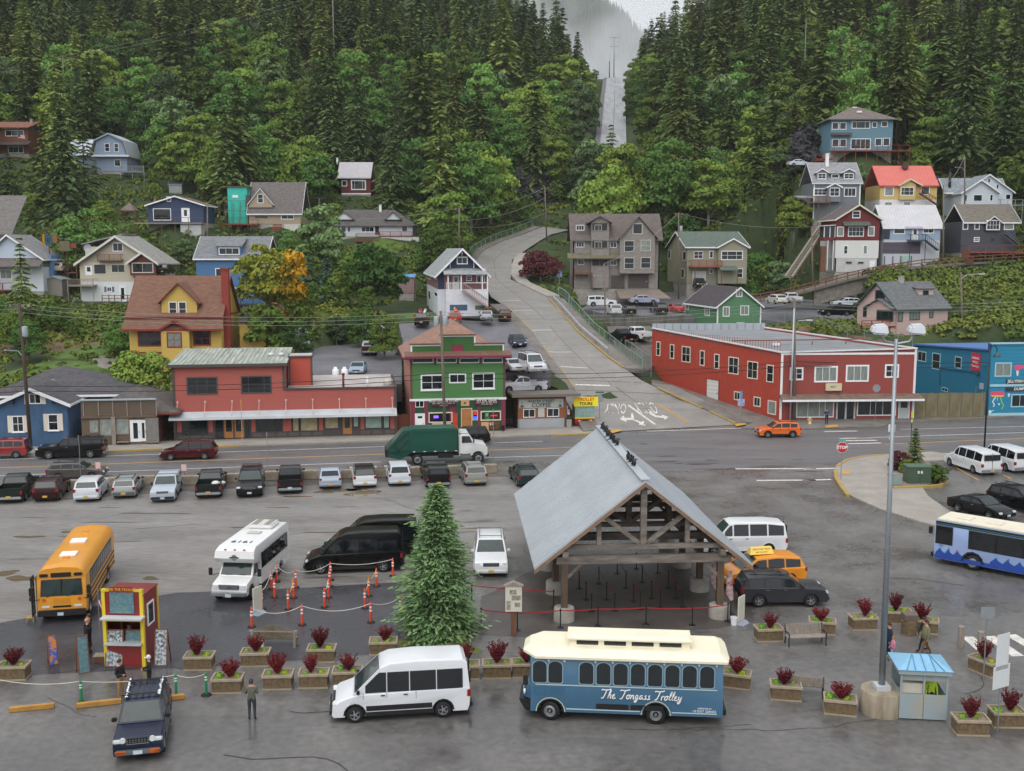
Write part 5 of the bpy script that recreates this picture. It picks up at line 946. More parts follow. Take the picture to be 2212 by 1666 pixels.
def h_c1():
 B=HB('navy_gable_house','navy gabled house with white lower storey beside the hill street','G3',392,1500,912,154,8,dl=268);nv=wM('26344f');wt=wM('cfd2d8');pkr=wM('8a5f62');z1=B.Z(1215);ze=B.Z(1052);zr=B.Z(790);B.body(z1,wt,.2);B.body(ze,pkr,.2,z1);zz=B.Z(1000)
 B.wall('F',[(0,ze),(B.w,ze),(B.w/2,zr-.15)],nv,.16,thick=.18);B.gable('y',0,B.w,0,B.d,ze,zr,rM('8b8f92'),Wh,.5,.9,fh=.32)
 B.win('F','G3',590,868,708,950,2,1,tw=.14);B.lbox('porch_roof',0,1,0,1,0,1,Wh)if False else None
 B.slab('porch_roof',[(B.X(445),-2.2,B.Z(1060)),(B.X(905),-2.2,B.Z(1060)),(B.X(905),0,B.Z(1000)),(B.X(445),0,B.Z(1000))],.12,rM('8b8f92'));B.lbox('porch',B.X(465),B.X(912),-2.0,-.01,0,z1,wt)
 zp=B.Z(1062)-.05
 for x in(490,628,850,905):B.lbox('porch_post',B.X(x)-.08,B.X(x)+.08,-1.95,-1.79,z1,zp,Wh)
 b=MB();b.bb(B.X(470),B.X(905),-1.95,-1.88,z1+.9,z1+.98);ob('porch_rail',b.mesh('porch_rail',Wh),B.root);x=B.X(470);me=ub(Wh,'baluster')
 while x<B.X(640):ob('baluster',me,B.root,MT((x,-1.93,z1))@MD((.05,.04,.9,1)));x+=.2
 B.door('F','G3',555,1080,610,1218,tM('cfc8b8'),Wh,Gl,(.6,.92));B.W([(690,1070,752,1130,1,2),(800,1065,892,1150,2,1)],tw=.12);B.box('F','blue_bay',0,B.X(458),-.06,0,z1,ze,nv)
 for x0,x1,y0,y1,m_ in((505,690,1375,1435,tM('3a566e')),(772,908,1385,1430,tM('5a6a4a'))):a=B.X(x0);c=B.X(x1);B.lbox('paint_patch',a,c,-2.04,-2.0,B.Z(y1),B.Z(y0),m_)
 b=MB();p0=(B.X(640),-2.6,z1);p1=(B.X(900),-2.6,B.Z(1395));b.beam(p0,p1,1.0,.25)
 for k in(-3.05,-2.15):b.beam((p0[0],k,p0[2]+1),(p1[0],k,p1[2]+1),.06,.1)
 for i in rg(12):t=i/11;b.bb(p0[0]+(p1[0]-p0[0])*t-.03,p0[0]+(p1[0]-p0[0])*t+.03,-3.08,-3.02,p0[2]+(p1[2]-p0[2])*t,p0[2]+(p1[2]-p0[2])*t+1)
 ob('stair',b.mesh('stair',tM('a48f88')),B.root);B.lbox('stair_deck',B.X(860),B.X(955),-3.2,-2,B.Z(1400)-.2,B.Z(1400),Wb)
 B.W([(270,1050,315,1105),(345,1055,385,1110),(355,1245,388,1298),(290,1230,312,1330)],f='L');
 for x in(524,650,776):b=MB();p=B.X(x);b.bb(p-.06,p+.06,-.8,0,B.Z(900 if x!=650 else 830)-.06,B.Z(900 if x!=650 else 830)+.06);b.bb(p-.06,p+.06,-.1,0,B.Z(990 if x!=650 else 860),B.Z(900 if x!=650 else 830));ob('bracket',b.mesh('bracket',Wh),B.root)
h_c1()
def h_l1():
 B=HB('yellow_house','yellow house with brown shingle roof and red brick chimney','P',283,800,481,139,2,10);ye=wM('c4a552');rt=tM('7d2620');rm=M('brown_shingle','5f4436',rough=.85,scale=1.4,col2='7d5a48',var=.3,stretch=(1,1,4),fine=.4);ze=B.Z(681);zr=rZ(B,'P',385,598,5);zs=B.Z(712);B.body(ze,ye,.26,0,gable=('x',zr))
 B.gable('x',0,B.w,0,10,ze,zr,rm,rt,.35,.35);B.slab('skirt_roof',[(-.7,-1.2,zs),(B.w+.5,-1.2,zs),(B.w+.2,.1,ze-.15),(-.3,.1,ze-.15)],.14,rm);B.lbox('skirt_fascia',-.72,B.w+.52,-1.28,-1.2,zs-.1,zs+.14,rt)
 n=B.dormer('P',350,685,426,650,612,.2,ye,rm,4.2,'gable',rt,.4);B.win(n,'G1',1808,1350,1895,1508,1,2,tw=.1);B.win(n,'G1',1912,1350,1998,1508,1,2,tw=.1)
 B.lface('bay',(0,-1.2,0),(1,0,0));a=B.pix('bay','H1',1780,380)[0];b_=B.pix('bay','H1',2090,380)[0];B.wall('bay',[(a,0),(b_,0),(b_,zs),(a,zs)],ye,.26,thick=1.2,name='bay')
 zp=B.pix('bay','H1',1910,90)[1];B.gable('y',a,b_,-1.2,.3,zs+.1,zp+.1,rm,rt,.25,.3,name='bay_roof',fh=.28)
 B.win('F','H1',1518,195,1785,362,2,2,trim=rt,tw=.2);B.win('bay','H1',1838,205,2005,375,2,2,trim=rt,tw=.16,pane=CURT);B.win('F','H2',287,38,443,172,2,2,trim=rt,tw=.18);B.box('F','belt_trim',-.05,B.w+.05,-.09,-.036,B.Z(764),B.Z(760),rt);B.win('F','H1',1480,450,1560,560,trim=rt)
 br=M('chimney_brick','8a3a30',rough=.85,var=.2,scale=3,stretch=(1,1,4));B.lbox('chimney',B.w-.1,B.w+.85,1.2,2.2,0,zr+1.0,br);B.lbox('chimney_cap',B.w-.2,B.w+.95,1.1,2.3,zr+1.0,zr+1.25,br);B.lbox('rake_trim',B.w+.36,B.w+.4,0,10,ze-.2,ze,rt)
 B.lbox('annex',B.w+1.5,B.w+5,4,9,0,ze-1.2,ye);B.slab('annex_roof',[(B.w+1.2,3.6,ze-1.2),(B.w+5.4,3.6,ze-1.2),(B.w+5.4,9.4,ze-.6),(B.w+1.2,9.4,ze-.6)],.15,rM('4a4a4c'))
h_l1()
def h_l2():
 B=HB('cream_chalet_house','cream gabled house with balcony, satellite dish and white lower storey','G1',872,1345,1690,184,0,10);cr=wM('b9b2a0');wt=wM('cfd4d4');z1=B.Z(1135);ze=B.Z(925);zr=B.Z(650);xr=B.X(1245,650);B.body(z1,wt,.2);B.body(ze,cr,.25,z1)
 B.wall('F',[(0,ze),(B.w,ze),(xr,zr-.3)],wM('a69f90'),.25,thick=.18);B.gable('y',0,B.w,0,10,ze,zr,rM('8b8a86'),tM('d2d0c8'),.7,.8,rc=xr,fh=.42);B.slab('left_roof',[(-.8,3,B.Z(740)),(xr,3,B.Z(630)),(xr,10,B.Z(630)),(-.8,10,B.Z(740))],.2,rM('8b8a86'))
 B.lbox('left_wall',-.2,xr,3.2,9.8,ze,B.Z(760),cr)
 B.door('F','G1',918,970,985,1066,Wh,Wh,Gl,(.4,.9));B.W([(1003,945,1140,1058,1,1),(1190,950,1340,1040,2,1)],trim=tM('d0cabb'),tw=.12)
 B.lface('g',(0,-1.0,0),(1,0,0));a=B.pix('g','G1',1395,1060)[0];b_=B.pix('g','G1',1670,1060)[0];t=B.pix('g','G1',1520,920)[1];p=B.pix('g','G1',1525,825)[1];zb=B.pix('g','G1',1520,1070)[1]
 B.wall('g',[(a,zb),(b_,zb),(b_,t),((a+b_)/2,p),(a,t)],wM('5f2a2a'),.25,thick=1,name='bay');B.gable('y',a,b_,-1,2.5,t,p,rM('8b8a86'),tM('d2d0c8'),.6,.5,name='bay_roof',fh=.4);B.win('g','G1',1412,932,1642,1042,2,1,trim=tM('d0cabb'),tw=.14)
 B.deck('gable_balcony',B.X(1082),B.X(1340),-.9,-.02,B.Z(905),Wb,1.0,-.3,1.5,.22);B.win('F','G1',1205,718,1318,812,2,1,tw=.12)
 B.deck('deck',B.X(775),B.X(1052),-1.8,-.05,B.Z(1172),Wg,1.1,-2.6,1.8,.22);B.W([(1143,1190,1198,1245,2,1)],shut=tM('5f6f86'));B.door('F','G1',1285,1185,1345,1350,Wh,Wh,Gl,(.15,.9));B.win('F','G1',800,1185,885,1295,trim=Wb)if False else None
 b=MB();c=B.pix('F','G1',955,775);b.lathe([(0,0),(.35,.05),(.62,.16),(.66,.19)],14,(0,0,0));me=b.mesh('satellite_dish',tM('8f9398'),True);ob('satellite_dish',me,B.root,MT((c[0],-.6,c[1]))@MR_(R(75),4,'X'))
 b=MB();b.tube([(c[0],-.5,c[1]),(c[0],0,c[1]-.5)],.04);ob('dish_arm',b.mesh('dish_arm',Sg),B.root);b=MB();zf=.9
 b.bb(B.X(1128),B.X(1430),-1.6,-1.5,.5,.6);b.bb(B.X(1128),B.X(1430),-1.6,-1.5,1.0,1.1)
 for x in(1128,1200,1260,1330,1400):b.bb(B.X(x),B.X(x)+.12,-1.61,-1.49,-.6,1.2)
 ob('walk_rail',b.mesh('walk_rail',Wb),B.root)
h_l2()
def h_l3():
 B=HB('blue_dormer_house','medium blue house with grey shingle roof behind the yellowing maple','G2',-28,1480,620,174,0,9);bl=wM('456f9c');ze=B.Z(1018);zr=rZ(B,'G2',200,822,4.5);B.body(ze,bl,.22);rm=rM('6f7276');B.gable('x',0,B.w,0,9,ze,zr,rm,Wh,.4,.4)
 n=B.dormer('G2',155,1005,385,912,830,.3,bl,rm,3.4,'shed');B.win(n,'G2',170,920,368,990,3,1,tw=.14);B.W([(138,1115,278,1200)],tw=.14);B.win('F','G2',270,1300,400,1400,tw=.12);B.deck('deck',B.X(290),B.X(640),-2,-.05,B.Z(1455),tM('2a2f3a'),1.0,-1.5,1.8,.25)
h_l3()
def h_l4():
 B=HB('navy_low_house','navy single storey house with white door and long deck','G1',1590,505,2182,214,0,8);nv=wM('2c3d5c');ze=B.Z(318);zr=B.Z(225);B.body(ze,nv,.25,gable=('y',zr));B.gable('y',0,B.w,0,8,ze,zr,rM('5f4a44'),Wh,.5,.5,fh=.25)
 B.W([(1640,352,1832,480),(1783,225,1832,280)],tw=.13);B.door('F','G1',1948,352,2027,500,Wh,Wh,Gl,(.45,.9),(.3,.7));B.deck('deck',B.X(1480),B.X(2195),-2.2,-.05,B.Z(508),tM('8f8a84'),1.05,-3.2,2.4,rm=Wb);pipe(B,B.X(1625),2.5,ze,ze+1.6,.22,tM('8a5a4a'));B.lbox('undercroft',B.X(1960),B.X(2180),-1.8,.2,-3.2,-.4,wM('b4b6b8'))
h_l4()
def h_l5():
 B=HB('beige_dormer_house','beige house with big grey roof, gable dormer and turquoise sheathing','G2',460,695,948,222,0,9);be=wM('a4937f');ze=B.Z(578);zr=rZ(B,'G2',640,308,4.5);B.body(ze,be,.25);rm=rM('625c5b');B.gable('x',0,B.w,0,9,ze,zr,rm,Wh,.5,.4)
 n=B.dormer('G2',458,540,680,500,365,.2,be,rm,4.5,'gable',Wh,.3);B.win(n,'G2',538,412,595,500,1,2,tw=.13);B.W([(760,580,885,655,2,1)],tw=.16);B.win('F','G2',512,585,640,645,trim=be,pane=Gl);  # wall-trimmed pane is no window: dark glass standing in for a recess's shade
 tq=M('turquoise_wrap','2fb8a6',rough=.5,var=.1,scale=1.5);x0,x1=B.X(248),B.X(415);zt=B.Z(345);b=MB();b.bb(x0,x1+.4,1.2,7,0,zt);ob('wing_wall',b.mesh('wing_wall',tq),B.root);B.slab('wing_roof',[(x0-.4,.9,zt),(x1+.8,.9,zt),(x1+.8,7.2,zt+.3),(x0-.4,7.2,zt+.3)],.15,rm);a,b_,c,d=B.rect('F','G2',287,420,340,445);B.lbox('wing_window',a,b_,1.14,1.2,c,d,Wh)
 b=MB()
 for x in(175,235,300,370,430):
  for yy in(-.3,.8):b.bb(B.X(x),B.X(x)+.07,yy,yy+.07,-1.2,B.Z(480))
 for zz in(480,575,640):b.bb(B.X(170),B.X(440),-.32,-.26,B.Z(zz),B.Z(zz)+.08)
 ob('scaffold',b.mesh('scaffold',tM('5a3a34')),B.root);B.deck('deck',B.X(200),B.X(560),-1.8,-.05,B.Z(700),Wr,.9,-1.2,1.8);chimney(B,B.X(445),1.2,ze+1,ze+3.2,tM('4a423e'),.9)
 b=MB()
 for i in rg(6):b.bb(B.X(708),B.X(790),-2.4-i*.28,-2.1-i*.28,-.3-i*.25,-.15-i*.25)
 ob('stair',b.mesh('stair',Wr),B.root);B.lbox('white_base',B.X(745),B.w,-.08,-.02,-1.6,0,wt_)if False else None;B.lbox('lower_storey',B.X(790),B.w-.05,.02,6,-2.4,0,wM('c4c2bc'))
h_l5()
def h_l6():
 B=HB('red_cabin','small dark red cabin with pale metal roof among trees','G2',1335,405,1612,252,0,8);rd=wM('5f2024');ze=B.Z(252);zr=rZ(B,'G2',1450,118,4);B.body(ze,rd,.22);B.gable('x',-.6,B.w-.2,0,8,ze,zr,mM('a9a6ab'),tM('b9b6b6'),.35,.3,ribs=.6);B.win('F','G2',1425,280,1567,375,3,1,split=[0,.2,.8,1],tw=.25);B.win('F','G2',1338,285,1388,340,tw=.12);pipe(B,B.X(1275),3.8,zr-.4,zr+1.0,.2,Wh);B.lbox('base_trim',0,B.w,-.08,-.02,-.3,0,Wh)
h_l6()
def h_l7():
 B=HB('long_hip_house','long low white house with grey hip roof and red deck','G2',1318,815,2010,222,0,9);wt=wM('bfc4cc');ze=B.Z(715);zr=rZ(B,'G2',1600,570,4.5);B.body(ze,wt,.25);rm=rM('544f4e');B.hip(-.3,B.w,0,9,ze,zr,.3,B.w*.72,rm,tM('6a6462'),ov=.6)
 for x0,x1,xa in((1275,1440,1350),(1755,1890,1820)):B.dormer('G2',x0,655,x1,645,585,.5,wM('c9cdd2'),rm,3,'gable',tM('5a5452'),.25)
 B.W([(1330,718,1380,775),(1388,715,1422,775),(1905,712,1960,770)],tw=.1);B.win('F','G2',1520,720,1645,775,3,1,tw=.14);B.door('F','G2',1652,718,1692,800,tM('4a4038'),Wh,Gl,(.3,.9));chimney(B,B.X(1685),4,zr-.3,zr+1.1,Wh,.5)
 B.deck('deck',B.X(1490),B.X(1705),-3.5,-.05,B.Z(860),Wr,1.5,-2.2,2.4,.25);B.deck('deck',B.X(1700),B.X(2012),-1.5,-.05,B.Z(810),Wr,.9,-.3,1.8,.25);B.lbox('foundation',B.X(1712),B.X(2075),-1.4,.04,B.Z(925),B.Z(820),wM('c9cbcb'))
h_l7()
def h_l8():
 B=HB('gambrel_house','pale blue gambrel roofed house half hidden by cedars','A',838,1480,1100,252,0,10);lb=wM('8b9ab0');z1=B.Z(1355);zk=B.Z(1218);zt=B.Z(1160);w=B.w;B.body(z1,wM('8b9ab0'),.25);B.wall('F',[(-.8,z1),(w,z1),(w-1.0,zk),(w/2-.4,zt),(.2,zk)],lb,.3);rm=mM('b4bcc6')
 P1=[(-1.6,z1),(-.2,zk),(w/2-.4,zt+.05),(w-.6,zk),(w+.4,z1)];b=MB();b.prism([(u,v+.18)for u,v in P1]+[(u,v)for u,v in P1[::-1]],'y',-.5,9);r=ob('roof',b.mesh('roof',rm),B.root);b=MB();b.prism([(u,v+.22)for u,v in P1]+[(u,v-.12)for u,v in P1[::-1]],'y',-.56,-.5);ob('fascia',b.mesh('fascia',tM('93a6b4')),r)
 B.slab('pent_roof',[(-1,-1,z1-.1),(w+.8,-1,z1-.1),(w+.5,0,z1+.35),(-.6,0,z1+.35)],.12,rm);B.slab('rear_roof',[(-9,2,z1+.3),(-.5,2,z1+.3),(-.5,9,zk+1),(-9,9,zk+1)],.2,rm);B.lbox('rear_wing',-8.5,0,2.5,8.8,-1,z1+.3,lb)
 B.W([(905,1240,948,1312,1,2),(985,1240,1027,1315,1,2),(988,1380,1042,1438)],tw=.12);B.deck('deck',B.X(1060),B.X(1265),-1.6,-.05,B.Z(1488),tM('8f979c'),1.3,-2.5,2,.2)
h_l8()
def h_l9():
 B=HB('brown_cabin','brown timber house with flag at the far left','A',-80,1330,250,258,0,9);br=wM('6d3f2a');ze=B.Z(1112);B.body(ze,br,.25);B.slab('roof',[(-.6,-1,ze),(B.w+.6,-1,ze),(B.w+.6,6,ze+2.0),(-.6,6,ze+2.0)],.25,rM('7a5040'));B.slab('porch_roof',[(-.5,-2,B.Z(1262)),(B.w+.8,-2,B.Z(1262)),(B.w+.8,0,B.Z(1225)),(-.5,0,B.Z(1225))],.18,rM('4a3c38'));B.win('F','A',45,1125,207,1178,3,1,tw=.12);B.win('F','A',70,1265,205,1325,3,1,tw=.12);chimney(B,B.X(225),4,ze,ze+2.6,tM('8a857c'),.6)
 FLAG(A(*q('A',155,1195),255),1.7,.95,'large stars and stripes flag on the brown cabin',B.P0.z+.2)
def flag_mats():return[M('flag_red','9a2630',var=.08),M('flag_white','c9cdd2',var=.05),M('flag_navy','2a3358',var=.05)]
def FLAG(p,w,h,label,zbase=None,vertical=False,lean=0.0):
 t=tH('flag',label,'flag',(p.x,p.y,p.z));b=MB();n=8
 def P(u,v):x,z=(u*w,v*h)if not vertical else(v*h*.6+lean*u*w,-u*w);return(x,-.06-.06*Si(u*7),z-(.0 if vertical else u*.25*h))
 for i in rg(n):
  for j in rg(7):
   u0,u1,v0,v1=i/n,(i+1)/n,j/7,(j+1)/7;mi=2 if(u1<.43 and v0>.42)else(0 if j%2==0 else 1);b.add([P(u0,v0),P(u1,v0),P(u1,v1),P(u0,v1)],[(0,1,2,3)],mi)
 b.build('cloth',flag_mats(),t);b=MB();zb=(zbase-p.z)if zbase is not None else -1.0;b.cyl((0,0,zb),(0,0,h+.15),.02,.02,6);b.build('staff',Sg,t);return t
h_l9()
def h_l10():
 B=HB('white_blue_house','white and blue gabled house with red deck at left edge','G1',-170,1240,470,184,0,9);wt=wM('b4c0cf');ze=B.Z(885);zr=B.Z(640);B.body(B.Z(980),wM('c3cacf'),.22);B.wall('F',[(0,B.Z(980)),(B.w,B.Z(980)),(B.w,ze),(B.w*.45,zr),(0,ze)],wt,.25);B.gable('y',0,B.w,0,8,ze,zr,rM('7a7a7c'),Wh,.5,.6,rc=B.w*.45,fh=.3)
 B.slab('porch_roof',[(-.5,-2,B.Z(985)),(B.w+.4,-2,B.Z(975)),(B.w+.4,0,B.Z(890)),(-.5,0,B.Z(890))],.15,rM('5f5a58'));B.win('F','G1',0,1005,130,1110,2,1,tw=.15,pane=CURT);B.lbox('blue_wing',B.w+.1,B.X(500),2.5,7,1,ze+.6,wM('5a86b4'));B.deck('deck',-1,B.X(135),-3.4,-.05,B.Z(1225),M('deck_red','6b231f',var=.2),1.3,-3.2,1.6,.2)
 b=MB();b.cyl((0,0,0),(0,0,2.4),.03,.03,6);b.lathe([(.03,2.4),(.28,1.1),(.2,1.0),(.05,1.0)],10);t=tH('closed_parasol','closed cream parasol on the red deck','parasol',B.T@V3((B.X(45),-2.2,B.Z(1225))));b.build('canopy',tM('c9b9a0'),t,True)
 B2=HB('grey_roof_house','steep grey roofed house at the left edge above the white one','G1',-160,640,112,200,0,9);z=B2.Z(630);B2.body(z+.1,wM('8f8f8f'),.3);B2.slab('roof',[(-.5,-.5,z-.2),(B2.w+.5,-.5,z-.2),(B2.w+.9,6,z+7.2),(-.5,6,z+7.2)],.25,rM('6a6664'))
h_l10()
def D_on(fr,x,y,D0):
 for D in np.arange(126,300,.5):
  p=A(*q(fr,x,y),D)
  if p.z<=H1(p.x,p.y)+.2:return float(D)
 return D0
def shed(name,label,fr,xl,yb,xr,ye,yr,D,m,rm,d=3,axis='y',cat='shed'):
 D=D_on(fr,(xl+xr)/2,yb,D);B=HB(name,label,fr,xl,yb,xr,D,0,d,cat=cat);ze=B.Z(ye);zr=B.Z(yr);B.body(ze,m,.25,gable=(axis,zr));B.gable(axis,0,B.w,0,d,ze,zr,rm,tM('8f9a9a'),.15,.15,.1);return B
shed('garden_shed','small grey gabled shed beside the cream house','G1',487,1270,668,1110,1078,178,wM('7f7a72'),mM('8fa0a0'))
shed('white_shed','tiny white shed with dark roof on the upper left slope','A',1462,1665,1572,1590,1535,240,wM('9a9ea0'),rM('3f3a38'),3,'x')
B_=shed('pink_outbuilding','mottled pink outbuilding on stilts beside the navy gabled house','G2',1880,1350,2022,1200,1180,160,M('mottled_pink','7a5a5c',var=.3,scale=3,col2='a08a88'),tM('4f8ac0'),3,'x')
for x in(.1,1.4,2.6):B_.lbox('stilt',x,x+.15,.1,.25,-3,-.02,Wb)
def pergola():
 B=HB('garden_pergola','dark timber pergola with orange panel on the upper left slope','A',1755,1375,1988,D_on('A',1870,1375,243),0,3,cat='pergola');h=B.Z(1250)
 for x in(0,B.w*.3,B.w*.6,B.w-.15):B.lbox('post',x,x+.15,0,.15,0,h,Wb);B.lbox('post',x,x+.15,2.8,2.95,0,h,Wb)
 B.lbox('beam',-.2,B.w+.2,0,.15,h,h+.25,Wg);B.slab('canopy',[(-.3,-.3,h+.25),(B.w+.3,-.3,h+.25),(B.w+.3,3.2,h+.8),(-.3,3.2,h+.8)],.1,rM('6f6a64'));B.lbox('panel',.2,B.w*.35,.2,.25,.4,h-.2,tM('8a4a30'))
pergola()
def gazebo():
 B=HB('garden_gazebo','little gazebo with shingled roof on the bright green lawn','G1',1310,480,1430,D_on('G1',1370,480,208),0,2.5,cat='gazebo');h=B.Z(380);B.hip(0,B.w,0,2.5,h,h+1.6,B.w/2-.1,B.w/2+.1,rM('6f6560'),Wb,.35)
 for x in(0,B.w-.12):
  for y in(0,2.38):B.lbox('post',x,x+.12,y,y+.12,0,h,Wb)
gazebo()
TR=[(1618,652,182),(1690,640,182),(1760,622,183),(1830,603,184),(1900,588,185),(1990,575,185),(2100,567,186),(2230,560,187)]
tr=tH('trestle_road','timber trestle road with dark railing below the right hand houses','trestle',A(*TR[0]));o0=tr.location.copy();pts=[A(*t)-o0 for t in TR]
b=MB();[b.beam(p-V3((0,-1.2,.2)),q_-V3((0,-1.2,.2)),3.0,.35)for p,q_ in zip(pts[:-1],pts[1:])];b.build('roadway',M('trestle_deck','6a635b',rough=.8,var=.2,scale=1),tr)
b=MB()
for dz in(.55,1.05):[b.beam(p+V3((0,-.2,dz)),q_+V3((0,-.2,dz)),.12,.16)for p,q_ in zip(pts[:-1],pts[1:])]
b.build('rail',Wb,tr)
for p,q_ in zip(pts[:-1],pts[1:]):
 for t in(0,.33,.66):c=p.lerp(q_,t);ob('post',ub(Wb,'post'),tr,MT((c.x-.08,c.y-.32,c.z-.3))@MD((.16,.16,1.5,1)))
b=MB();ST=M('retaining_stone','5f5a54',rough=.9,scale=1.5,col2='827c74',var=.3,bump=.5,fine=.4)
for p,q_ in zip(pts[2:-1],pts[3:]):b.hexa([p+V3((0,.1,-3)),q_+V3((0,.1,-3)),q_+V3((0,.8,-3)),p+V3((0,.8,-3)),p+V3((0,.3,-.4)),q_+V3((0,.3,-.4)),q_+V3((0,.8,-.4)),p+V3((0,.8,-.4))])
b.build('retaining_wall',ST,tr)
a,c=A(*q('G5',95,1640),184),A(*q('G5',395,1195),196);tw=tH('tramway','steep timber hillside tramway left of the red and white house','tramway',a);d=c-a
for s_ in(-.6,.6):b=MB();b.beam((s_,0,.2),(d.x+s_,d.y,d.z+.2),.25,.35);b.build('rail',Wg,tw)
n=34
for i in rg(n):p=d*((i+.5)/n);ob('sleeper',ub(Wg,'sleeper'),tw,MT((p.x-.75,p.y-.1,p.z-.05))@MD((1.5,.2,.15,1)))
for i in rg(6):p=d*((i+.5)/6);ob('trestle_post',ub(Wb,'trestle_post'),tw,MT((p.x-.1,p.y,p.z-3))@MD((.2,.2,3,1)))
rw=[A(*q('G4',x,y),D)for x,y,D in((395,1175,160),(560,1185,160),(800,1180,161),(1260,1160,163))]
b=MB();tz=[A(*q('G4',x,y),D).z for x,y,D in((395,1095,160),(560,1100,160),(800,1103,161),(1260,1085,163))]
for i in rg(3):p,r_=rw[i],rw[i+1];b.hexa([(p.x,p.y,p.z-3),(r_.x,r_.y,r_.z-3),(r_.x,r_.y+.4,r_.z-3),(p.x,p.y+.4,p.z-3),(p.x,p.y,tz[i]),(r_.x,r_.y,tz[i+1]),(r_.x,r_.y+.4,tz[i+1]),(p.x,p.y+.4,tz[i])])
o=b.build('retaining_wall',M('stained_concrete','4b4641',rough=.85,scale=.9,col2='75706a',var=.3,stretch=(2.5,1,.35),contrast=.4));tag(o,'dark stained concrete retaining wall below the upper car park','wall')
def mesh_fence(name,label,pts,h,post=2.2,col=Sg,wI=True):
 t=tH(name,label,'fence',pts[0]);o0=V3(pts[0]);b=MB();w=MB()
 for p,q_ in zip(pts[:-1],pts[1:]):
  p,q_=V3(p)-o0,V3(q_)-o0;n=max(1,int((q_-p).length/post))
  b.beam(p+V3((0,0,h)),q_+V3((0,0,h)),.07,.07);b.beam(p+V3((0,0,.12)),q_+V3((0,0,.12)),.04,.04)
  for i in rg(n+1):c=p.lerp(q_,i/n);ob('post',ub(col,'post'),t,MT((c.x-.04,c.y-.04,c.z-.3))@MD((.08,.08,h+.3,1)))
  if wI:
   L=(q_-p).length;k=int(L/.35)
   for i in rg(k):
    for s_ in(0,1):
     a_,c_=p.lerp(q_,i/k),p.lerp(q_,(i+1)/k);w.beam(a_+V3((0,0,.12 if s_ else h)),c_+V3((0,0,h if s_ else .12)),.012,.012)
 b.build('rail',col,t)
 if wI:w.build('wire_mesh',M('fence_wire','7a817c',rough=.5,metal=.4,var=.1),t)
 return t
GRN=M('fence_green','7fa890',rough=.45,metal=.3,var=.1)
mesh_fence('railing','green steel railing beside the hill street pavement',[p+V3((0,0,.12))for p in aL([3.5,4,4.5,5,5.5,6,6.4],1,2.3)],1.2,2.0,GRN)
mesh_fence('railing','upper green steel railing left of the white parked jeep',[p+V3((0,0,.12))for p in aL([6.5,6.8,7.1],1,2.6)],1.2,2.0,GRN)
mesh_fence('railing','pale green railing on the outer bend of the hill street',[p+V3((0,0,.12))for p in aL([8.7,9.2,9.8,10.5,11.2,12,12.8],-1,1.5)],1.3,2.2,GRN)
mesh_fence('guard_rail','chain link fence on the edge of the upper car park',[V3((p.x,p.y+.2,t))for p,t in zip(rw,tz)],1.3,2.6,Sg)
b=MB();pr=aL([4.1,4.5,5,5.5,6,6.6],1,.35);[b.beam(p+V3((0,0,.75)),q_+V3((0,0,.75)),.08,.3)for p,q_ in zip(pr[:-1],pr[1:])]
gr=tH('crash_barrier','galvanised crash barrier along the hill street','barrier',pr[0]);me=b.mesh('beam',mM('b9bcbf'));me.transform(MT(-pr[0]));ob('beam',me,gr)
for p in pr:ob('post',ub(Wg,'post'),gr,MT(p-pr[0]+V3((-.07,0,-.1)))@MD((.14,.14,.9,1)))
mesh_fence('yard_gate','tall grey chain link gate beside the red corner building',[A(*q('H4',x,y),D)for x,y,D in((345,560,139),(410,595,137))]+[A(*q('H4',515,680),134),A(*q('H4',600,720),133)],2.4,1.6,Sg)
mesh_fence('garden_fence','chain link fence on the bank behind the red corner building',[A(*q('G6',x,y),D)for x,y,D in((0,620,154),(255,600,155),(500,620,152),(640,690,148),(905,760,142),(1180,800,139),(1300,800,138))],1.8,3,Sg,True)
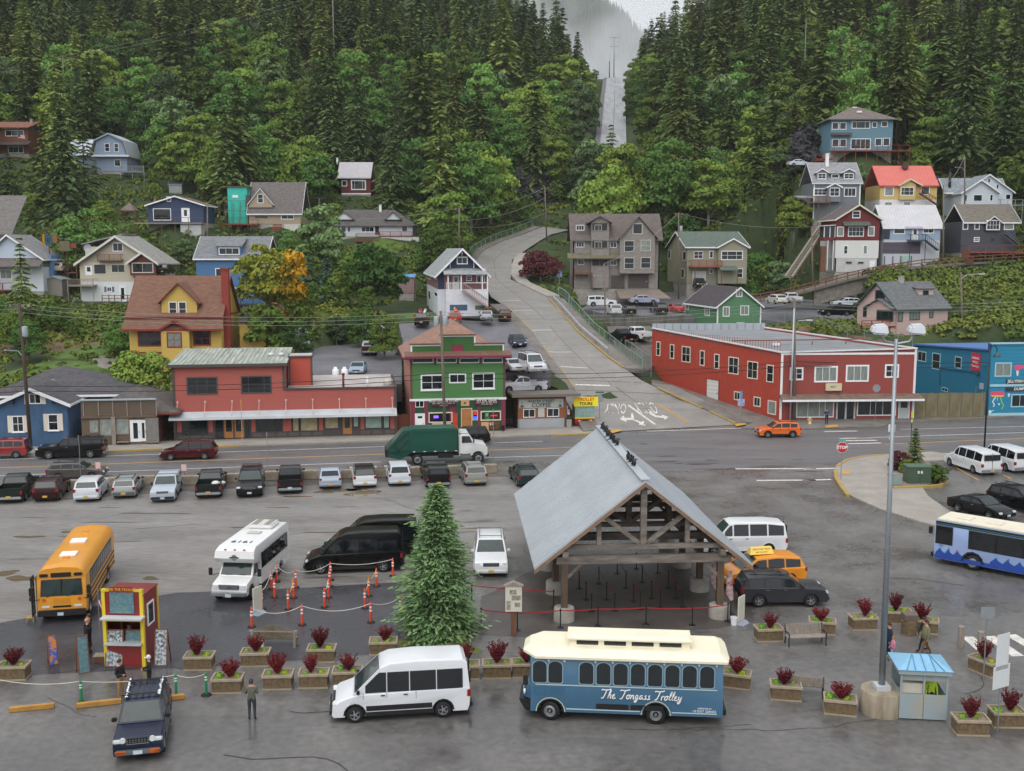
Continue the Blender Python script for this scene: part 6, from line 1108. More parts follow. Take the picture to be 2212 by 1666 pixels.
#vehicles
SPEC={'sedan':dict(L=4.65,W=1.78,wr=.32,ax=(1.35,-1.35),top=[(-2.3,.45),(-2.32,.8),(-2.2,.98),(-1.6,1.0),(.95,.98),(1.2,.95),(2.1,.78),(2.3,.62),(2.32,.4)],gh=[(-1.75,.99),(-1.05,1.38),(-.3,1.45),(.3,1.4),(1.05,.97)],sp=[-1.25,-.25,.75]),'hatch':dict(L=4.2,W=1.75,wr=.32,ax=(1.28,-1.28),top=[(-2.05,.45),(-2.1,.75),(-2.05,1.0),(.9,.98),(1.15,.96),(1.95,.8),(2.1,.62),(2.1,.4)],gh=[(-2.03,1.0),(-1.7,1.4),(-.5,1.5),(.3,1.45),(1.0,.98)],sp=[-1.65,-1.1,-.2,.72]),'wagon':dict(L=4.75,W=1.78,wr=.33,ax=(1.35,-1.35),top=[(-2.33,.45),(-2.37,.75),(-2.3,1.0),(.9,.98),(1.15,.95),(2.15,.8),(2.35,.62),(2.37,.4)],gh=[(-2.28,1.0),(-1.9,1.42),(-.6,1.5),(.3,1.44),(1.05,.97)],sp=[-2.0,-1.15,-.2,.75]),'suv':dict(L=4.65,W=1.88,wr=.36,ax=(1.38,-1.38),top=[(-2.28,.5),(-2.32,.85),(-2.26,1.12),(.95,1.1),(1.15,1.07),(2.1,.98),(2.28,.78),(2.32,.45)],gh=[(-2.24,1.11),(-1.98,1.62),(-.8,1.72),(.3,1.66),(1.08,1.09)],sp=[-1.95,-1.1,-.15,.78]),'boxsuv':dict(L=5.1,W=2.0,wr=.40,ax=(1.55,-1.5),top=[(-2.52,.5),(-2.55,.95),(-2.5,1.2),(1.0,1.18),(1.2,1.14),(2.35,1.05),(2.52,.85),(2.55,.45)],gh=[(-2.47,1.19),(-2.3,1.78),(-.8,1.88),(.35,1.82),(1.1,1.17)],sp=[-2.25,-1.2,-.15,.78]),'jeep':dict(L=4.4,W=1.82,wr=.36,ax=(1.38,-1.27),top=[(-2.15,.5),(-2.18,.9),(-2.12,1.12),(.85,1.1),(1.05,1.07),(2.05,1.0),(2.16,.85),(2.18,.45)],gh=[(-2.1,1.11),(-1.95,1.7),(-.7,1.78),(.35,1.73),(.98,1.09)],sp=[-1.9,-1.05,-.15,.75]),'minivan':dict(L=5.1,W=1.95,wr=.34,ax=(1.55,-1.5),top=[(-2.5,.45),(-2.55,.8),(-2.48,1.05),(1.3,1.0),(1.6,.96),(2.35,.8),(2.53,.6),(2.55,.4)],gh=[(-2.46,1.04),(-2.15,1.6),(-.8,1.72),(.45,1.66),(1.5,.99)],sp=[-2.2,-1.2,-.1,1.05]),'pickup':dict(L=5.8,W=1.98,wr=.39,ax=(1.75,-1.75),top=[(-2.85,.55),(-2.88,.75),(-2.85,.8),(-.92,.8),(-.9,1.22),(1.05,1.2),(1.25,1.16),(2.6,1.08),(2.82,.9),(2.88,.5)],gh=[(-.88,1.21),(-.72,1.72),(0,1.86),(.45,1.82),(1.15,1.19)],sp=[-.75,.05,.85],bed=1),'van':dict(L=5.6,W=2.02,wr=.37,ax=(1.95,-1.55),top=[(-2.75,.5),(-2.8,.8),(-2.76,1.25),(1.5,1.22),(1.75,1.18),(2.6,1.05),(2.76,.85),(2.8,.45)],gh=[(-2.74,1.24),(-2.62,1.98),(-1.5,2.1),(.6,2.1),(.95,2.02),(1.7,1.2)],sp=[-2.6,-1.5,-.3,.75,1.35]),'transit':dict(L=5.98,W=2.05,wr=.36,ax=(1.98,-1.77),top=[(-2.9,.5),(-2.95,.9),(-2.93,1.3),(1.7,1.22),(2.05,1.18),(2.6,1.0),(2.9,.78),(2.95,.4)],gh=[(-2.92,1.28),(-2.82,2.3),(-2.65,2.46),(-.6,2.5),(.5,2.44),(.85,2.3),(2.05,1.19)],sp=[-2.65,-1.5,-.35,.62,1.55],tumble=.12,wz=(1.26,2.08),gap=.022),'sprinter':dict(L=5.9,W=2.0,wr=.36,ax=(1.85,-1.8),top=[(-2.9,.5),(-2.95,.9),(-2.93,1.3),(1.7,1.22),(2.05,1.18),(2.7,.95),(2.9,.75),(2.95,.4)],gh=[(-2.92,1.28),(-2.86,2.45),(-2.7,2.6),(-.6,2.62),(.7,2.55),(1.0,2.35),(1.95,1.19)],sp=[-2.65,-1.5,-.35,.75,1.5],tumble=.12,wz=(1.26,2.08),gap=.022)}
def wheel_meshes(r,w=.24,style='alloy'):
 k=('wheel',round(r,3),w,style)
 if k not in UNIT:
  b=MB();b.lathe([(r*.6,-w/2),(r*.93,-w/2),(r,-w*.36),(r,w*.36),(r*.93,w/2),(r*.6,w/2)],20,ax='y');ty=b.mesh('wheel',RUBBER,True)
  b=MB();y=w/2-.03;rr=r*.64;b.lathe([(rr,y+.025),(rr*.88,y+.02),(rr*.84,y-.04)],20,ax='y')
  if style=='alloy':
   for i in rg(5):
    t=2*PI*i/5;c,s_=Co(t),Si(t);p=[(rr*.12,-rr*.14),(rr*.86,-rr*.11),(rr*.86,rr*.11),(rr*.12,rr*.14)]
    b.add([(u*c-v*s_,y+.012,u*s_+v*c)for u,v in p],[(0,1,2,3)])
   b.lathe([(rr*.2,y+.014),(0,y+.03)],10,ax='y')
  elif style=='steel':
   b.lathe([(rr*.84,y-.02),(rr*.5,y+.01),(rr*.42,y-.06),(rr*.2,y-.05),(rr*.18,y+.04),(0,y+.04)],16,ax='y')
  else :
   b.lathe([(rr*.84,y+.0),(rr*.4,y+.02),(0,y+.035)],16,ax='y')
  rm=b.mesh('rim',RIM if style!='dark' else M('rim_dark','4a4d50',rough=.4,metal=.5));b=MB();b.cyl((0,y-.05,0),(0,y-.045,0),rr*.9,rr*.9,16);dk=b.mesh('brake_disc',Bk)
  UNIT[k]=(ty,rm,dk)
 return UNIT[k]
def wheels(root,xs,yo,r,w=.24,style='alloy',steer=0.0):
 ty,rm,dk=wheel_meshes(r,w,style)
 for i,x in enumerate(xs):
  for s_ in(1,-1):
   o=ob('wheel',ty,root);o.location=(x,s_*(yo-w/2),r);o.rotation_euler=(0,0,(0 if s_>0 else PI)+(steer if i==0 else 0));ob('rim',rm,o);ob('brake_disc',dk,o)
def extr(poly,yf,mats,bev=.06,zmin=.5):
 """solid from a side outline; yf(z) gives its half width"""
 b=MB();k=len(poly);b.add([(x,yf(z),z)for x,z in poly]+[(x,-yf(z),z)for x,z in poly],[tuple(rg(k)),tuple(rg(k,2*k))[::-1]]+[(i,k+i,k+(i+1)%k,(i+1)%k)for i in rg(k)])
 me=BD.meshes.new('body');me.from_pydata(b.v,[],b.f);bm=bmesh.new();bm.from_mesh(me);bmesh.ops.recalc_face_normals(bm,faces=bm.faces)
 if bev:
  es=[e for e in bm.edges if all(v.co.z>zmin for v in e.verts)and e.verts[0].co.y*e.verts[1].co.y>0 and e.calc_face_angle(0)>.5]
  bmesh.ops.bevel(bm,geom=es,offset=bev,segments=3,affect='EDGES',clamp_overlap=True,profile=.6)
 bm.to_mesh(me);bm.free();me.materials.append(mats);me.shade_smooth();me.set_sharp_from_angle(angle=R(40));return me
def arch(bottom,axs,wr,ra):
 out=[]
 for a in sorted(axs,reverse=True):
  h=max(-.95,min(.95,(bottom-wr)/ra));t0=math.asin(h)
  for i in rg(9):t=t0+(PI-2*t0)*i/8;out.append((a+ra*Co(t),wr+ra*Si(t)))
 return out
def pn(root,name,pts,n,th,m):
 b=MB();k=len(pts);n=V3(n).normalized()*th;P=[V3(p)for p in pts]
 b.add([p+n for p in P]+[p-n*.3 for p in P],[tuple(rg(k)),tuple(rg(k,2*k))[::-1]]+[(i,(i+1)%k,k+(i+1)%k,k+i)for i in rg(k)]);return b.build(name,m,root)
def gh_z(gh,x):
 xs=[p[0]for p in gh];zs=[p[1]for p in gh];return float(np.interp(x,xs,zs))
def sW(root,gh,yf,sp,zb,m=Cg,top=.13,zr=None,gap=.05):
 for a,c in zip(sp[:-1],sp[1:]):
  a,c=a+gap,c-gap;zt=(lambda x:min(gh_z(gh,x)-top,zr[1]if zr else 9));z0=(zr[0]if zr else zb+.03)
  xs=[x for x in np.linspace(a,c,7)if zt(x)>z0+.05]
  if len(xs)<2:continue
  poly=[(xs[0],z0),(xs[-1],z0)]+[(x,zt(x))for x in xs[::-1]]
  if c<gh[-1][0]and zt(c)<z0+.25:poly.insert(2,(c,z0))
  for s_ in(1,-1):
   pts=[(x,s_*yf(z),z)for x,z in poly];pn(root,'window',pts if s_<0 else pts[::-1],(0,s_,.15),.012,m)
def car(name,label,kind,col,loc,head,group=None,rim='alloy',plate=PLATE,rack=False,cat='car',wb=None,clad=None,topper=None,roofc=None,sc=1.0,z=None,spare=False,wins=True,lightbar=None,steer=0.0,near=None,dropwin=None):
 """near=('front'|'rear'): loc is the ground point under that bumper; else the centre"""
 sp=SPEC[kind];L,W,wr=sp['L'],sp['W'],sp['wr'];axf,axr=sp['ax'];p=V3(loc)
 if wb:k_=wb/(axf-axr)
 else :k_=1.0
 hd=V3((Co(R(head)),Si(R(head)),0))
 if near:p=p+hd*(L/2*(-1 if near=='front' else 1))
 t=tH(name,label,cat,p,R(head),group);t.scale=(sc*k_,sc,sc);pm=pt(col)if isinstance(col,str)else col;rpm=pt(roofc)if roofc else pm
 hw=W/2;ra=wr+.07;top=sp['top'];bot=arch(.28,(axf,axr),wr,ra);poly=top+[(top[-1][0]-.08,.28)]+bot+[(top[0][0]+.08,.28)]
 ob('body',extr(poly,lambda z:hw-max(0,(z-.75))*.06-max(0,.5-z)*.10,pm,.07),t)
 b=MB();b.bb(-L/2+.25,L/2-.25,-hw+.22,hw-.22,.2,.75);b.build('underbody',Bk,t)
 gh=sp['gh'];zb=gh[0][1];tk=sp.get('tumble',.22);yf=lambda z:hw-.05-tk*max(0,z-zb)
 ob('cabin',extr(gh,yf,rpm,.07,zb+.08),t)
 sW(t,gh,yf,sp['sp'],zb,Cg,.12,sp.get('wz'),sp.get('gap',.05))
 def cross(i,j,u0,u1,name,m,ins):
  (x0,z0),(x1,z1)=gh[i],gh[j];d=V3((x1-x0,0,z1-z0));n=V3((-d.z,0,d.x))if j>i else V3((d.z,0,-d.x))
  a=V3((x0+(x1-x0)*u0,0,z0+(z1-z0)*u0));c=V3((x0+(x1-x0)*u1,0,z0+(z1-z0)*u1));ya,yc=yf(a.z)-ins,yf(c.z)-ins
  pn(t,name,[(a.x,-ya,a.z),(a.x,ya,a.z),(c.x,yc,c.z),(c.x,-yc,c.z)],n,.014,m)
 cross(len(gh)-2,len(gh)-1,.06,.94,'windshield',WSGL,.09)
 if kind not in('transit','sprinter','van'):cross(0,1,.12,.92,'rear_window',Cg,.12)
 else :
  zz=gh[0][1]
  for s_ in(1,-1):b=MB();b.bb(-L/2-.0,-L/2+.1,min(s_*.06,s_*(hw-.25)),max(s_*.06,s_*(hw-.25)),zz+.12,zz+.62);b.build('rear_window',Cg,t)
  b=MB();b.bb(-L/2-.01,-L/2+.05,-.015,.015,.6,gh[1][1]);b.build('door_gap',Bk,t)
 zf=top[-2][1];xf=top[-2][0];zr=top[1][1];xr=top[1][0];fz=top[-3][1]
 for s_ in(1,-1):
  b=MB();b.bb(xf-.22,xf+.012,s_*(hw-.17)-.16,s_*(hw-.17)+.16,zf-.06,zf+.1);b.build('headlight',Hl,t,bevel=.03)
  b=MB();b.bb(xr-.012,xr+.14,s_*(hw-.1)-.1,s_*(hw-.1)+.1,zr-.02,min(zr+.28,zb-.02));b.build('taillight',TAIL,t,bevel=.02)
  b=MB();mx=gh[-1][0]-.22;b.bb(mx-.07,mx+.07,s_*(hw+.1)-.1,s_*(hw+.1)+.1,zb+.0,zb+.16);b.build('mirror',Bk if col[0]in '123' or clad else pm,t,bevel=.03)
  b=MB()
  for x in sp['sp'][1:-1][-2:]:b.bb(x+.08,x+.26,s_*hw-.01,s_*hw+.02,zb-.16,zb-.12)
  b.build('door_handle',Bk if clad else Cm,t)
 b=MB();b.bb(xf-.1,xf+.01,-hw*.48,hw*.48,zf-.13,zf+.08);g=b.build('grille',Bk,t)
 b=MB()
 for i in rg(3):b.bb(xf+.005,xf+.025,-hw*.46,hw*.46,zf-.1+i*.07,zf-.075+i*.07)
 ob('grille_bar',b.mesh('grille_bar',Cm),g)
 bm_=clad or(pm if kind in('sedan','hatch','wagon','suv','minivan')else Cm if kind in('pickup','van')else pm)
 b=MB();b.bb(L/2-.16,L/2+.06,-hw+.06,hw-.06,.34,.55);b.build('bumper',clad or(Bk if kind=='transit' else bm_),t,bevel=.05);b=MB();b.bb(-L/2-.06,-L/2+.16,-hw+.06,hw-.06,.38,.58);b.build('bumper',clad or(Bk if kind=='transit' else bm_),t,bevel=.05)
 b=MB();b.bb(L/2+.06,L/2+.075,-.17,.17,.38,.53);b.build('licence_plate',plate,t);b=MB();b.bb(-L/2-.075,-L/2-.06,-.17,.17,.42 if not sp.get('bed')else .5,.58 if not sp.get('bed')else .66);b.build('licence_plate',plate,t)
 if clad:
  for s_ in(1,-1):b=MB();b.bb(axr+ra,axf-ra,s_*hw-.03,s_*hw+.02,.28,.46);b.build('sill_cladding',clad,t)
 for s_ in(1,-1):
  for a in(axf,axr):
   b=MB()
   for i in rg(8):
    t0,t1=PI*i/8,PI*(i+1)/8;r0,r1=ra-.005,ra+.055;y0,y1=s_*hw-.04,s_*(hw-.0)+s_*.018
    b.hexa([(a+r0*Co(t0),y0,wr+r0*Si(t0)),(a+r1*Co(t0),y0,wr+r1*Si(t0)),(a+r1*Co(t1),y0,wr+r1*Si(t1)),(a+r0*Co(t1),y0,wr+r0*Si(t1)),(a+r0*Co(t0),y1,wr+r0*Si(t0)),(a+r1*Co(t0),y1,wr+r1*Si(t0)),(a+r1*Co(t1),y1,wr+r1*Si(t1)),(a+r0*Co(t1),y1,wr+r0*Si(t1))])
   b.build('wheel_arch',clad or pm,t)
 if sp.get('bed'):
  x0,x1=-L/2+.02,-.93;zt=1.22
  for s_ in(1,-1):b=MB();b.bb(x0,x1,min(s_*(hw-.13),s_*(hw-.03)),max(s_*(hw-.13),s_*(hw-.03)),.8,zt);b.build('bed_side',pm,t,bevel=.03)
  b=MB();b.bb(x0-.02,x0+.08,-hw+.13,hw-.13,.72,zt);b.build('tailgate',pm,t,bevel=.02);b=MB();b.bb(x0+.1,x1,-hw+.13,hw-.13,.8,.83);b.build('bed_liner',M('bed_liner','3a3632',var=.3,scale=2),t)
  if topper:
   g2=[(x0,zt),(x0+.12,1.72),(x0+.5,1.8),(x1-.2,1.82),(x1,1.78),(x1+.0,zt)];yt=lambda z:hw-.06-.18*(z-zt);ob('topper',extr(g2,yt,pt(topper),.06,zt+.1),t)
   sW(t,[(x0,zt),(x0+.12,1.72),(x1,1.78)],yt,[x0+.1,(x0+x1)/2,x1-.05],zt+.08,Cg,.12);pn(t,'rear_window',[(x0+.03,-.7,zt+.08),(x0+.03,.7,zt+.08),(x0+.1,.62,1.66),(x0+.1,-.62,1.66)],(-1,0,.2),.014,Cg)
 if rack:
  zt=max(p[1]for p in gh)
  for s_ in(1,-1):b=MB();b.beam((gh[1][0]+.1,s_*(yf(zt)-.12),zt+.05),(gh[-2][0]-.1,s_*(yf(zt)-.12),zt+.03),.04,.05);b.build('roof_rail',Bk if rack is True else Cm,t)
  b=MB();
  for x in(gh[1][0]+.5,gh[-2][0]-.4):b.beam((x,-yf(zt)+.1,zt+.06),(x,yf(zt)-.1,zt+.06),.04,.03)
  b.build('roof_bar',Bk,t)
 if spare:ty,rm,dk=wheel_meshes(wr*.95);o=ob('spare_wheel',ty,t);o.location=(-L/2-.16,0,.95);o.rotation_euler=(0,0,PI/2);ob('rim',rm,o)
 wheels(t,(axf,axr),hw+.005,wr,.23,rim,steer)
 return t
def side2(kind,fr,pf,pr,z=0.0,wb=None):
 a,c=Gq(fr,*pf,z),Gq(fr,*pr,z);d=(a-c);h=math.degrees(math.atan2(d.y,d.x));W_=SPEC[kind]['W']/2-.1 if kind in SPEC else kind;n=V3((-d.y,d.x,0)).normalized()
 if n.y<0:n=-n
 axf,axr=SPEC[kind]['ax']if kind in SPEC else(0,0);m_=(a+c)/2+n*W_-d.normalized()*((axf+axr)/2);return m_,h,d.length
ROW=[('pickup','22302a',(19,1090),'rear','dark green pickup at the left end of the parked row',{}),('suv','3f1a1e',(98,1086.5),'rear','dark maroon sport utility parked beside the green pickup',{}),('suv','c9ced4',(186,1087),'rear','white sport utility parked between maroon and silver cars',{}),('wagon','9a9fa0',(267,1079.5),'rear','silver estate car with roof rails in the parked row',dict(rack=True,clad=M('clad_grey','55585a',var=.1))),('pickup','a3adb8',(350.5,1089),'front','silver pickup with canopy, nose toward camera',dict(topper='a3adb8',clad=Bk,plate=Pw,sc=.94)),('pickup','1d2a2c',(450,1079.5),'rear','dark teal pickup with white sack in its bed',dict()),('boxsuv','16171b',(539,1077),'front','big black sport utility, nose toward camera',dict(rack=True,plate=Pw)),('pickup','26262a',(626.5,1069.5),'rear','dark grey crew cab pickup with chrome rear bumper',dict(plate=Pw)),('sedan','9aa5b5',(714,1059),'rear','silver blue saloon in the parked row',{}),('suv','d2d5d8',(789,1057),'rear','white sport utility with black roof beside a puddle',dict(roofc='1a1b1d')),('jeep','c6cbd2',(864.5,1052.5),'rear','white boxy sport utility behind the garbage truck',{}),('pickup','141517',(948,1058),'rear','black pickup parked beyond the blue spruce tip',dict(topper='141517')),('suv','8b8d88',(1029.6,1052),'rear','champagne silver crossover right of the black pickup',dict(rack=True)),('wagon','2c3f42',(1144,1055),'rear','dark teal estate half hidden by the shelter roof',dict(rack=True,sc=1.04))]
for kind,c,p,nr,lab,kw in ROW:car('parked_car',lab,kind,c,G(*p),100.5 if nr=='rear' else 280.5,'cars in the gravel lot row',near=nr,**kw)
b=MB();b.lathe([(0,0),(.3,.05),(.34,.2),(.2,.32),(0,.35)],10);b.lathe([(0,0),(.22,.05),(.26,.2),(0,.3)],8,(.5,.15,.03));o=b.build('sack',tM('d4d2cc'),None,True);tag(o,'white sacks lying in the dark teal pickup bed','sack');o.location=G(450,1079.5)+V3((0.2,1.5,.83))
car('street_car','red boxy sport utility with spare wheel at left edge','jeep','8f1f22',G(10,988),190,rack=True,spare=True,clad=M('clad_grey','55585a'))
car('street_car','black crew cab pickup with canopy parked at the kerb','pickup','101114',G(156,987),189.5,topper='141518',sc=1.06,cat='pickup')
car('street_car','dark red minivan driving past the long red shop','minivan','5c1420',G(409,990),189,rack=True,cat='minivan')
car('street_car','grey brown estate car driving right on the near lane','wagon','4f4a48',G(168,1033),9.5,rack=True)
car('street_car','small black sport utility parked behind the garbage truck cab','suv','17181c',G(1008,958),188)
car('street_car','bright orange crossover passing the red corner building','suv','d9641a',G(1680,943),183,rack=True,clad=Bk,sc=.95)
def up(lab,kind,c,p,z,head,**kw):return car('lot_car',lab,kind,c,G(p[0],p[1],z),head,'cars in the upper lots',**kw)
KY=up('dark sport utility carrying red and white kayaks','suv','2a2c30',(909.8,704),9.35,92,near='rear');up('red hatchback carrying an orange kayak','hatch','a8262a',(983,697.5),9.55,92,near='rear')
up('silver estate parked beside the white house wall','wagon','a9b0b8',(1051,694.5),9.55,92,near='rear',rack=True,clad=M('clad_grey','55585a'));up('maroon estate car at the top of the upper lot','wagon','5a1c24',(1091,692.5),9.45,92,near='rear')
up('navy hatchback nose down in the upper lot','hatch','26304a',(1124,751.5),7.35,280,near='front',plate=Pw);up('white saloon beside the white rack van','sedan','c3c6cc',(1122,806),5.6,290,near='front')
up('white passenger van with roof ladder rack','van','c9ccd2',(1163,808),5.8,285,near='front',rack=True);up('light blue saloon behind the red shop roof','sedan','8595ab',(769,812),4.75,272,near='front',plate=Pw)
up('rusty brown canopy pickup in the upper lot','pickup','4a3226',(797,768),5.75,94,near='rear',topper='a9aeb4');up('silver high roof van beside the bushes','sprinter','a4a9b0',(654.5,757),6.3,285,near='front',cat='van');up('white car half hidden by shrubs near kayak cars','suv','c9ccd0',(820,728),7.0,10)
up('black pickup tucked behind the coffee kiosk','pickup','17181b',(1146,862),2.3,197,sc=1.05);up('white pickup behind the black one by the kiosk','pickup','d0d3d8',(1126,846),3.4,197)
up('white sport utility side on above the railing','boxsuv','d0d3d6',(1299,662),10.3,2,sc=.95);up('white crossover at the fence of the upper car park','suv','c9cdd0',(1331,682),9.5,92,near='rear');up('black hatchback beside the white crossover','hatch','15171a',(1363.5,681),9.5,92,near='rear')
up('black sport utility beside the bright red car','suv','1b2022',(1432,680),9.4,98,near='rear');up('bright red saloon beside the green gabled house','sedan','b8261f',(1467,676),9.45,98,near='rear');up('silver lilac saloon side on below the apartments','sedan','9298ae',(1391,656.5),10.6,2,sc=1.05)
up('white passenger van in front of the apartment garages','van','cfd2d8',(1313,632),12.1,290,near='front');up('pale blue saloon beside the olive house','sedan','8ea6bd',(1584,614.5),13.0,2);up('black sport utility nose out beside the olive house','suv','141518',(1633,610),13.1,285,near='front');up('dark green sport utility below the red balcony','boxsuv','26302c',(1517,624),12.6,275,near='front')
up('black pickup in the yard below the retaining wall','pickup','15161a',(1364,742),6.6,110,near='rear');up('white pickup beside the red corner building','pickup','d2d5d8',(1400,736),6.8,118,near='rear')
up('white retro hatchback near the trestle road','hatch','d0cfc8',(1689,658),10.9,100,near='rear',sc=1.05);up('white pickup carrying a bicycle','pickup','c9ccd0',(1724,657),10.9,100,near='rear',sc=.95);up('large black sport utility left of the pink house','boxsuv','121316',(1804,683),9.0,188);up('white estate car behind the large black one','wagon','c9ced6',(1826,662),9.9,185)
car('hill_car','tan sport utility parked below the washing lines','suv','b3a490',A(134,588,190),92,rack=True);car('hill_car','dark sport utility right of the cream house','suv','202428',A(359,592,186),92);car('hill_car','small white car parked on the upper right slope','sedan','b9c2cb',A(1725,360,226),5)
car('white_van','white passenger van nearest the traffic island','van','d6d9dc',G(2142.5,1029),101,near='rear',cat='van',group='white vans in the right hand bays');p=G(2142.5,1029);car('white_van','white passenger van at the right edge of the picture','van','d6d9dc',p+V3((3.3,1.0,0)),101,near='rear',cat='van',group='white vans in the right hand bays')
car('black_saloon','black saloon parked beyond the transit bus','sedan','121318',G(2118,1112),-62,plate=Pw);car('black_crossover','black crossover at right edge beside the black saloon','suv','121318',G(2203,1100),-62,plate=Pw,rack=True)
m_,h,wb=side2('transit','I3',(475,838),(1250,790));TV=car('passenger_van','white high roof passenger van in the foreground','transit','d3d6da',m_,h,cat='van',rim='alloy',wb=wb,clad=Bk)
m_,h,wb=side2('transit','I2',(1380,685),(1970,665));car('black_van','glossy black high roof van nearer the orange posts','transit','0b0b0d',m_,h,cat='van',group='black vans',clad=Bk);car('black_van','glossy black high roof van behind the other black one','transit','0b0b0d',m_+V3((.75,2.9,0)),h,cat='van',group='black vans',clad=Bk)
car('white_suv','big white sport utility facing camera beside the spruce','boxsuv','cfd2d4',G(1061,1250),-88,near='front',rack='c')
m_,h,wb=side2('suv','I6',(1115,972),(635,975));car('grey_crossover','dark grey crossover with open tailgate beside the shelter','suv','45464d',m_,h,wb=wb,rack=True)
m_,h,wb=side2('minivan','I6',(410,800),(975,765));TX=car('taxi','yellow orange minivan taxi with roof sign','minivan','d98a1c',m_,h,cat='taxi')
ts=MB();ts.hexa([(-.75,-.28,1.74),(.75,-.28,1.74),(.75,.28,1.74),(-.75,.28,1.74),(-.65,-.1,2.12),(.65,-.1,2.12),(.65,.1,2.12),(-.65,.1,2.12)]);s_=ts.build('roof_sign',M('sign_cream2','e8c860',var=.05),TX)
for body,zz,sz in(('YELLOW TAXI',2.02,.17),('907 225 5555',1.86,.13)):me=tx(body,sz,M('sign_brown','7a4a14',var=.02),'lettering',.004);me.transform(MR_(R(90),4,'X')@MR_(0,4,'Z'));me.transform(MR_(PI,4,'Z'));ob('lettering',me,s_,MT((0,.30-(zz-1.74)*.45,zz))@MR_(R(-24),4,'X'))
car('white_low_van','white passenger van partly behind the shelter roof','van','d6d9dc',G(1600,1200)+V3((.2,1,0)),183,cat='van')
JP=car('jeep','dark blue jeep with roof rack gulls droppings in the foreground','jeep','232d48',G(299,1648),-77,cat='car',near='front',clad=M('clad_grey2','5d6064',rough=.6,var=.1),plate=Pw,rack=True)
JP['label']='dark blue boxy sport utility with grey bumpers in the foreground'
for y in(-.16-.38,.16+.38):b=MB();b.cyl((2.14,y,.92),(2.2,y,.92),.11,.11,14);b.build('round_headlight',Hl,JP)
for i in rg(7):b=MB();b.bb(2.165,2.19,-.36+i*.11,-.30+i*.11,.8,1.0);b.build('grille_slot',Bk,JP)
for i in rg(5):b=MB();b.bb(-1.7,.2,-.5+i*.25-.02,-.5+i*.25+.02,1.775,1.8);b.build('roof_rib',pt('232d48'),JP)
for s_ in(-1,1):
 b=MB();b.bb(2.19,2.26,s_*.62-.18,s_*.62+.18,.38,.52);b.build('fog_lamp',AMBER,JP)
 b=MB();rr=RR(3+s_)
 for i in rg(16):x=rr.uniform(-1.8,.2);b.lathe([(0,.06),(.05,.03),(.05,0)],6,(x,s_*.62+rr.uniform(-.03,.03),1.8))
 b.build('shell_decoration',Wh,JP)
for s_,x in((1,1.3),(1,-1.3)):pass
for x,zz,t_,sz in((1.62,.98,'904',.2),(-2.35,.98,'US DOT',.13),(-2.35,.85,'2284255',.12)):me=tx(t_,sz,M('decal_dark','33363a',var=.02),'lettering',.003);me.transform(MR_(PI,4,'Z')@MR_(R(90),4,'X'));ob('lettering',me,TV,MT((x,1.0,zz)))
b=MB()
for x in(.62,-.62,1.62):b.bb(x-.008,x+.008,.985,1.012,.5,1.25)
b.build('door_gap',Bk,TV)
for s_ in(1,-1):b=MB();b.bb(-1.3,1.5,*sorted((s_*.99,s_*1.035)),.5,.72);b.build('side_moulding',Bk,TV)
#coachwork shared by the buses
def rbox(root,name,x0,x1,y0,y1,z0,z1,m,bev=.0,smooth=False):b=MB();b.bb(x0,x1,y0,y1,z0,z1);return b.build(name,m,root,smooth=('auto' if bev else False),bevel=bev)
def gZ(root,xs,w,z0,z1,s_,hw,m=Cg,name='window',arch_=False,frame=None):
 for x in xs:
  if arch_:
   r_=w/2;pts=[(x-r_,z0+.06),(x-r_+.06,z0),(x+r_-.06,z0),(x+r_,z0+.06)]+[(x+r_*Co(t),z1-r_*.75+r_*.75*Si(t))for t in np.linspace(0,PI,9)]
  else :pts=[(x-w/2,z0),(x+w/2,z0),(x+w/2,z1),(x-w/2,z1)]
  P3=[(u,s_*hw,v)for u,v in pts]
  if frame:
   c=V3((x,0,(z0+z1)/2));pn(root,'window_frame',[(c.x+(p[0]-c.x)*1.14,p[1],c.z+(p[2]-c.z)*1.09)for p in(P3 if s_<0 else P3[::-1])],(0,s_,0),.012,frame)
  pn(root,name,P3 if s_<0 else P3[::-1],(0,s_,0),.022,m)
def coach_body(root,L,W,z0,z1,m,axs,wr,bev=.08,nose=0.0,tail=0.0,name='body'):
 poly=[(-L/2+tail,z1),(L/2-nose,z1),(L/2,z1-.9 if nose else z1),(L/2,z0)]+arch(z0,axs,wr,wr+.1)+[(-L/2,z0),(-L/2,z1-.6 if tail else z1-.01)]
 return ob(name,extr(poly,lambda z:W/2,m,bev,z0+.1),root)
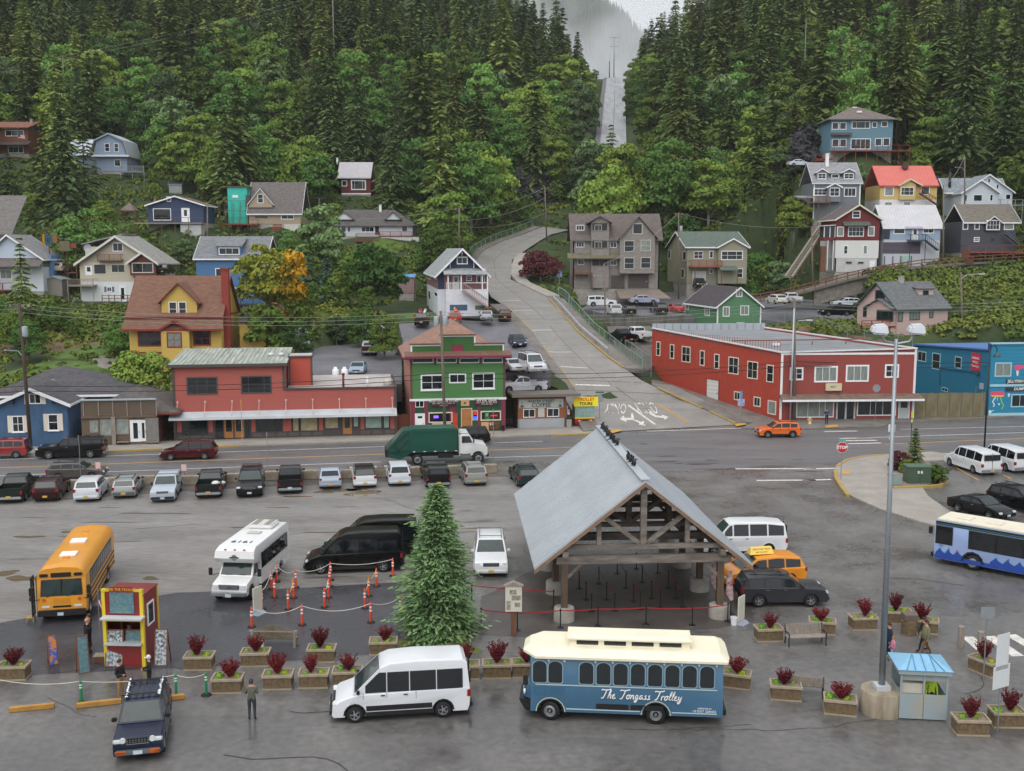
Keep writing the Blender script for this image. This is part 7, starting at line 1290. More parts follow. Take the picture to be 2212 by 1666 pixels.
def stroke_text(root,body,m,h,width,depth,origin,flip=False):
 """brush script lettering drawn from pen strokes"""
 GLY={'T':([[(0,.95),(.1,1.08),(.35,1.0),(.8,1.05),(1.0,1.15)],[(.55,1.02),(.45,.4),(.35,.05),(.15,0)]],.75),'h':([[(.1,.0),(.3,.95),(.22,1.05),(.15,.6),(.1,0)],[(.12,.25),(.3,.5),(.4,.4),(.35,.05),(.5,.05)]],.5),'e':([[(.05,.25),(.3,.35),(.25,.55),(.08,.4),(.08,.1),(.25,0),(.45,.12)]],.42),'o':([[(.25,.52),(.08,.4),(.08,.1),(.22,0),(.36,.15),(.34,.42),(.25,.52),(.48,.45)]],.45),'n':([[(.1,.5),(.08,0)],[(.1,.3),(.28,.52),(.36,.4),(.34,.05),(.48,.05)]],.48),'g':([[(.35,.5),(.12,.45),(.08,.12),(.25,.05),(.36,.4),(.32,-.2),(.15,-.38),(.05,-.2),(.45,.1)]],.46),'a':([[(.36,.48),(.14,.45),(.08,.1),(.22,.02),(.36,.3),(.38,.05),(.5,.08)]],.48),'s':([[(.3,.5),(.15,.42),(.28,.2),(.2,0),(.05,.05),(.4,.08)]],.38),'r':([[(.08,.45),(.1,0)],[(.1,.3),(.22,.5),(.36,.45)]],.36),'l':([[(.08,.1),(.28,.8),(.25,1.05),(.14,.8),(.12,.1),(.3,.05)]],.30),'y':([[(.08,.5),(.1,.15),(.25,.08),(.38,.5),(.32,-.2),(.15,-.38),(.05,-.2),(.4,.05)]],.45),' ':([],.35)}
 tot=sum(GLY[c][1]for c in body);k=width/tot;b=MB();x=0;sg=-1 if flip else 1
 for c in body:
  st,adv=GLY[c]
  for s_ in st:
   P3=[(origin[0]+sg*(x+u+v*.22)*k,origin[1],origin[2]+v*h)for u,v in s_]
   for p,q_ in zip(P3[:-1],P3[1:]):b.beam(p,q_,depth,h*.11)
  x+=adv
 return b.build('lettering',m,root)
def trolley():
 W2=2.45;m_,h,wb=side2(W2/2-.15,'I5',(490,838),(1330,870));L=wb/.55;d=V3((Co(R(h)),Si(R(h)),0));axf=L*.395;c=m_+d*(wb/2-axf)
 t=tH('tour_trolley','blue tour trolley bus with cream roof and arched windows','trolley bus',c,R(h));axr=axf-wb;bl=M('trolley_blue','3d6480',rough=.4,var=.05,coat=.3);cr=M('trolley_cream','e3dcc4',rough=.5,var=.05,scale=.8);hw=W2/2;wr=.42;tr=tM('b4c4c0')
 z1=2.75;coach_body(t,L,W2,.42,z1,bl,(axf,axr),wr,.03);rbox(t,'underbody',-L/2+.4,L/2-.4,-.95,.95,.3,.8,Bk)
 X0,X1,Y=-L/2-.25,L/2+.35,hw+.14;lo=[(X0+.1,-Y,z1),(X1-.55,-Y,z1),(X1,-Y+.75,z1),(X1,Y-.75,z1),(X1-.55,Y,z1),(X0+.1,Y,z1),(X0,Y-.5,z1),(X0,-Y+.5,z1)]
 b=MB();b.add(lo+[(x,y,z1+.1)for x,y,_ in lo]+[(x*.93+.05,y*.72,z1+.33)for x,y,_ in lo],[tuple(rg(8))[::-1],tuple(rg(16,24))]+[(i,(i+1)%8,8+(i+1)%8,8+i)for i in rg(8)]+[(8+i,8+(i+1)%8,16+(i+1)%8,16+i)for i in rg(8)]);b.build('roof',cr,t)
 a,e=L*.30,-L*.33;cl=MB();cl.prism([(-.62,z1+.33),(.62,z1+.33),(.62,z1+.62),(.4,z1+.74),(-.4,z1+.74),(-.62,z1+.62)],'x',e,a);clo=cl.build('clerestory',cr,t);rbox(t,'clerestory_roof',e-.08,a+.1,-.7,.7,z1+.6,z1+.66,cr)
 for i in rg(4):
  x=a-.75-(a-e-.4)*i/4
  for s_ in(1,-1):o=rbox(t,'clerestory_window',x-.46,x+.46,min(s_*.6,s_*.64),max(s_*.6,s_*.64),z1+.38,z1+.58,Gl,.02)
 xs=[L*(.5-u)for u in(.048,.13,.292,.381,.47,.559,.648,.737,.826,.915)];k=L/8.35*.86
 for s_ in(1,-1):gZ(t,xs,.072*L,1.68,2.6,s_,hw,Gl,arch_=True,frame=tM('86a2ae'))
 wsd=rbox(t,'windshield',L/2-.02,L/2+.03,-1.05,1.05,1.55,2.6,WSGL)
 for s_ in(1,-1):
  for zz in(1.585,.56):rbox(t,'trim_line',axr-.5 if zz<1 else -L/2+.25,axf-.75 if zz<1 else L/2-.2,min(s_*hw,s_*(hw+.012)),max(s_*hw,s_*(hw+.012)),zz-.02,zz+.02,tr)if zz>1 else None
  rbox(t,'trim_line',axr+.65,axf-.65,min(s_*hw,s_*(hw+.012)),max(s_*hw,s_*(hw+.012)),.54,.58,tr);rbox(t,'trim_line',-L/2+.25,axr-.65,min(s_*hw,s_*(hw+.012)),max(s_*hw,s_*(hw+.012)),.54,.58,tr)
  for x0,w_ in((L*.16,1.35),(-.18*L+L*.16,1.35)):rbox(t,'locker_vent',x0-w_/2-.7,x0+w_/2-.7,min(s_*hw,s_*(hw+.015)),max(s_*hw,s_*(hw+.015)),.6,.83,Bk)
  for a_ in(axf,axr):
   b=MB()
   for i in rg(10):
    t0,t1=PI*i/10,PI*(i+1)/10
    for r0,r1,yy in((wr+.09,wr+.16,.02),(wr+.16,wr+.2,.015)):b.add([(a_+r_*Co(tt),s_*(hw+yy),wr+r_*Si(tt))for r_,tt in((r0,t0),(r1,t0),(r1,t1),(r0,t1))],[(0,1,2,3)],0 if r0<wr+.1 else 1)
   b.build('wheel_arch',[Bk,tr],t)
  for x in(L/2-.42,L/2-1.12):rbox(t,'hatch',x-.3,x+.3,min(s_*hw,s_*(hw+.01)),max(s_*hw,s_*(hw+.01)),1.15,1.5,M('trolley_blue2','38607c',rough=.4,var=.05))
  for x in xs:b=MB();b.cyl((x-.46*k,s_*hw,2.63),(x-.46*k,s_*(hw+.04),2.63),.05,.04,8);b.build('lamp',Hl,t)
 sgn=h
 side=1 if Co(R(h))<0 else -1
 stroke_text(t,'The Tongass Trolley',M('script_shadow','20262c',var=.0),.36,3.35,.01,(L*.5-(L/2)*.72,side*(hw+.018),1.06),True);stroke_text(t,'The Tongass Trolley',M('script_white','eef0f0',var=0),.36,3.35,.012,(L*.5-(L/2)*.72-.02,side*(hw+.028),1.085),True)
 for zz,bd,sz in((.78,'OPERATED BY',.09),(.66,'US DOT 2284255',.13)):me=tx(bd,sz,M('script_white'),'lettering',.004);me.transform(MR_(PI,4,'Z')@MR_(R(90),4,'X'));ob('lettering',me,t,MT((-L/2+.75,side*(hw+.015),zz)))
 b=MB();b.hexa([(L/2-.3,-1.1,.3),(L/2+.25,-.95,.3),(L/2+.25,.95,.3),(L/2-.3,1.1,.3),(L/2-.2,-1.15,.75),(L/2+.55,-.8,.75),(L/2+.55,.8,.75),(L/2-.2,1.15,.75)]);b.build('nose_bumper',Bk,t,bevel=.05)
 b=MB();b.hexa([(L/2,-.9,.75),(L/2+.35,-.6,.75),(L/2+.35,.6,.75),(L/2,.9,.75),(L/2,-.95,1.4),(L/2+.12,-.7,1.4),(L/2+.12,.7,1.4),(L/2,.95,1.4)]);b.build('nose',bl,t,bevel=.05);rbox(t,'licence_plate',L/2+.36,L/2+.38,-.18,.18,.82,.98,Pw);rbox(t,'rear_bumper',-L/2-.15,-L/2+.1,-1.1,1.1,.45,.7,Bk,.03)
 for s_ in(1,-1):b=MB();b.cyl((L/2+.25,s_*.62,1.0),(L/2+.33,s_*.62,1.0),.12,.12,12);b.build('headlight',Hl,t);rbox(t,'taillight',-L/2-.02,-L/2+.05,s_*1.0-.08,s_*1.0+.08,.8,1.2,TAIL);rbox(t,'mirror',L/2+.1,L/2+.3,s_*1.35-.08,s_*1.35+.08,1.6,2.0,Bk,.03)
 rbox(t,'wind_sign',L/2-.9,L/2-.86,.2,.9,1.75,2.1,M('cardboard','9a6a3c',var=.1))if False else None
 wheels(t,(axf,axr),hw-.03,wr,.3,'steel',R(-14))
trolley()
def school_bus():
 L,W2=9.0,2.44;f=Gq('I1',410,700);h=-78.5;hd=V3((Co(R(h)),Si(R(h)),0));c=f-hd*(L/2);t=tH('school_bus','yellow school bus with open folding door facing camera','bus',c,R(h));ye=M('school_yellow','d8942a',rough=.42,var=.06,scale=.5,coat=.3);bk=Bk;wr=.48;axs=(L/2-1.1,-L/2+2.3);hw=W2/2
 prof=[(-hw,.5),(-hw,2.45),(-hw+.12,2.8),(-hw+.4,2.98),(0,3.05),(hw-.4,2.98),(hw-.12,2.8),(hw,2.45),(hw,.5)]
 poly=[(-L/2+.1,2.5),(L/2-.12,2.5),(L/2,1.4),(L/2,.55)]+arch(.5,axs,wr,wr+.12)+[(-L/2,.55),(-L/2,2.4)];ob('body',extr(poly,lambda z:hw,ye,.04,.7),t)
 b=MB();n=9;pr=[(-hw,2.44),(-hw+.1,2.75),(-hw+.38,2.97),(0,3.06),(hw-.38,2.97),(hw-.1,2.75),(hw,2.44)]
 st=[(-L/2+.02,.80),(-L/2+.25,.97),(-L/2+.6,1),(L/2-.75,1),(L/2-.3,.97),(L/2-.08,.86)]
 b.add([(x,y*(.93+.07*k),2.44+(z-2.44)*k)for x,k in st for y,z in pr],[(i*7+j,(i+1)*7+j,(i+1)*7+j+1,i*7+j+1)for i in rg(5)for j in rg(6)]+[tuple(rg(7)),tuple(rg(35,42))[::-1]]);b.build('roof',ye,t,smooth='auto')
 rbox(t,'underbody',-L/2+.4,L/2-.4,-1.0,1.0,.35,.9,bk)
 for x in(-L*.02-.3,L*.25):rbox(t,'roof_hatch',x-.4,x+.4,-.42,.42,3.02,3.12,Wh,.02)
 for x,y in((L*.33,.0),(-L*.28,0)):rbox(t,'roof_vent',x-.13,x+.13,-.18,.18,3.03,3.12,ye,.02)
 for s_ in(1,-1):
  xs=[L/2-1.55-i*.62 for i in rg(11)];gZ(t,xs,.52,1.62,2.32,s_,hw+.002,Cg);rbox(t,'window_band',xs[-1]-.35,xs[0]+.35,min(s_*hw,s_*(hw+.006)),max(s_*hw,s_*(hw+.006)),1.56,2.38,M('band_dark','3a3228',var=.1))
  for x in xs:rbox(t,'window_divider',x-.26,x+.26,min(s_*hw,s_*(hw+.03)),max(s_*hw,s_*(hw+.03)),1.95,1.98,Cm)
  for zz in(1.05,1.35,.72):rbox(t,'rub_rail',-L/2+.2,L/2-1.1,min(s_*hw,s_*(hw+.03)),max(s_*hw,s_*(hw+.03)),zz-.04,zz+.04,bk)
  b=MB();b.tube([(L/2,s_*1.1,1.3),(L/2+.35,s_*1.32,1.35),(L/2+.38,s_*1.4,1.55)],.02);b.build('mirror_arm',bk,t);rbox(t,'mirror',L/2+.2,L/2+.4,s_*1.42-.1,s_*1.42+.1,1.6,2.05,bk,.03);rbox(t,'mirror',L/2+.2,L/2+.4,s_*1.42-.1,s_*1.42+.1,1.35,1.55,bk,.03)
 pn(t,'windshield',[(L/2-.005,-1.05,1.45),(L/2-.005,1.05,1.45),(L/2-.095,1.0,2.32),(L/2-.095,-1.0,2.32)],(1,0,.1),.03,WSGL)
 rbox(t,'destination_sign',L/2-.1,L/2-.02,-.5,.5,2.45,2.68,bk,.02);rbox(t,'wind_divider',L/2-.1,L/2+.03,-.025,.025,1.45,2.32,bk)
 for s_ in(1,-1):
  rbox(t,'warning_lamp',L/2-.12,L/2-.02,s_*.85-.22,s_*.85+.22,2.47,2.64,bk,.04);b=MB();b.cyl((L/2,s_*.88,1.25),(L/2+.03,s_*.88,1.25),.1,.1,12);b.build('signal_lamp',AMBER,t);rbox(t,'headlight',L/2,L/2+.03,s_*.8-.2,s_*.8+.2,.82,.94,Hl,.01)
  b=MB();b.beam((L/2+.02,s_*.5-.25,1.42),(L/2+.04,s_*.5+.2,1.6),.02,.03);b.build('wiper',bk,t)
 rbox(t,'front_panel',L/2,L/2+.015,-.42,.42,1.02,1.32,M('school_yellow2','cc8822',rough=.45,var=.05));rbox(t,'grille',L/2,L/2+.02,-.45,.45,.82,.92,bk);rbox(t,'bumper',L/2-.02,L/2+.25,-1.2,1.2,.42,.72,bk,.04);rbox(t,'licence_plate',L/2+.25,L/2+.27,-.2,.1,.46,.62,Pw);rbox(t,'rear_bumper',-L/2-.2,-L/2,-1.2,1.2,.45,.7,bk,.03)
 for y in(-.2,0,.2):b=MB();b.lathe([(.05,0),(.05,.04),(0,.08)],8,(L/2-.32,y,2.95));b.build('marker_lamp',AMBER,t)
 for y0 in(-hw-.32,-hw-.05):
  b=MB();x=L/2-.1;b.bb(x-.05,x+.0,y0,y0+.05,.35,2.45);b.bb(x-.65,x-.6,y0,y0+.05,.35,2.45);b.bb(x-.6,x-.05,y0,y0+.05,.35,.45);b.bb(x-.6,x-.05,y0,y0+.05,2.35,2.45);b.bb(x-.6,x-.05,y0,y0+.05,1.3,1.38);o=b.build('folding_door',bk,t);rbox(t,'door_pane',x-.6,x-.05,y0+.02,y0+.03,.45,2.35,M('clear_grey','3a4246',rough=.08,var=.1,spec=.7))
 wheels(t,axs,hw-.02,wr,.3,'steel');
 st_=tH('step_stool','small yellow step stool below the school bus door','stool',c+MR_(R(h),3,'Z')@V3((L/2-.4,-hw-.45,0)),R(h));rbox(st_,'top',-.25,.25,-.2,.2,.26,.3,YCURB)
 for x in(-.22,.18):
  for y in(-.18,.14):rbox(st_,'leg',x,x+.04,y,y+.04,0,.26,YCURB)
school_bus()
def shuttle_bus():
 L,W2=7.2,2.35;f=Gq('I2',510,965);h=-96;hd=V3((Co(R(h)),Si(R(h)),0));c=f-hd*(L/2);t=tH('shuttle_bus','white cutaway shuttle bus numbered 1919 on the roof','bus',c,R(h));wt=pt('d6d7d6');hw=W2/2;wr=.39;axs=(L/2-.85,-L/2+1.7)
 xb=L/2-2.0;poly=[(-L/2,.55),(-L/2,2.7),(-L/2+.15,2.85),(xb+.5,2.88),(xb+1.0,2.7),(xb+1.1,2.3),(xb+.85,2.0),(xb,1.9),(xb,.55)]+arch(.55,axs[1:],wr,wr+.1);ob('coach_body',extr(poly,lambda z:hw-max(0,z-2.5)*.25,wt,.09,.7),t)
 cp_=[(xb-.1,.45),(xb-.1,2.0),(xb+.35,2.05),(xb+.95,1.25),(L/2-.15,1.1),(L/2,.85),(L/2,.45)]+arch(.45,axs[:1],wr,wr+.09);ob('cab',extr(cp_,lambda z:1.0-max(0,z-1.2)*.12,wt,.07,.6),t)
 pn(t,'windshield',[(xb+.9,-.88,1.3),(xb+.9,.88,1.3),(xb+.4,.82,1.98),(xb+.4,-.82,1.98)],(1,0,.8),.03,WSGL)
 for s_ in(1,-1):
  P3=[(xb+.02,s_*.985,1.3),(xb+.78,s_*.985,1.3),(xb+.35,s_*.92,1.92),(xb+.02,s_*.92,1.92)];pn(t,'window',P3 if s_<0 else P3[::-1],(0,s_,0),.02,Cg)
  xs=[xb-.5-i*.95 for i in rg(5)];gZ(t,xs,.86,1.45,2.35,s_,hw,Cg);rbox(t,'skirt_line',-L/2+.1,xb-.1,min(s_*hw,s_*(hw+.01)),max(s_*hw,s_*(hw+.01)),1.02,1.06,tM('b9bab8'))
  b=MB();b.tube([(xb+.85,s_*1.0,1.35),(xb+1.0,s_*1.32,1.3)],.02);b.build('mirror_arm',Bk,t);rbox(t,'mirror',xb+.95,xb+1.1,s_*1.42-.1,s_*1.42+.1,1.3,1.72,Bk,.03)
  rbox(t,'headlight',L/2-.12,L/2+.02,s_*.78-.17,s_*.78+.17,.8,1.05,Hl,.02);b=MB();b.beam((xb+.93,s_*.4-.2,1.33),(xb+.95,s_*.4+.2,1.36),.02,.02);b.build('wiper',Bk,t)
 rbox(t,'grille',L/2-.05,L/2+.02,-.58,.58,.78,1.06,M('grille_grey','6a6d70',rough=.3,metal=.5),.02)
 for zz in(.84,.93,1.01):rbox(t,'grille_bar',L/2+.02,L/2+.04,-.5,.5,zz-.02,zz+.02,Cm)
 b=MB();b.lathe([(0,.02),(.1,.01),(.1,0)],12);me=b.mesh('badge',M('badge_blue','2a3f7a'));ob('badge',me,t,MT((L/2+.04,0,.92))@MR_(R(90),4,'Y')@MD((.6,1.2,1,1)))
 rbox(t,'bumper',L/2-.05,L/2+.18,-1.0,1.0,.45,.68,Cm,.04);rbox(t,'licence_plate',L/2+.18,L/2+.2,-.17,.17,.42,.58,Pw);rbox(t,'underbody',-L/2+.3,L/2-.3,-.9,.9,.3,.8,Bk)
 rbox(t,'roof_unit',-L/2+.5,-L/2+2.0,-.75,.75,2.86,3.1,wt,.08);rbox(t,'roof_hatch',-L/2+2.6,-L/2+3.15,-.4,.4,2.87,2.93,tM('b4b2ac'),.02)
 for i in rg(2):rbox(t,'unit_grille',-L/2+.65,-L/2+1.85,-.55+i*.75,-.2+i*.75,3.1,3.115,tM('8a8478'))
 me=tx('1919',.62,M('decal_dark'),'lettering',.004,sx=1.1);ob('lettering',me,t,MT((xb-.35,0,2.895))@MR_(R(-90),4,'Z'))
 b=MB();b.cyl((0,0,0),(.01,0,0),.17,.17,16);o=ob('emblem',b.mesh('emblem',M('decal_grey','70747a')),t,MT((xb+1.08,0,2.35)));rbox(t,'emblem_bar',xb+1.09,xb+1.1,-.28,.28,2.31,2.39,M('decal_dark'))
 for y in(-.55,0,.55):rbox(t,'marker_lamp',xb+.9,xb+.98,y-.06,y+.06,2.75,2.8,AMBER)
 wheels(t,axs,hw-.12,wr,.28,'steel')
shuttle_bus()
def transit_bus():
 L,W2=11.0,2.5;a=Gq('I8',1115,1292);h=138.0;hd=V3((Co(R(h)),Si(R(h)),0));n=V3((-hd.y,hd.x,0));n=-n if n.y<0 else n;c=a-hd*(L/2)+n*(W2/2);t=tH('transit_bus','pale blue city bus with wave graphics at right edge','bus',c,R(h));pb=pt('8fa3cc');hw=W2/2;wr=.48;axs=(L/2-2.35,-L/2+2.6)
 coach_body(t,L,W2,.35,2.75,pb,axs,wr,.07);rbox(t,'underbody',-L/2+.4,L/2-.4,-1.0,1.0,.3,.9,Bk);rbox(t,'roof',-L/2+.05,L/2-.05,-hw+.08,hw-.08,2.75,2.88,M('bus_roof_cream','d9d2bf',rough=.6,var=.06),.05)
 s_=1 if n.y>0 else -1;s_=-1 if(n-V3((-Si(R(h)),Co(R(h)),0))).length<.1 else 1
 for sd in(1,-1):
  y0,y1=sorted((sd*hw,sd*(hw+.01)));rbox(t,'cant_band',-L/2+.1,L/2-.05,y0,y1,2.5,2.74,M('band_black','14181a',rough=.4,var=0));y0,y1=sorted((sd*hw,sd*(hw+.016)));rbox(t,'cant_stripe',-L/2+.1,L/2-.05,y0,y1,2.56,2.62,M('stripe_teal','2f6a68',var=0));rbox(t,'lower_band',-L/2+.05,L/2-.03,*sorted((sd*hw,sd*(hw+.004))),.36,.62,M('wave_deep','26489a',rough=.4,var=.05))
  rr=RR(4);x=L/2-.1;i=0
  while x>-L/2+.6:
   w_=rr.uniform(.55,.8);
   if all(abs(x-w_/2-a_)>wr+.35 for a_ in axs):
    b=MB();y=sd*(hw+.007+.001*(i%3));P3=[(x,y,.5),(x-w_,y,.5),(x-w_,y,.72),(x-w_*.6,y,.88),(x-w_*.45,y,1.06),(x-w_*.2,y,.86),(x,y,.74)];pn(t,'wave',P3 if sd>0 else P3[::-1],(0,sd,0),.006,M('wave_deep'));P3=[(x-w_*.1,y,.82),(x-w_*.55,y,1.02),(x-w_*.5,y,1.16),(x-w_*.3,y,1.0)];pn(t,'wave_crest',P3 if sd>0 else P3[::-1],(0,sd,0),.003,M('wave_teal','3a7f9a',rough=.4,var=.05)if i%2 else M('wave_sky','5aa6dc',rough=.4,var=.05))
   x-=w_*.9;i+=1
  for x0,x1 in((L/2-.12,L/2-1.05),(L/2-2.15,L/2-3.6),(L/2-3.75,L/2-5.15),(L/2-5.3,L/2-6.6),(L/2-6.75,L/2-8.1),(L/2-8.25,L/2-9.6)):gZ(t,[(x0+x1)/2],abs(x1-x0),1.35,2.42,sd,hw,Cg,frame=Bk)
  for a_ in axs:
   b=MB()
   for i in rg(6):
    t0,t1=PI*i/6,PI*(i+1)/6;b.add([(a_+r_*Co(tt),sd*(hw+.02),wr+r_*Si(tt))for r_,tt in((wr+.08,t0),(wr+.2,t0),(wr+.2,t1),(wr+.08,t1))],[(0,1,2,3)])
   b.build('wheel_arch',Bk,t)
  me=tx('150',.2,M('decal_dark'),'lettering',.003);me.transform((MR_(PI,4,'Z')if sd>0 else Matrix.Identity(4))@MR_(R(90),4,'X'));ob('lettering',me,t,MT((L/2-.4,sd*(hw+.01),1.2)))
  rbox(t,'marker_lamp',L/2-1.5,L/2-1.35,*sorted((sd*hw,sd*(hw+.02))),1.0,1.08,AMBER)
 pn(t,'windshield',[(L/2,-1.1,1.1),(L/2,1.1,1.1),(L/2,1.1,2.45),(L/2,-1.1,2.45)],(1,0,0),.02,WSGL);rbox(t,'bumper',L/2-.02,L/2+.22,-1.22,1.22,.4,.68,Bk,.05);rbox(t,'headlight',L/2,L/2+.04,-1.1,-.75,.78,.98,Hl);rbox(t,'headlight',L/2,L/2+.04,.75,1.1,.78,.98,Hl)
 for sd in(1,-1):rbox(t,'mirror',L/2+.1,L/2+.3,sd*1.4-.1,sd*1.4+.1,1.9,2.35,Bk,.03)
 for x in(L/2-1.4,L/2-3.2):rbox(t,'roof_hatch',x-.45,x+.45,-.5,.5,2.88,2.93,M('bus_roof_cream'),.02)
 me=tx('T 0',.6,M('decal_dark'),'lettering',.003);ob('lettering',me,t,MT((L/2-5.2,.2,2.885))@MR_(R(90),4,'Z'));wheels(t,axs,hw-.02,wr,.3,'steel')
transit_bus()
def garbage_truck():
 c=G(936,1003.5)+V3((0,1.0,0));h=8.5;t=tH('garbage_truck','green rear loading garbage truck with white cab','truck',c,R(h));gr=M('truck_green','0f4a3c',rough=.4,var=.12,scale=.8,coat=.3);wt=pt('cfd0cf');W2=2.45;hw=1.2
 rbox(t,'chassis',-3.6,4.1,-.5,.5,.7,1.05,Bk)
 b=MB();b.prism([(-2.3,1.15),(2.05,1.15),(2.05,3.2),(1.9,3.35),(-2.1,3.35),(-2.3,3.2)],'y',-hw,hw);b.build('hopper_body',gr,t,smooth='auto',bevel=.06)
 for s_ in(1,-1):
  for x0,x1,z0,z1 in((-2.2,2.0,3.05,3.2),(-2.2,-2.0,1.3,3.05),(1.85,2.0,1.3,3.05),(-2.2,2.0,1.2,1.35)):rbox(t,'body_rib',x0,x1,*sorted((s_*hw,s_*(hw+.05))),z0,z1,gr)
  for i in rg(9):rbox(t,'reflector',-2+i*.48,-1.8+i*.48,*sorted((s_*(hw+.05),s_*(hw+.06))),1.24,1.3,TAIL if i%2 else Wh)
 b=MB();b.prism([(-2.3,1.0),(-2.3,3.25),(-2.9,3.2),(-4.3,1.6),(-4.35,.85),(-3.2,.55)],'y',-hw+.02,hw-.02);b.build('tailgate',gr,t,bevel=.05)
 for s_ in(1,-1):
  for p,q_ in(((-2.4,3.1),(-4.0,1.7)),((-2.4,2.4),(-3.4,1.3)),((-2.6,1.4),(-4.1,1.3)),((-3.0,.9),(-3.6,2.0))):b=MB();b.beam((p[0],s_*(hw+.02),p[1]),(q_[0],s_*(hw+.02),q_[1]),.12,.16);b.build('ram_arm',M('truck_green_dark','0b382e',rough=.5,var=.2),t)
 rbox(t,'loading_edge',-4.5,-4.2,-1.15,1.15,.8,1.5,Bk,.03)
 cp_=[(2.25,.75),(2.25,2.6),(2.5,2.72),(3.2,2.68),(3.65,1.95),(4.65,1.75),(4.85,1.4),(4.85,.75)]+arch(.75,(4.0,),.5,.62);ob('cab',extr(cp_,lambda z:1.05-max(0,z-1.9)*.1,wt,.08,.9),t)
 rbox(t,'roof_fairing',2.3,3.1,-.85,.85,2.7,2.95,wt,.1);pn(t,'windshield',[(3.6,-.85,2.0),(3.6,.85,2.0),(3.24,.8,2.6),(3.24,-.8,2.6)],(1,0,.6),.02,WSGL)
 for s_ in(1,-1):
  P3=[(2.5,s_*1.045,1.95),(3.45,s_*1.045,1.95),(3.2,s_*.99,2.55),(2.5,s_*.99,2.55)];pn(t,'window',P3 if s_<0 else P3[::-1],(0,s_,0),.02,Cg);rbox(t,'headlight',4.75,4.87,s_*.8-.15,s_*.8+.15,1.2,1.42,Hl);rbox(t,'fuel_tank',2.3,3.3,*sorted((s_*.6,s_*1.1)),.55,.98,Cm,.05);rbox(t,'mirror',3.5,3.6,s_*1.3-.1,s_*1.3+.1,1.95,2.4,Bk,.02)
 rbox(t,'bumper',4.75,4.98,-1.1,1.1,.6,.9,Bk,.05);rbox(t,'grille',4.83,4.88,-.5,.5,.95,1.6,Cm);b=MB();b.cyl((2.15,-.9,1.0),(2.15,-.9,3.3),.08,.08,8);b.build('exhaust_stack',Cm,t);rbox(t,'tool_box',.3,1.7,-1.15,-.6,.6,1.1,Bk,.03)
 b=MB();b.lathe([(.06,0),(.06,.1),(0,.14)],8,(2.05,-.7,3.35));b.build('beacon',AMBER,t)
 wheels(t,(4.0,-1.6),1.18,.5,.3,'steel')
garbage_truck()
def excavator():
 p=A(632,694,158);t=tH('excavator','orange mini excavator among the shrubs','excavator',p,R(10));og=pt('c2431f')
 for y in(-.8,.8):b=MB();b.prism([(-1.2,.05),(1.2,.05),(1.4,.35),(1.2,.65),(-1.2,.65),(-1.4,.35)],'y',y-.2,y+.2);b.build('track',RUBBER,t)
 rbox(t,'body',-1.2,1.2,-.8,.8,.75,1.5,og,.06);
 b=MB()
 for x in(1.0,2.4):
  for y in(-.55,.55):b.bb(x-.05,x+.05,y-.05,y+.05,1.5,2.6)
 b.bb(.9,2.5,-.65,.65,2.6,2.72);b.build('cab',og,t);rbox(t,'cab_base',.9,2.5,-.6,.6,.8,1.5,og)
 b=MB();b.tube([(-1.0,0,1.3),(-2.2,0,2.6),(-3.8,0,2.7),(-4.6,0,1.6)],.16,6);b.build('boom',og,t);rbox(t,'bucket',-5.0,-4.3,-.3,.3,1.0,1.6,Bk,.05)
excavator()
def kayak(lab,c,m,rz,tilt,L=3.2):
 t=tH('kayak',lab,'kayak',c,rz);b=MB();st=[(-.5,.03,0),(-.35,.2,.02),(-.1,.29,0),(.15,.29,0),(.38,.18,.03),(.5,.03,.12)]
 vs=[]
 for u,w_,dz in st:vs+=[(u*L,w_*Co(a),dz+.16+w_*.62*Si(a))for a in np.linspace(0,2*PI,9)[:-1]]
 b.add(vs,[(i*8+j,i*8+(j+1)%8,(i+1)*8+(j+1)%8,(i+1)*8+j)for i in rg(5)for j in rg(8)]+[tuple(rg(8)),tuple(rg(40,48))]);h_=b.build('hull',m,t,True);b=MB();b.lathe([(.16,.32),(.2,.36),(.16,.36)],10,(0,0,0));b.build('cockpit',Bk,t);t.rotation_euler=(tilt,R(-6),rz);return t
ky=G(909.8,704,9.35)
kayak('red kayak lying on the dark sport utility roof',ky+V3((-.35,2.2,1.72)),pt('b02430'),R(92),R(25));kayak('white kayak lying on the dark sport utility roof',ky+V3((.45,2.2,1.75)),pt('d6d2d0'),R(92),R(-50));kayak('orange kayak lying on the red hatchback roof',G(983,697.5,9.55)+V3((-.1,2.0,1.55)),pt('d9681c'),R(96),R(20))
#terrain mesh, cover, trees
TER=build_terrain();_n=int(round(len(TER.data.vertices)));_co=np.zeros(_n*3);TER.data.vertices.foreach_get('co',_co);_co=_co.reshape(-1,3)
_xs=np.unique(_co[:,0]);_ys=np.unique(_co[:,1]);_Z=_co[:,2].reshape(len(_ys),len(_xs))
def HT(x,y):
 i=min(max(np.searchsorted(_xs,x)-1,0),len(_xs)-2);j=min(max(np.searchsorted(_ys,y)-1,0),len(_ys)-2)
 u=(x-_xs[i])/(_xs[i+1]-_xs[i]);v=(y-_ys[j])/(_ys[j+1]-_ys[j]);u=min(max(u,0),1);v=min(max(v,0),1)
 return(_Z[j,i]*(1-u)+_Z[j,i+1]*u)*(1-v)+(_Z[j+1,i]*(1-u)+_Z[j+1,i+1]*u)*v
def proj(p):
 d=V3(p)-CAM;f=d.y*CP-d.z*SP;return CX+FL*d.x/f,CY-FL*(d.y*SP+d.z*CP)/f
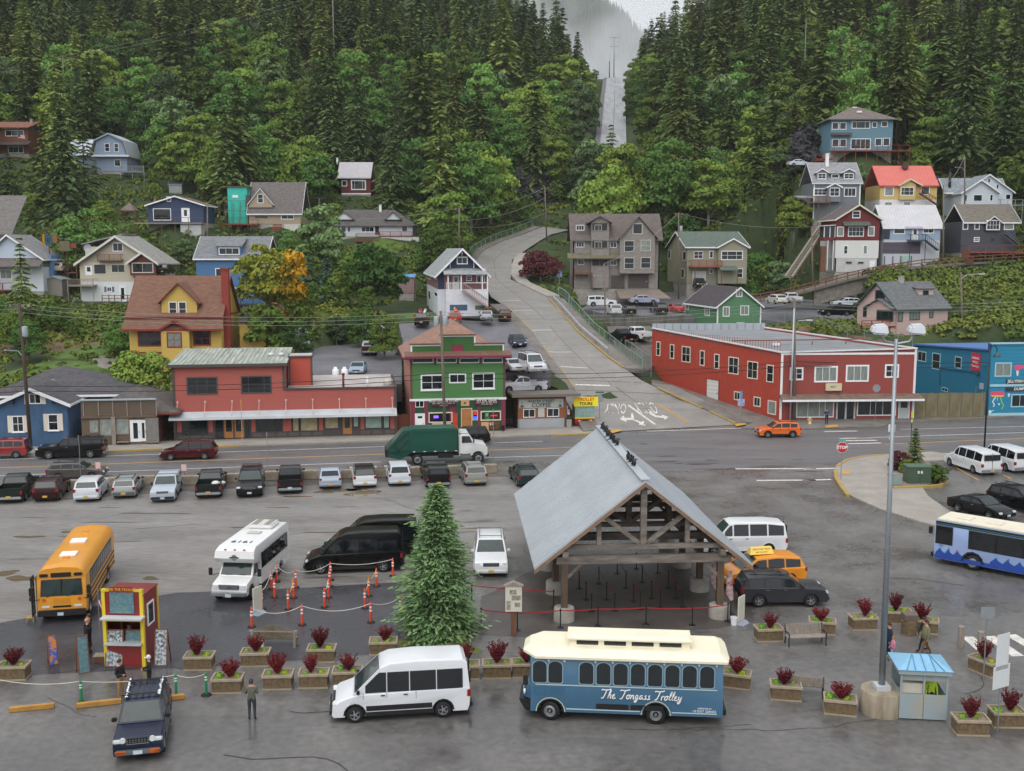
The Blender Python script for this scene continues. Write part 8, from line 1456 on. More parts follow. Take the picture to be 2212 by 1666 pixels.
def lM(name,c1,c2,rough=.75,vary=.5,tr=0.15):
 m=BD.materials.new(name);m.use_nodes=True;n=m.node_tree;b=n.nodes['Principled BSDF'];b.inputs['Roughness'].default_value=rough;b.inputs['Specular IOR Level'].default_value=.18
 oi=n.nodes.new('ShaderNodeObjectInfo');tc=n.nodes.new('ShaderNodeTexCoord');nz=n.nodes.new('ShaderNodeTexNoise');nz.inputs['Scale'].default_value=.55;nz.inputs['Detail'].default_value=3
 n.links.new(tc.outputs['Object'],nz.inputs[0]);mx=n.nodes.new('ShaderNodeMixRGB');mx.inputs[1].default_value=(*hx(c1),1);mx.inputs[2].default_value=(*hx(c2),1)
 rp=n.nodes.new('ShaderNodeValToRGB');rp.color_ramp.elements[0].position=.3;rp.color_ramp.elements[1].position=.7;n.links.new(nz.outputs[0],rp.inputs[0])
 ad=n.nodes.new('ShaderNodeMath');ad.operation='MULTIPLY_ADD';ad.inputs[1].default_value=.55;n.links.new(rp.outputs[0],ad.inputs[0])
 m2=n.nodes.new('ShaderNodeMath');m2.operation='MULTIPLY';m2.inputs[1].default_value=.5;n.links.new(oi.outputs['Random'],m2.inputs[0]);n.links.new(m2.outputs[0],ad.inputs[2]);n.links.new(ad.outputs[0],mx.inputs[0])
 hs_=n.nodes.new('ShaderNodeHueSaturation');mr=n.nodes.new('ShaderNodeMapRange');mr.inputs[3].default_value=1-vary;mr.inputs[4].default_value=1+vary*.8
 ml=n.nodes.new('ShaderNodeMath');ml.operation='MULTIPLY';ml.inputs[1].default_value=7.31;fr_=n.nodes.new('ShaderNodeMath');fr_.operation='FRACT';n.links.new(oi.outputs['Random'],ml.inputs[0]);n.links.new(ml.outputs[0],fr_.inputs[0]);n.links.new(fr_.outputs[0],mr.inputs[0]);n.links.new(mr.outputs[0],hs_.inputs['Value']);n.links.new(mx.outputs[0],hs_.inputs['Color']);n.links.new(hs_.outputs[0],b.inputs['Base Color'])
 if tr:b.inputs['Subsurface Weight'].default_value=0
 MATS[name]=m;return m
CON=[lM('needles_dark','41573a','6e7f45'),lM('needles_olive','516534','88924a'),lM('needles_blue','3a5244','5e7a60',vary=.2)]
DEC=[lM('leaves_green','3a5f2c','668840'),lM('leaves_yellowgreen','50702e','7f8e3e'),lM('leaves_maple','48652a','8a8a30',vary=.05),lM('leaves_purple','3c2226','5f3034',vary=.1),lM('leaves_sage','46603c','6f8454')]
def maple_side():
 n=DEC[2].node_tree;b=n.nodes['Principled BSDF'];src=b.inputs['Base Color'].links[0].from_socket;tc=n.nodes.new('ShaderNodeTexCoord');sx=n.nodes.new('ShaderNodeSeparateXYZ');n.links.new(tc.outputs['Object'],sx.inputs[0]);nz=n.nodes.new('ShaderNodeTexNoise');nz.inputs['Scale'].default_value=.9;n.links.new(tc.outputs['Object'],nz.inputs[0])
 a=n.nodes.new('ShaderNodeMath');a.operation='MULTIPLY_ADD';a.inputs[1].default_value=.13;n.links.new(sx.outputs[0],a.inputs[0]);n.links.new(nz.outputs[0],a.inputs[2]);rp=n.nodes.new('ShaderNodeValToRGB');rp.color_ramp.elements[0].position=.76;rp.color_ramp.elements[1].position=.98;n.links.new(a.outputs[0],rp.inputs[0]);mx=n.nodes.new('ShaderNodeMixRGB');mx.inputs[2].default_value=(*hx('b98a1e'),1);n.links.new(rp.outputs[0],mx.inputs[0]);n.links.new(src,mx.inputs[1]);n.links.new(mx.outputs[0],b.inputs['Base Color'])
maple_side()
BARK=M('bark','4a4038',rough=.9,var=.3,scale=2,stretch=(4,4,.5),bump=.3);BARKG=M('bark_pale','8d877c',rough=.9,var=.25,scale=2,stretch=(4,4,.5))
def quads(C,U,V):
 n=len(C);v=np.stack([C-U-V,C+U-V*.6,C+U*1.15+V*.6,C-U+V],1).reshape(-1,3);f=np.arange(4*n).reshape(-1,4);return v,f
def np_mesh(name,v,f,m):
 me=BD.meshes.new(name);me.vertices.add(len(v));me.vertices.foreach_set('co',v.astype(np.float32).ravel());k=f.shape[1];me.loops.add(f.size);me.loops.foreach_set('vertex_index',f.astype(np.int32).ravel());me.polygons.add(len(f));me.polygons.foreach_set('loop_start',np.arange(0,f.size,k,dtype=np.int32));me.polygons.foreach_set('loop_total',np.full(len(f),k,np.int32));me.update(calc_edges=True);me.materials.append(m);return me
def cF(h,r,seed,m,bare=.12,nb=8,nl=30,ns=11,sz=1.0,droop=.35,shape=.85,lob=0):
 g=np.random.RandomState(seed);C=[];U=[];V=[]
 for i in rg(nl):
  t=(i+g.rand()*.8)/nl;z=h*(bare+(1-bare)*t);L=r*(1-t)**shape*(.75+.4*g.rand())+.12
  for j in rg(nb):
   if g.rand()<.1:continue
   a=2*PI*(j+g.rand()*.9)/nb;l=L*(.65+.5*g.rand())*(1+lob*Si(3*a+z*1.7)+lob*.7*Si(5*a-z*2.3));d=NA([Co(a),Si(a),0]);p=NA([-d[1],d[0],0]);up=.25*(t-.3)
   k=max(3,int(ns*l/r)+2)
   for s in rg(k):
    u=(s+.4+.5*g.rand())/k;c=d*l*u+NA([0,0,z+l*(up*u-droop*u*u)])+p*g.randn()*.16*l*(.5+u*.5)*.7;q_=sz*(.34+.22*g.rand())*(1-.25*t);w_=q_*(.42+.25*g.rand())
    dd=d+p*g.randn()*.6+NA([0,0,up-2*droop*u*.8+g.randn()*.18]);dd/=np.linalg.norm(dd);sd=np.cross(dd,[0,0,1])+g.randn(3)*.45;sd/=np.linalg.norm(sd);C.append(c);U.append(dd*q_*1.2);V.append(sd*w_)
 v,f=quads(NA(C),NA(U),NA(V));cr=np_mesh('crown',v,f,m);b=MB();b.cyl((0,0,-1.5),(0,0,h*.97),r*.055+.09,.02,7);return cr,b.mesh('trunk',BARK,True)
def bL(h,r,seed,m,n=4200,sz=.42,trunk=.1,lobes=18,bark=BARKG,flat=.8):
 g=np.random.RandomState(seed);LC=[];LR=[]
 for i in rg(lobes):
  t=(i+.5)/lobes;z=h*(trunk+.14+(1-trunk-.22)*t);rr=r*(.78*Si(PI*min(1,.18+.74*t))**.7);a=i*2.4+g.rand();LC.append([rr*Co(a)*.72,rr*Si(a)*.72,z+g.randn()*.04*h]);LR.append(r*(.34+.2*g.rand())*(1.1-.45*t))
 LC=NA(LC);LR=NA(LR);w=LR**2;k=g.choice(lobes,n,p=w/w.sum());d=g.randn(n,3);d/=np.linalg.norm(d,axis=1)[:,None];d[:,2]=np.abs(d[:,2])*.85-.25*g.rand(n)
 rad=LR[k]*(.72+.4*g.rand(n)**.6);C=LC[k]+d*rad[:,None]*NA([1,1,flat]);nn=d+g.randn(n,3)*.55;nn/=np.linalg.norm(nn,axis=1)[:,None];U=np.cross(nn,g.randn(n,3));U/=np.linalg.norm(U,axis=1)[:,None];V=np.cross(nn,U);s=(sz*(.6+.7*g.rand(n)))[:,None]
 v,f=quads(C,U*s*.6,V*s*.5);cr=np_mesh('crown',v,f,m);b=MB();b.cyl((0,0,-1.5),(0,0,h*.55),r*.05+.06,r*.03,7)
 for i in rg(0,lobes,2):c=LC[i];b.cyl((0,0,h*(trunk+.02*i)),tuple(c),r*.022+.02,.02,5)
 return cr,b.mesh('trunk',bark,True)
PC=[cF(22,4.9,1,CON[0],.05,nb=9,ns=13),cF(24,4.6,2,CON[1],.14,droop=.28,nb=9,ns=13),cF(19,5.0,3,CON[1],.03,droop=.5,nb=9,ns=13),cF(26,5.0,4,CON[0],.2,nb=10,ns=13),cF(20,4.2,5,CON[0],.04,nb=10,ns=13,droop=.42),cF(27,4.3,6,CON[1],.36,nb=9,nl=26,ns=13,sz=1.1)]
PD=[bL(15,6.0,11,DEC[0]),bL(17,6.2,12,DEC[0],lobes=20),bL(14,5.5,13,DEC[1]),bL(16,5.4,14,DEC[1],lobes=18),bL(13,5.6,15,DEC[4])]
TN={'n':0}
def tree(name,label,cat,proto,loc,s=(1,1,1),rz=0.0,group=None):
 t=tH(name,label,cat,loc,rz,group);t.scale=s;ob('crown',proto[0],t);ob('trunk',proto[1],t);return t
RECTS=[]
for o in[o for o in BD.objects if o.type=='EMPTY' and o.parent is None and o.get('category')in('house','shed','pergola','gazebo','building')]:
 bb=[o.matrix_basis@(c.matrix_basis@V3(v))for c in o.children if c.type=='MESH' and c.name.split('.')[0]in('wall','roof','deck','wing','bay','wing_wall','dormer_wall')for v in c.bound_box]
 if bb:P2=[proj(p)for p in bb];RECTS.append((min(p[0]for p in P2),min(p[1]for p in P2),max(p[0]for p in P2),max(p[1]for p in P2),min(p.y for p in bb)))
RECTS+=[(860,675,1195,812,150),(640,735,870,835,135),(1250,600,1700,690,176),(1640,620,1860,705,165),(1030,480,1235,700,215),(1100,600,1330,800,150),(1650,530,2230,650,182),(1290,185,1348,300,330),(1700,480,1790,660,190),(1700,335,1790,420,226),(40,505,160,600,186),(1128,360,1172,410,250),(1240,-80,1392,62,900),(1278,60,1372,112,900),(1302,110,1352,168,900),(1300,690,1420,800,150),(200,470,300,520,190),(0,690,290,800,140),(1295,150,1352,240,430)]
def hides(x,y,zb,r,h,tol=4):
 p0=proj((x,y,zb));p1=proj((x,y,zb+h));k=FL/y*r*.8
 for a,t,c,b_,D in RECTS:
  if y<D+2 and p0[0]+k>a+tol and p0[0]-k<c-tol and p1[1]<b_-tol and p0[1]>t+tol:return True
 return False
def road_near(x,y,k=3):
 d1,_=seg_dist(NA([x]),NA([y]),road_C);d2,_=seg_dist(NA([x]),NA([y]),far_C);return d1[0]<road_w(y)+k or d2[0]<7.5
PLACED=[]
def ok(x,y,r,k=.62):return all((x-a)**2+(y-b_)**2>(k*(r+c))**2 for a,b_,c in PLACED)and all((x-a)**2+(y-b_)**2>(c+r*.3)**2 for a,b_,c in TREE_OFF)and not road_near(x,y)
def hand(kind,px,py,D,h,w,label,m=None,name=None,seed=0,snap=False):
 p=A(px,py,D);p.z=min(p.z,HT(p.x,p.y)+.3)if snap else p.z
 if kind=='c':pr=cF(h,w/2,50+seed,m or CON[0],.04,nb=9,nl=int(18+h*.5),ns=9,sz=.55+h/40)
 else :pr=bL(h,w/2,50+seed,m or DEC[0],n=3600,sz=.16+.022*h,trunk=.12)
 PLACED.append((p.x,p.y,w/2));return tree(name or('conifer_tree' if kind=='c' else 'broadleaf_tree'),label,'tree',pr,p)
hand('d',585,692,151,10.8,11.5,'big maple turning orange on its right side',DEC[2],'maple_tree',1);hand('d',810,668,163,9.8,10,'round dark green tree left of the navy gabled house',DEC[0],None,2);hand('c',668,652,170,7.5,5,'left of the two blue green spruces behind the maple',CON[2],None,3);hand('c',706,652,169,7.0,5,'right of the two blue green spruces behind the maple',CON[2],None,4)
hand('d',693,622,188,15,9,'tall slim alder behind the blue green spruces',DEC[4],None,5);hand('d',690,448,236,11.5,9,'rounded tree left of the small red cabin',DEC[0],None,6);hand('c',52,705,158,13,5.2,'slender dark spruce in front of the left edge houses',CON[0],None,7)
hand('c',188,495,226,22,13,'tall drooping cedar in front of the gambrel house',CON[0],None,8);hand('c',100,488,229,20,12,'drooping cedar below the brown cabin',CON[1],None,9);hand('c',25,490,232,16,9,'drooping cedar at the left edge',CON[0],None,10);hand('d',578,768,145,7.0,7,'light green tree right of the yellow house',DEC[1],None,11)
hand('c',1318,490,238,22,10.5,'pointed dark spruce standing in front of the far street',CON[0],None,13);hand('c',1375,480,240,15,8.5,'light green cedar right of the pointed spruce',CON[1],None,14);hand('d',1168,612,187,5.6,8,'purple leaved maple on the hill street corner',DEC[3],'purple_maple',15);hand('d',385,425,245,15,10,'yellow green tree above the navy low house',DEC[1],None,16)
hand('d',1715,520,205,8,8,'bright green tree left of the tall grey dormered house',DEC[1],None,17);hand('d',310,850,117.5,4.4,7.2,'broad yellow green bush beside the long red shop',DEC[1],'large_bush',18)
pr=cF(4.3,.85,60,CON[0],.0,nb=12,nl=34,ns=6,sz=.32,droop=.1,shape=.45);p=G(167,938);tree('arborvitae','narrow columnar evergreen beside the blue house','tree',pr,p)
for i,(x,y,D,h,w)in enumerate([(900,478,250,19,14),(980,470,252,21,15),(1060,470,256,18,13),(870,400,275,18,14),(1000,380,280,20,15),(1110,350,285,17,13),(1200,395,280,14,11),(1080,300,310,19,14),(1190,300,312,16,12),(1240,240,350,17,12)]):hand('d',x,y,D,h,w,['rounded alder on the left bank of the far street','leafy alder on the slope above the street bend'][i%2]+', '+('nearest the bend' if i<3 else 'mid slope' if i<6 else 'upper slope'),[DEC[0],DEC[1],DEC[0],DEC[4]][i%4],None,20+i,True)['group']='alders left of the far street'
for i,(x,y,D,h,w)in enumerate([(1450,470,252,17,14),(1530,480,248,18,15),(1620,470,244,18,15),(1470,380,275,17,14),(1560,370,275,20,16),(1660,360,270,17,14),(1410,330,300,16,12),(1500,300,305,17,13),(1600,290,300,18,14),(1690,440,240,12,10),(1400,250,340,16,12),(1640,540,215,9,9),(1470,560,214,9,9),(1690,560,200,7,7)]):hand('d',x,y,D,h,w,'rounded alder on the right bank of the far street, '+('lower slope' if i in(0,1,2,9,11,12,13)else 'upper slope'),[DEC[0],DEC[4],DEC[1],DEC[0]][i%4],None,40+i,True)['group']='alders right of the far street'
def forest(n,kinds,zone,name,lab,group,cat,y0,y1,seed,spread,ks,rmin=.8,rmax=1.25):
 g=RR(seed);c=0;tries=0
 while c<n and tries<n*45:
  tries+=1;y=y0+(y1-y0)*g.random()**1.25;x=g.uniform(-.53,.53)*y;p0=CX+FL*x/y
  if not zone(p0,y,x):continue
  pr,h,r,ad=g.choice(kinds);s=g.uniform(rmin,rmax);r2,h2=r*s,h*s*g.uniform(.85,1.15)
  if not ok(x,y,r2,spread):continue
  z=HT(x,y)
  if hides(x,y,z,r2,h2):continue
  tp=proj((x,y,z+h2))
  if proj((x,y,z))[1]<-260 or tp[1]>700:continue
  PLACED.append((x,y,r2));side='left' if p0<1180 else 'right'
  tree(name,ad+lab.format(side)+', '+('just above the houses' if y<245 else 'on mid slope' if y<330 else 'high up')if y>235 or n>99 else ad+lab.format(side),cat,pr,(x,y,z-.2),(s,s,h2/h),g.uniform(0,6.28),group.format(side));c+=1
 return c
KC=[(PC[i],[22,24,19,26,20,27][i],[4.3,4,4.6,4.6,3.6,3.6][i],['dense dark','tall olive','drooping olive','broad dark','slim dark','bare stemmed olive'][i])for i in rg(6)];KD=[(PD[i],[15,17,14,16,13][i],[6,6.2,5.5,5.4,5.6][i],['round green','tall green','low yellowish','tall yellowish','sage grey'][i])for i in rg(5)]
up_=lambda p,y,x:True
n1=forest(165,KD,lambda p,y,x:up_(p,y,x)and(y<340 or 1050<p<1500),'alder_tree',' broadleaf tree in the woods, {} slope','broadleaf trees on the {} slope','tree',178,400,3,.62,None)
n2=forest(290,KC,lambda p,y,x:up_(p,y,x)and not(1150<p<1440 and y<400),'forest_conifer',' forest conifer, {} slope','conifers on the {} slope','tree',212,470,5,.66,None,.85,1.35)
n3=forest(60,KD,lambda p,y,x:up_(p,y,x),'small_tree',' bushy tree between the houses, {} slope','low trees between the {} slope houses','tree',128,235,9,.55,None,.25,.5)
g=np.random.RandomState(31);VV=[];FF=[];nb_=0;lo=[(NA([v.co[:]for v in p[0].vertices]).reshape(-1,4,3),k[1],k[2])for p,k in zip(PC,KC)];lod=[(NA([v.co[:]for v in p[0].vertices]).reshape(-1,4,3),k[1],k[2])for p,k in zip(PD,KD)]
def mass(n,protos,y0,y1,s0,s1,keep,blow,zone,k=.5):
 out=[];c=0
 for _ in rg(n*30):
  if c>=n:break
  y=y0+(y1-y0)*g.rand()**1.15;x=g.uniform(-.53,.53)*y;p0=CX+FL*x/y
  if not zone(p0,y):continue
  q_,h,r=protos[g.randint(len(protos))];s=g.uniform(s0,s1)
  if not ok(x,y,r*s,k):continue
  z=HT(x,y)
  if hides(x,y,z,r*s,h*s):continue
  PLACED.append((x,y,r*s));idx=g.choice(len(q_),int(len(q_)*keep),False);a=g.rand()*6.28;t=q_[idx];ctr=t.mean(1,keepdims=True);t=ctr+(t-ctr)*blow;ca,sa=Co(a),Si(a);out.append(np.stack([t[...,0]*ca-t[...,1]*sa,t[...,0]*sa+t[...,1]*ca,t[...,2]],-1)*s+NA([x,y,z-.3]));c+=1
 v=np.concatenate(out).reshape(-1,3);return v,np.arange(len(v)).reshape(-1,4)
v,f=mass(430,lo,225,520,.7,1.2,.33,1.55,lambda p,y:not(1190<p<1420 and y<330),.5);o=ob('conifer_forest',np_mesh('conifer_forest',v,f,M('forest_needles','36492a',rough=.85,scale=.06,col2='68753a',var=.2,fine=.3,contrast=.15,spec=.15)));tag(o,'dense dark conifer forest filling the slopes','forest',None,'stuff')
v,f=mass(700,lod,150,470,.2,.55,.12,1.9,lambda p,y:True,.42);o=ob('thicket',np_mesh('thicket',v,f,M('forest_leaves','375628',rough=.85,scale=.07,col2='748438',var=.2,fine=.3,contrast=.15,spec=.15)));tag(o,'dense green thicket of young alders between the trees','thicket',None,'stuff')
g=np.random.RandomState(21);C_,U_,V_=[],[],[];cnt=0
for i in rg(26000):
 y=122+330*g.rand()**1.5;x=g.uniform(-.52,.52)*y
 if any((x-a)**2+(y-b_)**2<(c-1.6)**2 for a,b_,c in TREE_OFF)or road_near(x,y,1):continue
 z=HT(x,y);p=proj((x,y,z))
 if not(-30<p[0]<2240 and 60<p[1]<860):continue
 if(860<p[0]<1200 and 670<p[1]<830)or(640<p[0]<870 and 735<p[1]<860)or(1250<p[0]<1860 and 612<p[1]<700)or(1300<p[0]<1430 and 690<p[1]<800)or(p[1]>730 and p[0]>1100)or(p[0]<235 and 745<p[1]<800 and g.rand()<.75):continue
 s=g.uniform(.4,1.15)*(1+max(0,y-220)/200)
 if 1760<p[0]<2240 and 575<p[1]<725:s=s*1.3+.2
 elif hides(x,y,z,s,s*1.1,1):s*=.5
 n=30 if y<205 else 16 if y<260 else 9;d=g.randn(n,3);d/=np.linalg.norm(d,axis=1)[:,None];d[:,2]=abs(d[:,2]);c=NA([x,y,z])+d*s*NA([1,1,.75])*g.uniform(.6,1.05,(n,1));nn=d+g.randn(n,3)*.5;U=np.cross(nn,g.randn(n,3));U/=np.linalg.norm(U,axis=1)[:,None];V=np.cross(nn,U);V/=np.linalg.norm(V,axis=1)[:,None];k=min(s*.34,.24+max(0,y-200)/600);C_.append(c);U_.append(U*k);V_.append(V*k*.8)
v,f=quads(np.concatenate(C_),np.concatenate(U_),np.concatenate(V_));o=ob('ground_cover',np_mesh('ground_cover',v,f,M('undergrowth','365426',rough=.85,scale=.09,col2='7a8038',var=.2,fine=.5,contrast=.1,spec=.2)));tag(o,'leafy undergrowth and bushes covering the slopes','undergrowth',None,'stuff')
def drape(name,px,py,D,rx,ry,m,seed,dz=.12):
 c=A(px,py,D);rr=RR(seed);ph=[rr.uniform(0,6.28)for _ in rg(3)];b=MB();n,k=24,7;vs=[]
 for j in rg(k+1):
  for i in rg(n):
   t=2*PI*i/n;q_=j/k*(1+.18*Si(2*t+ph[0])+.12*Si(5*t+ph[1]));x,y=c.x+rx*q_*Co(t),c.y+ry*q_*Si(t);vs.append((x,y,HT(x,y)+dz*(1 if j<k else -1)))
 b.add(vs,[(j*n+i,j*n+(i+1)%n,(j+1)*n+(i+1)%n,(j+1)*n+i)for j in rg(k)for i in rg(n)]);o=b.build(name,m,None,True,fix=False);return tag(o,None,None,None,'structure')
LAWN=M('lawn_grass','36531f',rough=.95,scale=.5,col2='566e2a',var=.2,fine=.6,bump=.5);BANK=M('bare_bank','4a3a2c',rough=.95,scale=.5,col2='6f5a44',var=.3,fine=.6,bump=.6)
for i,t in enumerate([(110,775,136,10,5),(200,740,146,6,4),(820,535,214,7,6),(860,565,204,6,5),(290,462,222,4,5),(905,684,158,6,4),(475,470,228,4,5),(730,695,158,5,3)]):drape('lawn',*t,LAWN,i)
for i,t in enumerate([(120,720,152,14,5),(290,720,156,5,4),(410,590,188,4,5),(1830,715,147,8,3),(1720,700,152,6,2.5),(1650,600,200,5,4)]):drape('bare_bank',*t,BANK,i+20,.10)
drape('rubble_bank',255,745,142,3.5,5,M('rubble','6a6662',rough=.9,scale=3,col2='8b8781',var=.3,bump=.8),40,.2)
def cliff(px,py,w,h,D,seed):
 g=np.random.RandomState(seed);nx,ny=22,24;b=MB();c=A(px,py,D);vs=[];ph=g.rand(12)*6.28
 for j in rg(ny+1):
  for i in rg(nx+1):
   u,v_=i/nx-.5,j/ny;wob=sum(Si(u*(5+3*k)+v_*(7+2*k)+ph[k])/(k+1)for k in rg(6));vs.append((c.x+u*w*(1-.35*v_)+g.randn()*.15,c.y+v_*3.5+wob*.8+g.randn()*.3-3*(.25-u*u),c.z+v_*h*(1-.5*abs(u))))
 b.add(vs,[(j*(nx+1)+i,j*(nx+1)+i+1,(j+1)*(nx+1)+i+1,(j+1)*(nx+1)+i)for j in rg(ny)for i in rg(nx)]);o=b.build('rock_cliff',M('dark_rock','1b1b1d',rough=.7,scale=.5,col2='36363a',var=.3,bump=.9,fine=.4),fix=False);return tag(o,'dark wet rock face showing between the trees','rock',None,'structure')
cliff(1150,445,11,13,253,1);cliff(1745,362,9,9.5,229,2);cliff(1985,415,16,5,220,3)
for i,(x,y,D,h)in enumerate([(721,110,330,20),(1535,250,330,22),(3200/1.8445,240,320,26),(1330+45,480,245,3)][:3]):
 p=A(x,y,D);b=MB();b.cyl((0,0,-3),(0,0,h),.28,.06,6)
 for k in rg(14):zz=h*(.3+.05*k);a=k*2.4;b.cyl((0,0,zz),(1.6*Co(a),1.6*Si(a),zz+.1),.05,.02,4)
 o=b.build('dead_snag',BARKG,None,True);o.location=p;tag(o,['bleached dead trunk at the top edge left of centre','bare pale trunk among the right slope conifers','dead conifer with bare twigs above the blue hip house'][i],'tree')
ys_=np.linspace(1350,1900,14);xs_=np.linspace(-200,520,60);ph=g.rand(8)*6.28
def mz(x,y):px=CX+FL*x/1700;ry=np.interp(px,[900,1200,1240,1300,1345,1368,1420,1600],[-80,-30,-2,38,72,100,135,200]);top=19.5+(540-ry)*1700/FL;return top-((1700-y)*.62 if y<1700 else(y-1700)*.5)+6*Si(x*.03+ph[0])+4*Si(x*.08+y*.05+ph[1])
b=MB();b.v=[(x,y,mz(x,y))for y in ys_ for x in xs_];nx=len(xs_);b.f=[(j*nx+i,j*nx+i+1,(j+1)*nx+i+1,(j+1)*nx+i)for j in rg(len(ys_)-1)for i in rg(nx-1)];b.m=[0]*len(b.f);o=b.build('far_mountain',M('far_forest','26331f',rough=.95,scale=.05,col2='3a4a2c',var=.3),None,True,fix=False);tag(o,None,None,None,'structure')
b=MB();rr=RR(8)
for i in rg(1500):y=rr.uniform(1400,1720);x=rr.uniform(60,260);z=mz(x,y);h=rr.uniform(14,30);b.cyl((x,y,z-2),(x,y,z+h),rr.uniform(3,4.5),.1,5,0,False)
o=b.build('far_forest',M('far_forest'),fix=False);tag(o,'distant conifer forest on the misty mountain','forest',None,'stuff')
#the shelter
SH=tH('timber_shelter','open timber shelter with pale metal gable roof','shelter',(6.95,54.3,0),R(3.4));GW=M('timber_grey','857d74',rough=.85,scale=1.5,col2='5d554e',var=.3,stretch=(.6,3,3),bump=.2);GB=M('timber_brown','63503f',rough=.85,scale=1.5,col2='4f4036',var=.3,stretch=(4,4,.5))
def sb(name,x0,x1,y0,y1,z0,z1,m,par=None):b=MB();b.bb(x0,x1,y0,y1,z0,z1);return b.build(name,m,par or SH)
RZ,EZ,HW,SL=7.5,2.9,5.8,17.2;MR=M('shelter_metal','a9b0b6',rough=.4,metal=.2,scale=.5,col2='b9bfc5',var=.1)
for s_ in(-1,1):
 b=MB();b.prism([(s_*HW,EZ),(0,RZ),(0,RZ+.1),(s_*HW,EZ+.1)],'y',0,SL);r=b.build('roof_slope',MR,SH);rb=MB();k=math.hypot(HW,RZ-EZ);rb.prism([(s_*HW,EZ+.1),(0,RZ+.1),(0,RZ+.135),(s_*HW,EZ+.135)],'y',0,.05);me=rb.mesh('seam',MR)
 for i in rg(43):ob('seam',me,r).location=(0,.02+i*SL/43,0)
 b=MB();b.prism([(s_*HW,EZ-.22),(0,RZ-.22),(0,RZ+.0),(s_*HW,EZ+.0)],'y',-.06,-.003);b.build('barge_board',M('barge_brown','806a56',rough=.8,var=.25,scale=2),SH)
 for i in rg(11):b=MB();b.prism([(s_*HW*.97,EZ-.15),(0,RZ-.2),(0,RZ-.02),(s_*HW*.97,EZ+.03)],'y',.6+i*1.55,.72+i*1.55);b.build('rafter',GB,SH)
 for i in rg(8):t=.08+i*.12;sb('purlin',s_*HW*t-.08,s_*HW*t+.08,.1,SL-.1,RZ-(RZ-EZ)*t-.2,RZ-(RZ-EZ)*t-.09,GW)
 for y in(.45,5.0,9.6,14.2):
  x=s_*4.17;b=MB();b.lathe([(0,.72),(.52,.72),(.55,.66),(.56,0)],20,(x,y,0));b.build('pedestal',CONC,SH,'auto');sb('post',x-.17,x+.17,y-.17,y+.17,.7,3.55,GB);b=MB();b.beam((x,y,2.2),(x-s_*1.0,y,3.2),.16,.18);b.build('knee_brace',GW,SH)
 sb('eave_beam',s_*4.17-.15,s_*4.17+.15,-.1,SL-.4,3.55,3.85,GW)
for y in(.45,5.0,9.6,14.2):
 sb('tie_beam',-4.6,4.6,y-.2,y+.2,3.1,3.5,GW);sb('upper_tie_beam',-4.4,4.4,y-.14,y+.14,3.85,4.1,GW);sb('king_post',-.16,.16,y-.15,y+.15,4.1,RZ-.2,GW)
 for s_ in(-1,1):b=MB();b.beam((s_*.2,y,4.15),(s_*2.1,y,RZ-1.9),.2,.22);b.build('strut',GW,SH);sb('queen_post',s_*2.35-.12,s_*2.35+.12,y-.1,y+.1,4.1,RZ-2.0,GW)
sb('ridge_cap',-.25,.25,-.02,SL+.02,RZ+.12,RZ+.17,MR)
b=MB();b.lathe([(0,-.13),(.05,-.1),(.075,0),(.06,.08),(0,.13)],8,(0,0,.12));b.lathe([(0,-.05),(.045,0),(0,.05)],8,(.05,0,.27));b.hexa([(-.05,-.03,.02),(-.2,-.04,-.06),(-.2,.04,-.06),(-.05,.03,.02),(-.04,-.03,.06),(-.2,-.04,-.04),(-.2,.04,-.04),(-.04,.03,.06)]);b.beam((.09,0,.27),(.15,0,.26),.02,.02);b.cyl((0,.02,-.02),(0,.02,.05),.008,.008,4);b.cyl((0,-.02,-.02),(0,-.02,.05),.008,.008,4);bird=b.mesh('bird',M('feathers_black','15161a',rough=.6,var=.2),True);rr=RR(2)
for i in rg(27):
 y=9.6+i*.36+rr.uniform(-.1,.1)if i<19 else 3.4+(i-19)*.33+rr.uniform(-.08,.08);o=ob('bird',bird);o.location=SH.matrix_basis@V3((rr.uniform(-.08,.08),y,RZ+.19));o.rotation_euler=(0,0,rr.uniform(0,6.28));o.scale=(1.35,)*3;tag(o,'black bird perched on the shelter ridge, '+('far cluster' if i<19 else 'near cluster'),'bird','birds on the shelter ridge')
def post_proto(kind):
 b=MB()
 if kind=='q':b.lathe([(0,.03),(.17,.03),(.19,0)],14);b.cyl((0,0,.03),(0,0,.95),.032,.032,8);b.cyl((0,0,.95),(0,0,1.02),.045,.045,8);return[('post',b.mesh('post',Bk,'auto'))]
 if kind=='o':
  OR=M('post_orange','d6482a',rough=.45,var=.08);b.lathe([(.07,.06),(.062,.95),(.05,1.02),(.035,1.04),(.035,1.12),(0,1.14)],12);c=MB();c.lathe([(0,.06),(.2,.06),(.24,.0)],10);d=MB();[d.lathe([(.0675,z),(.0665,z+.1)],12)for z in(.62,.8)];return[('post',b.mesh('post',OR,True)),('base',c.mesh('base',RUBBER,'auto')),('reflective_band',d.mesh('reflective_band',Wh))]
 GN=M('post_green','1f7a4a',rough=.45,var=.08);b.lathe([(.06,.05),(.055,1.0),(.03,1.06),(0,1.07)],12);c=MB();c.lathe([(0,.06),(.22,.05),(.26,.0)],8);d=MB();[d.lathe([(.06,z),(.059,z+.06)],12)for z in(.7,.82)];return[('post',b.mesh('post',GN,True)),('base',c.mesh('base',RUBBER,'auto')),('reflective_band',d.mesh('reflective_band',Wh))]
PP={k:post_proto(k)for k in 'qog'}
def cpost(kind,p,name,label,cat,group):
 t=tH(name,label,cat,p,0,group);[ob(n,me,t)for n,me in PP[kind]];return t
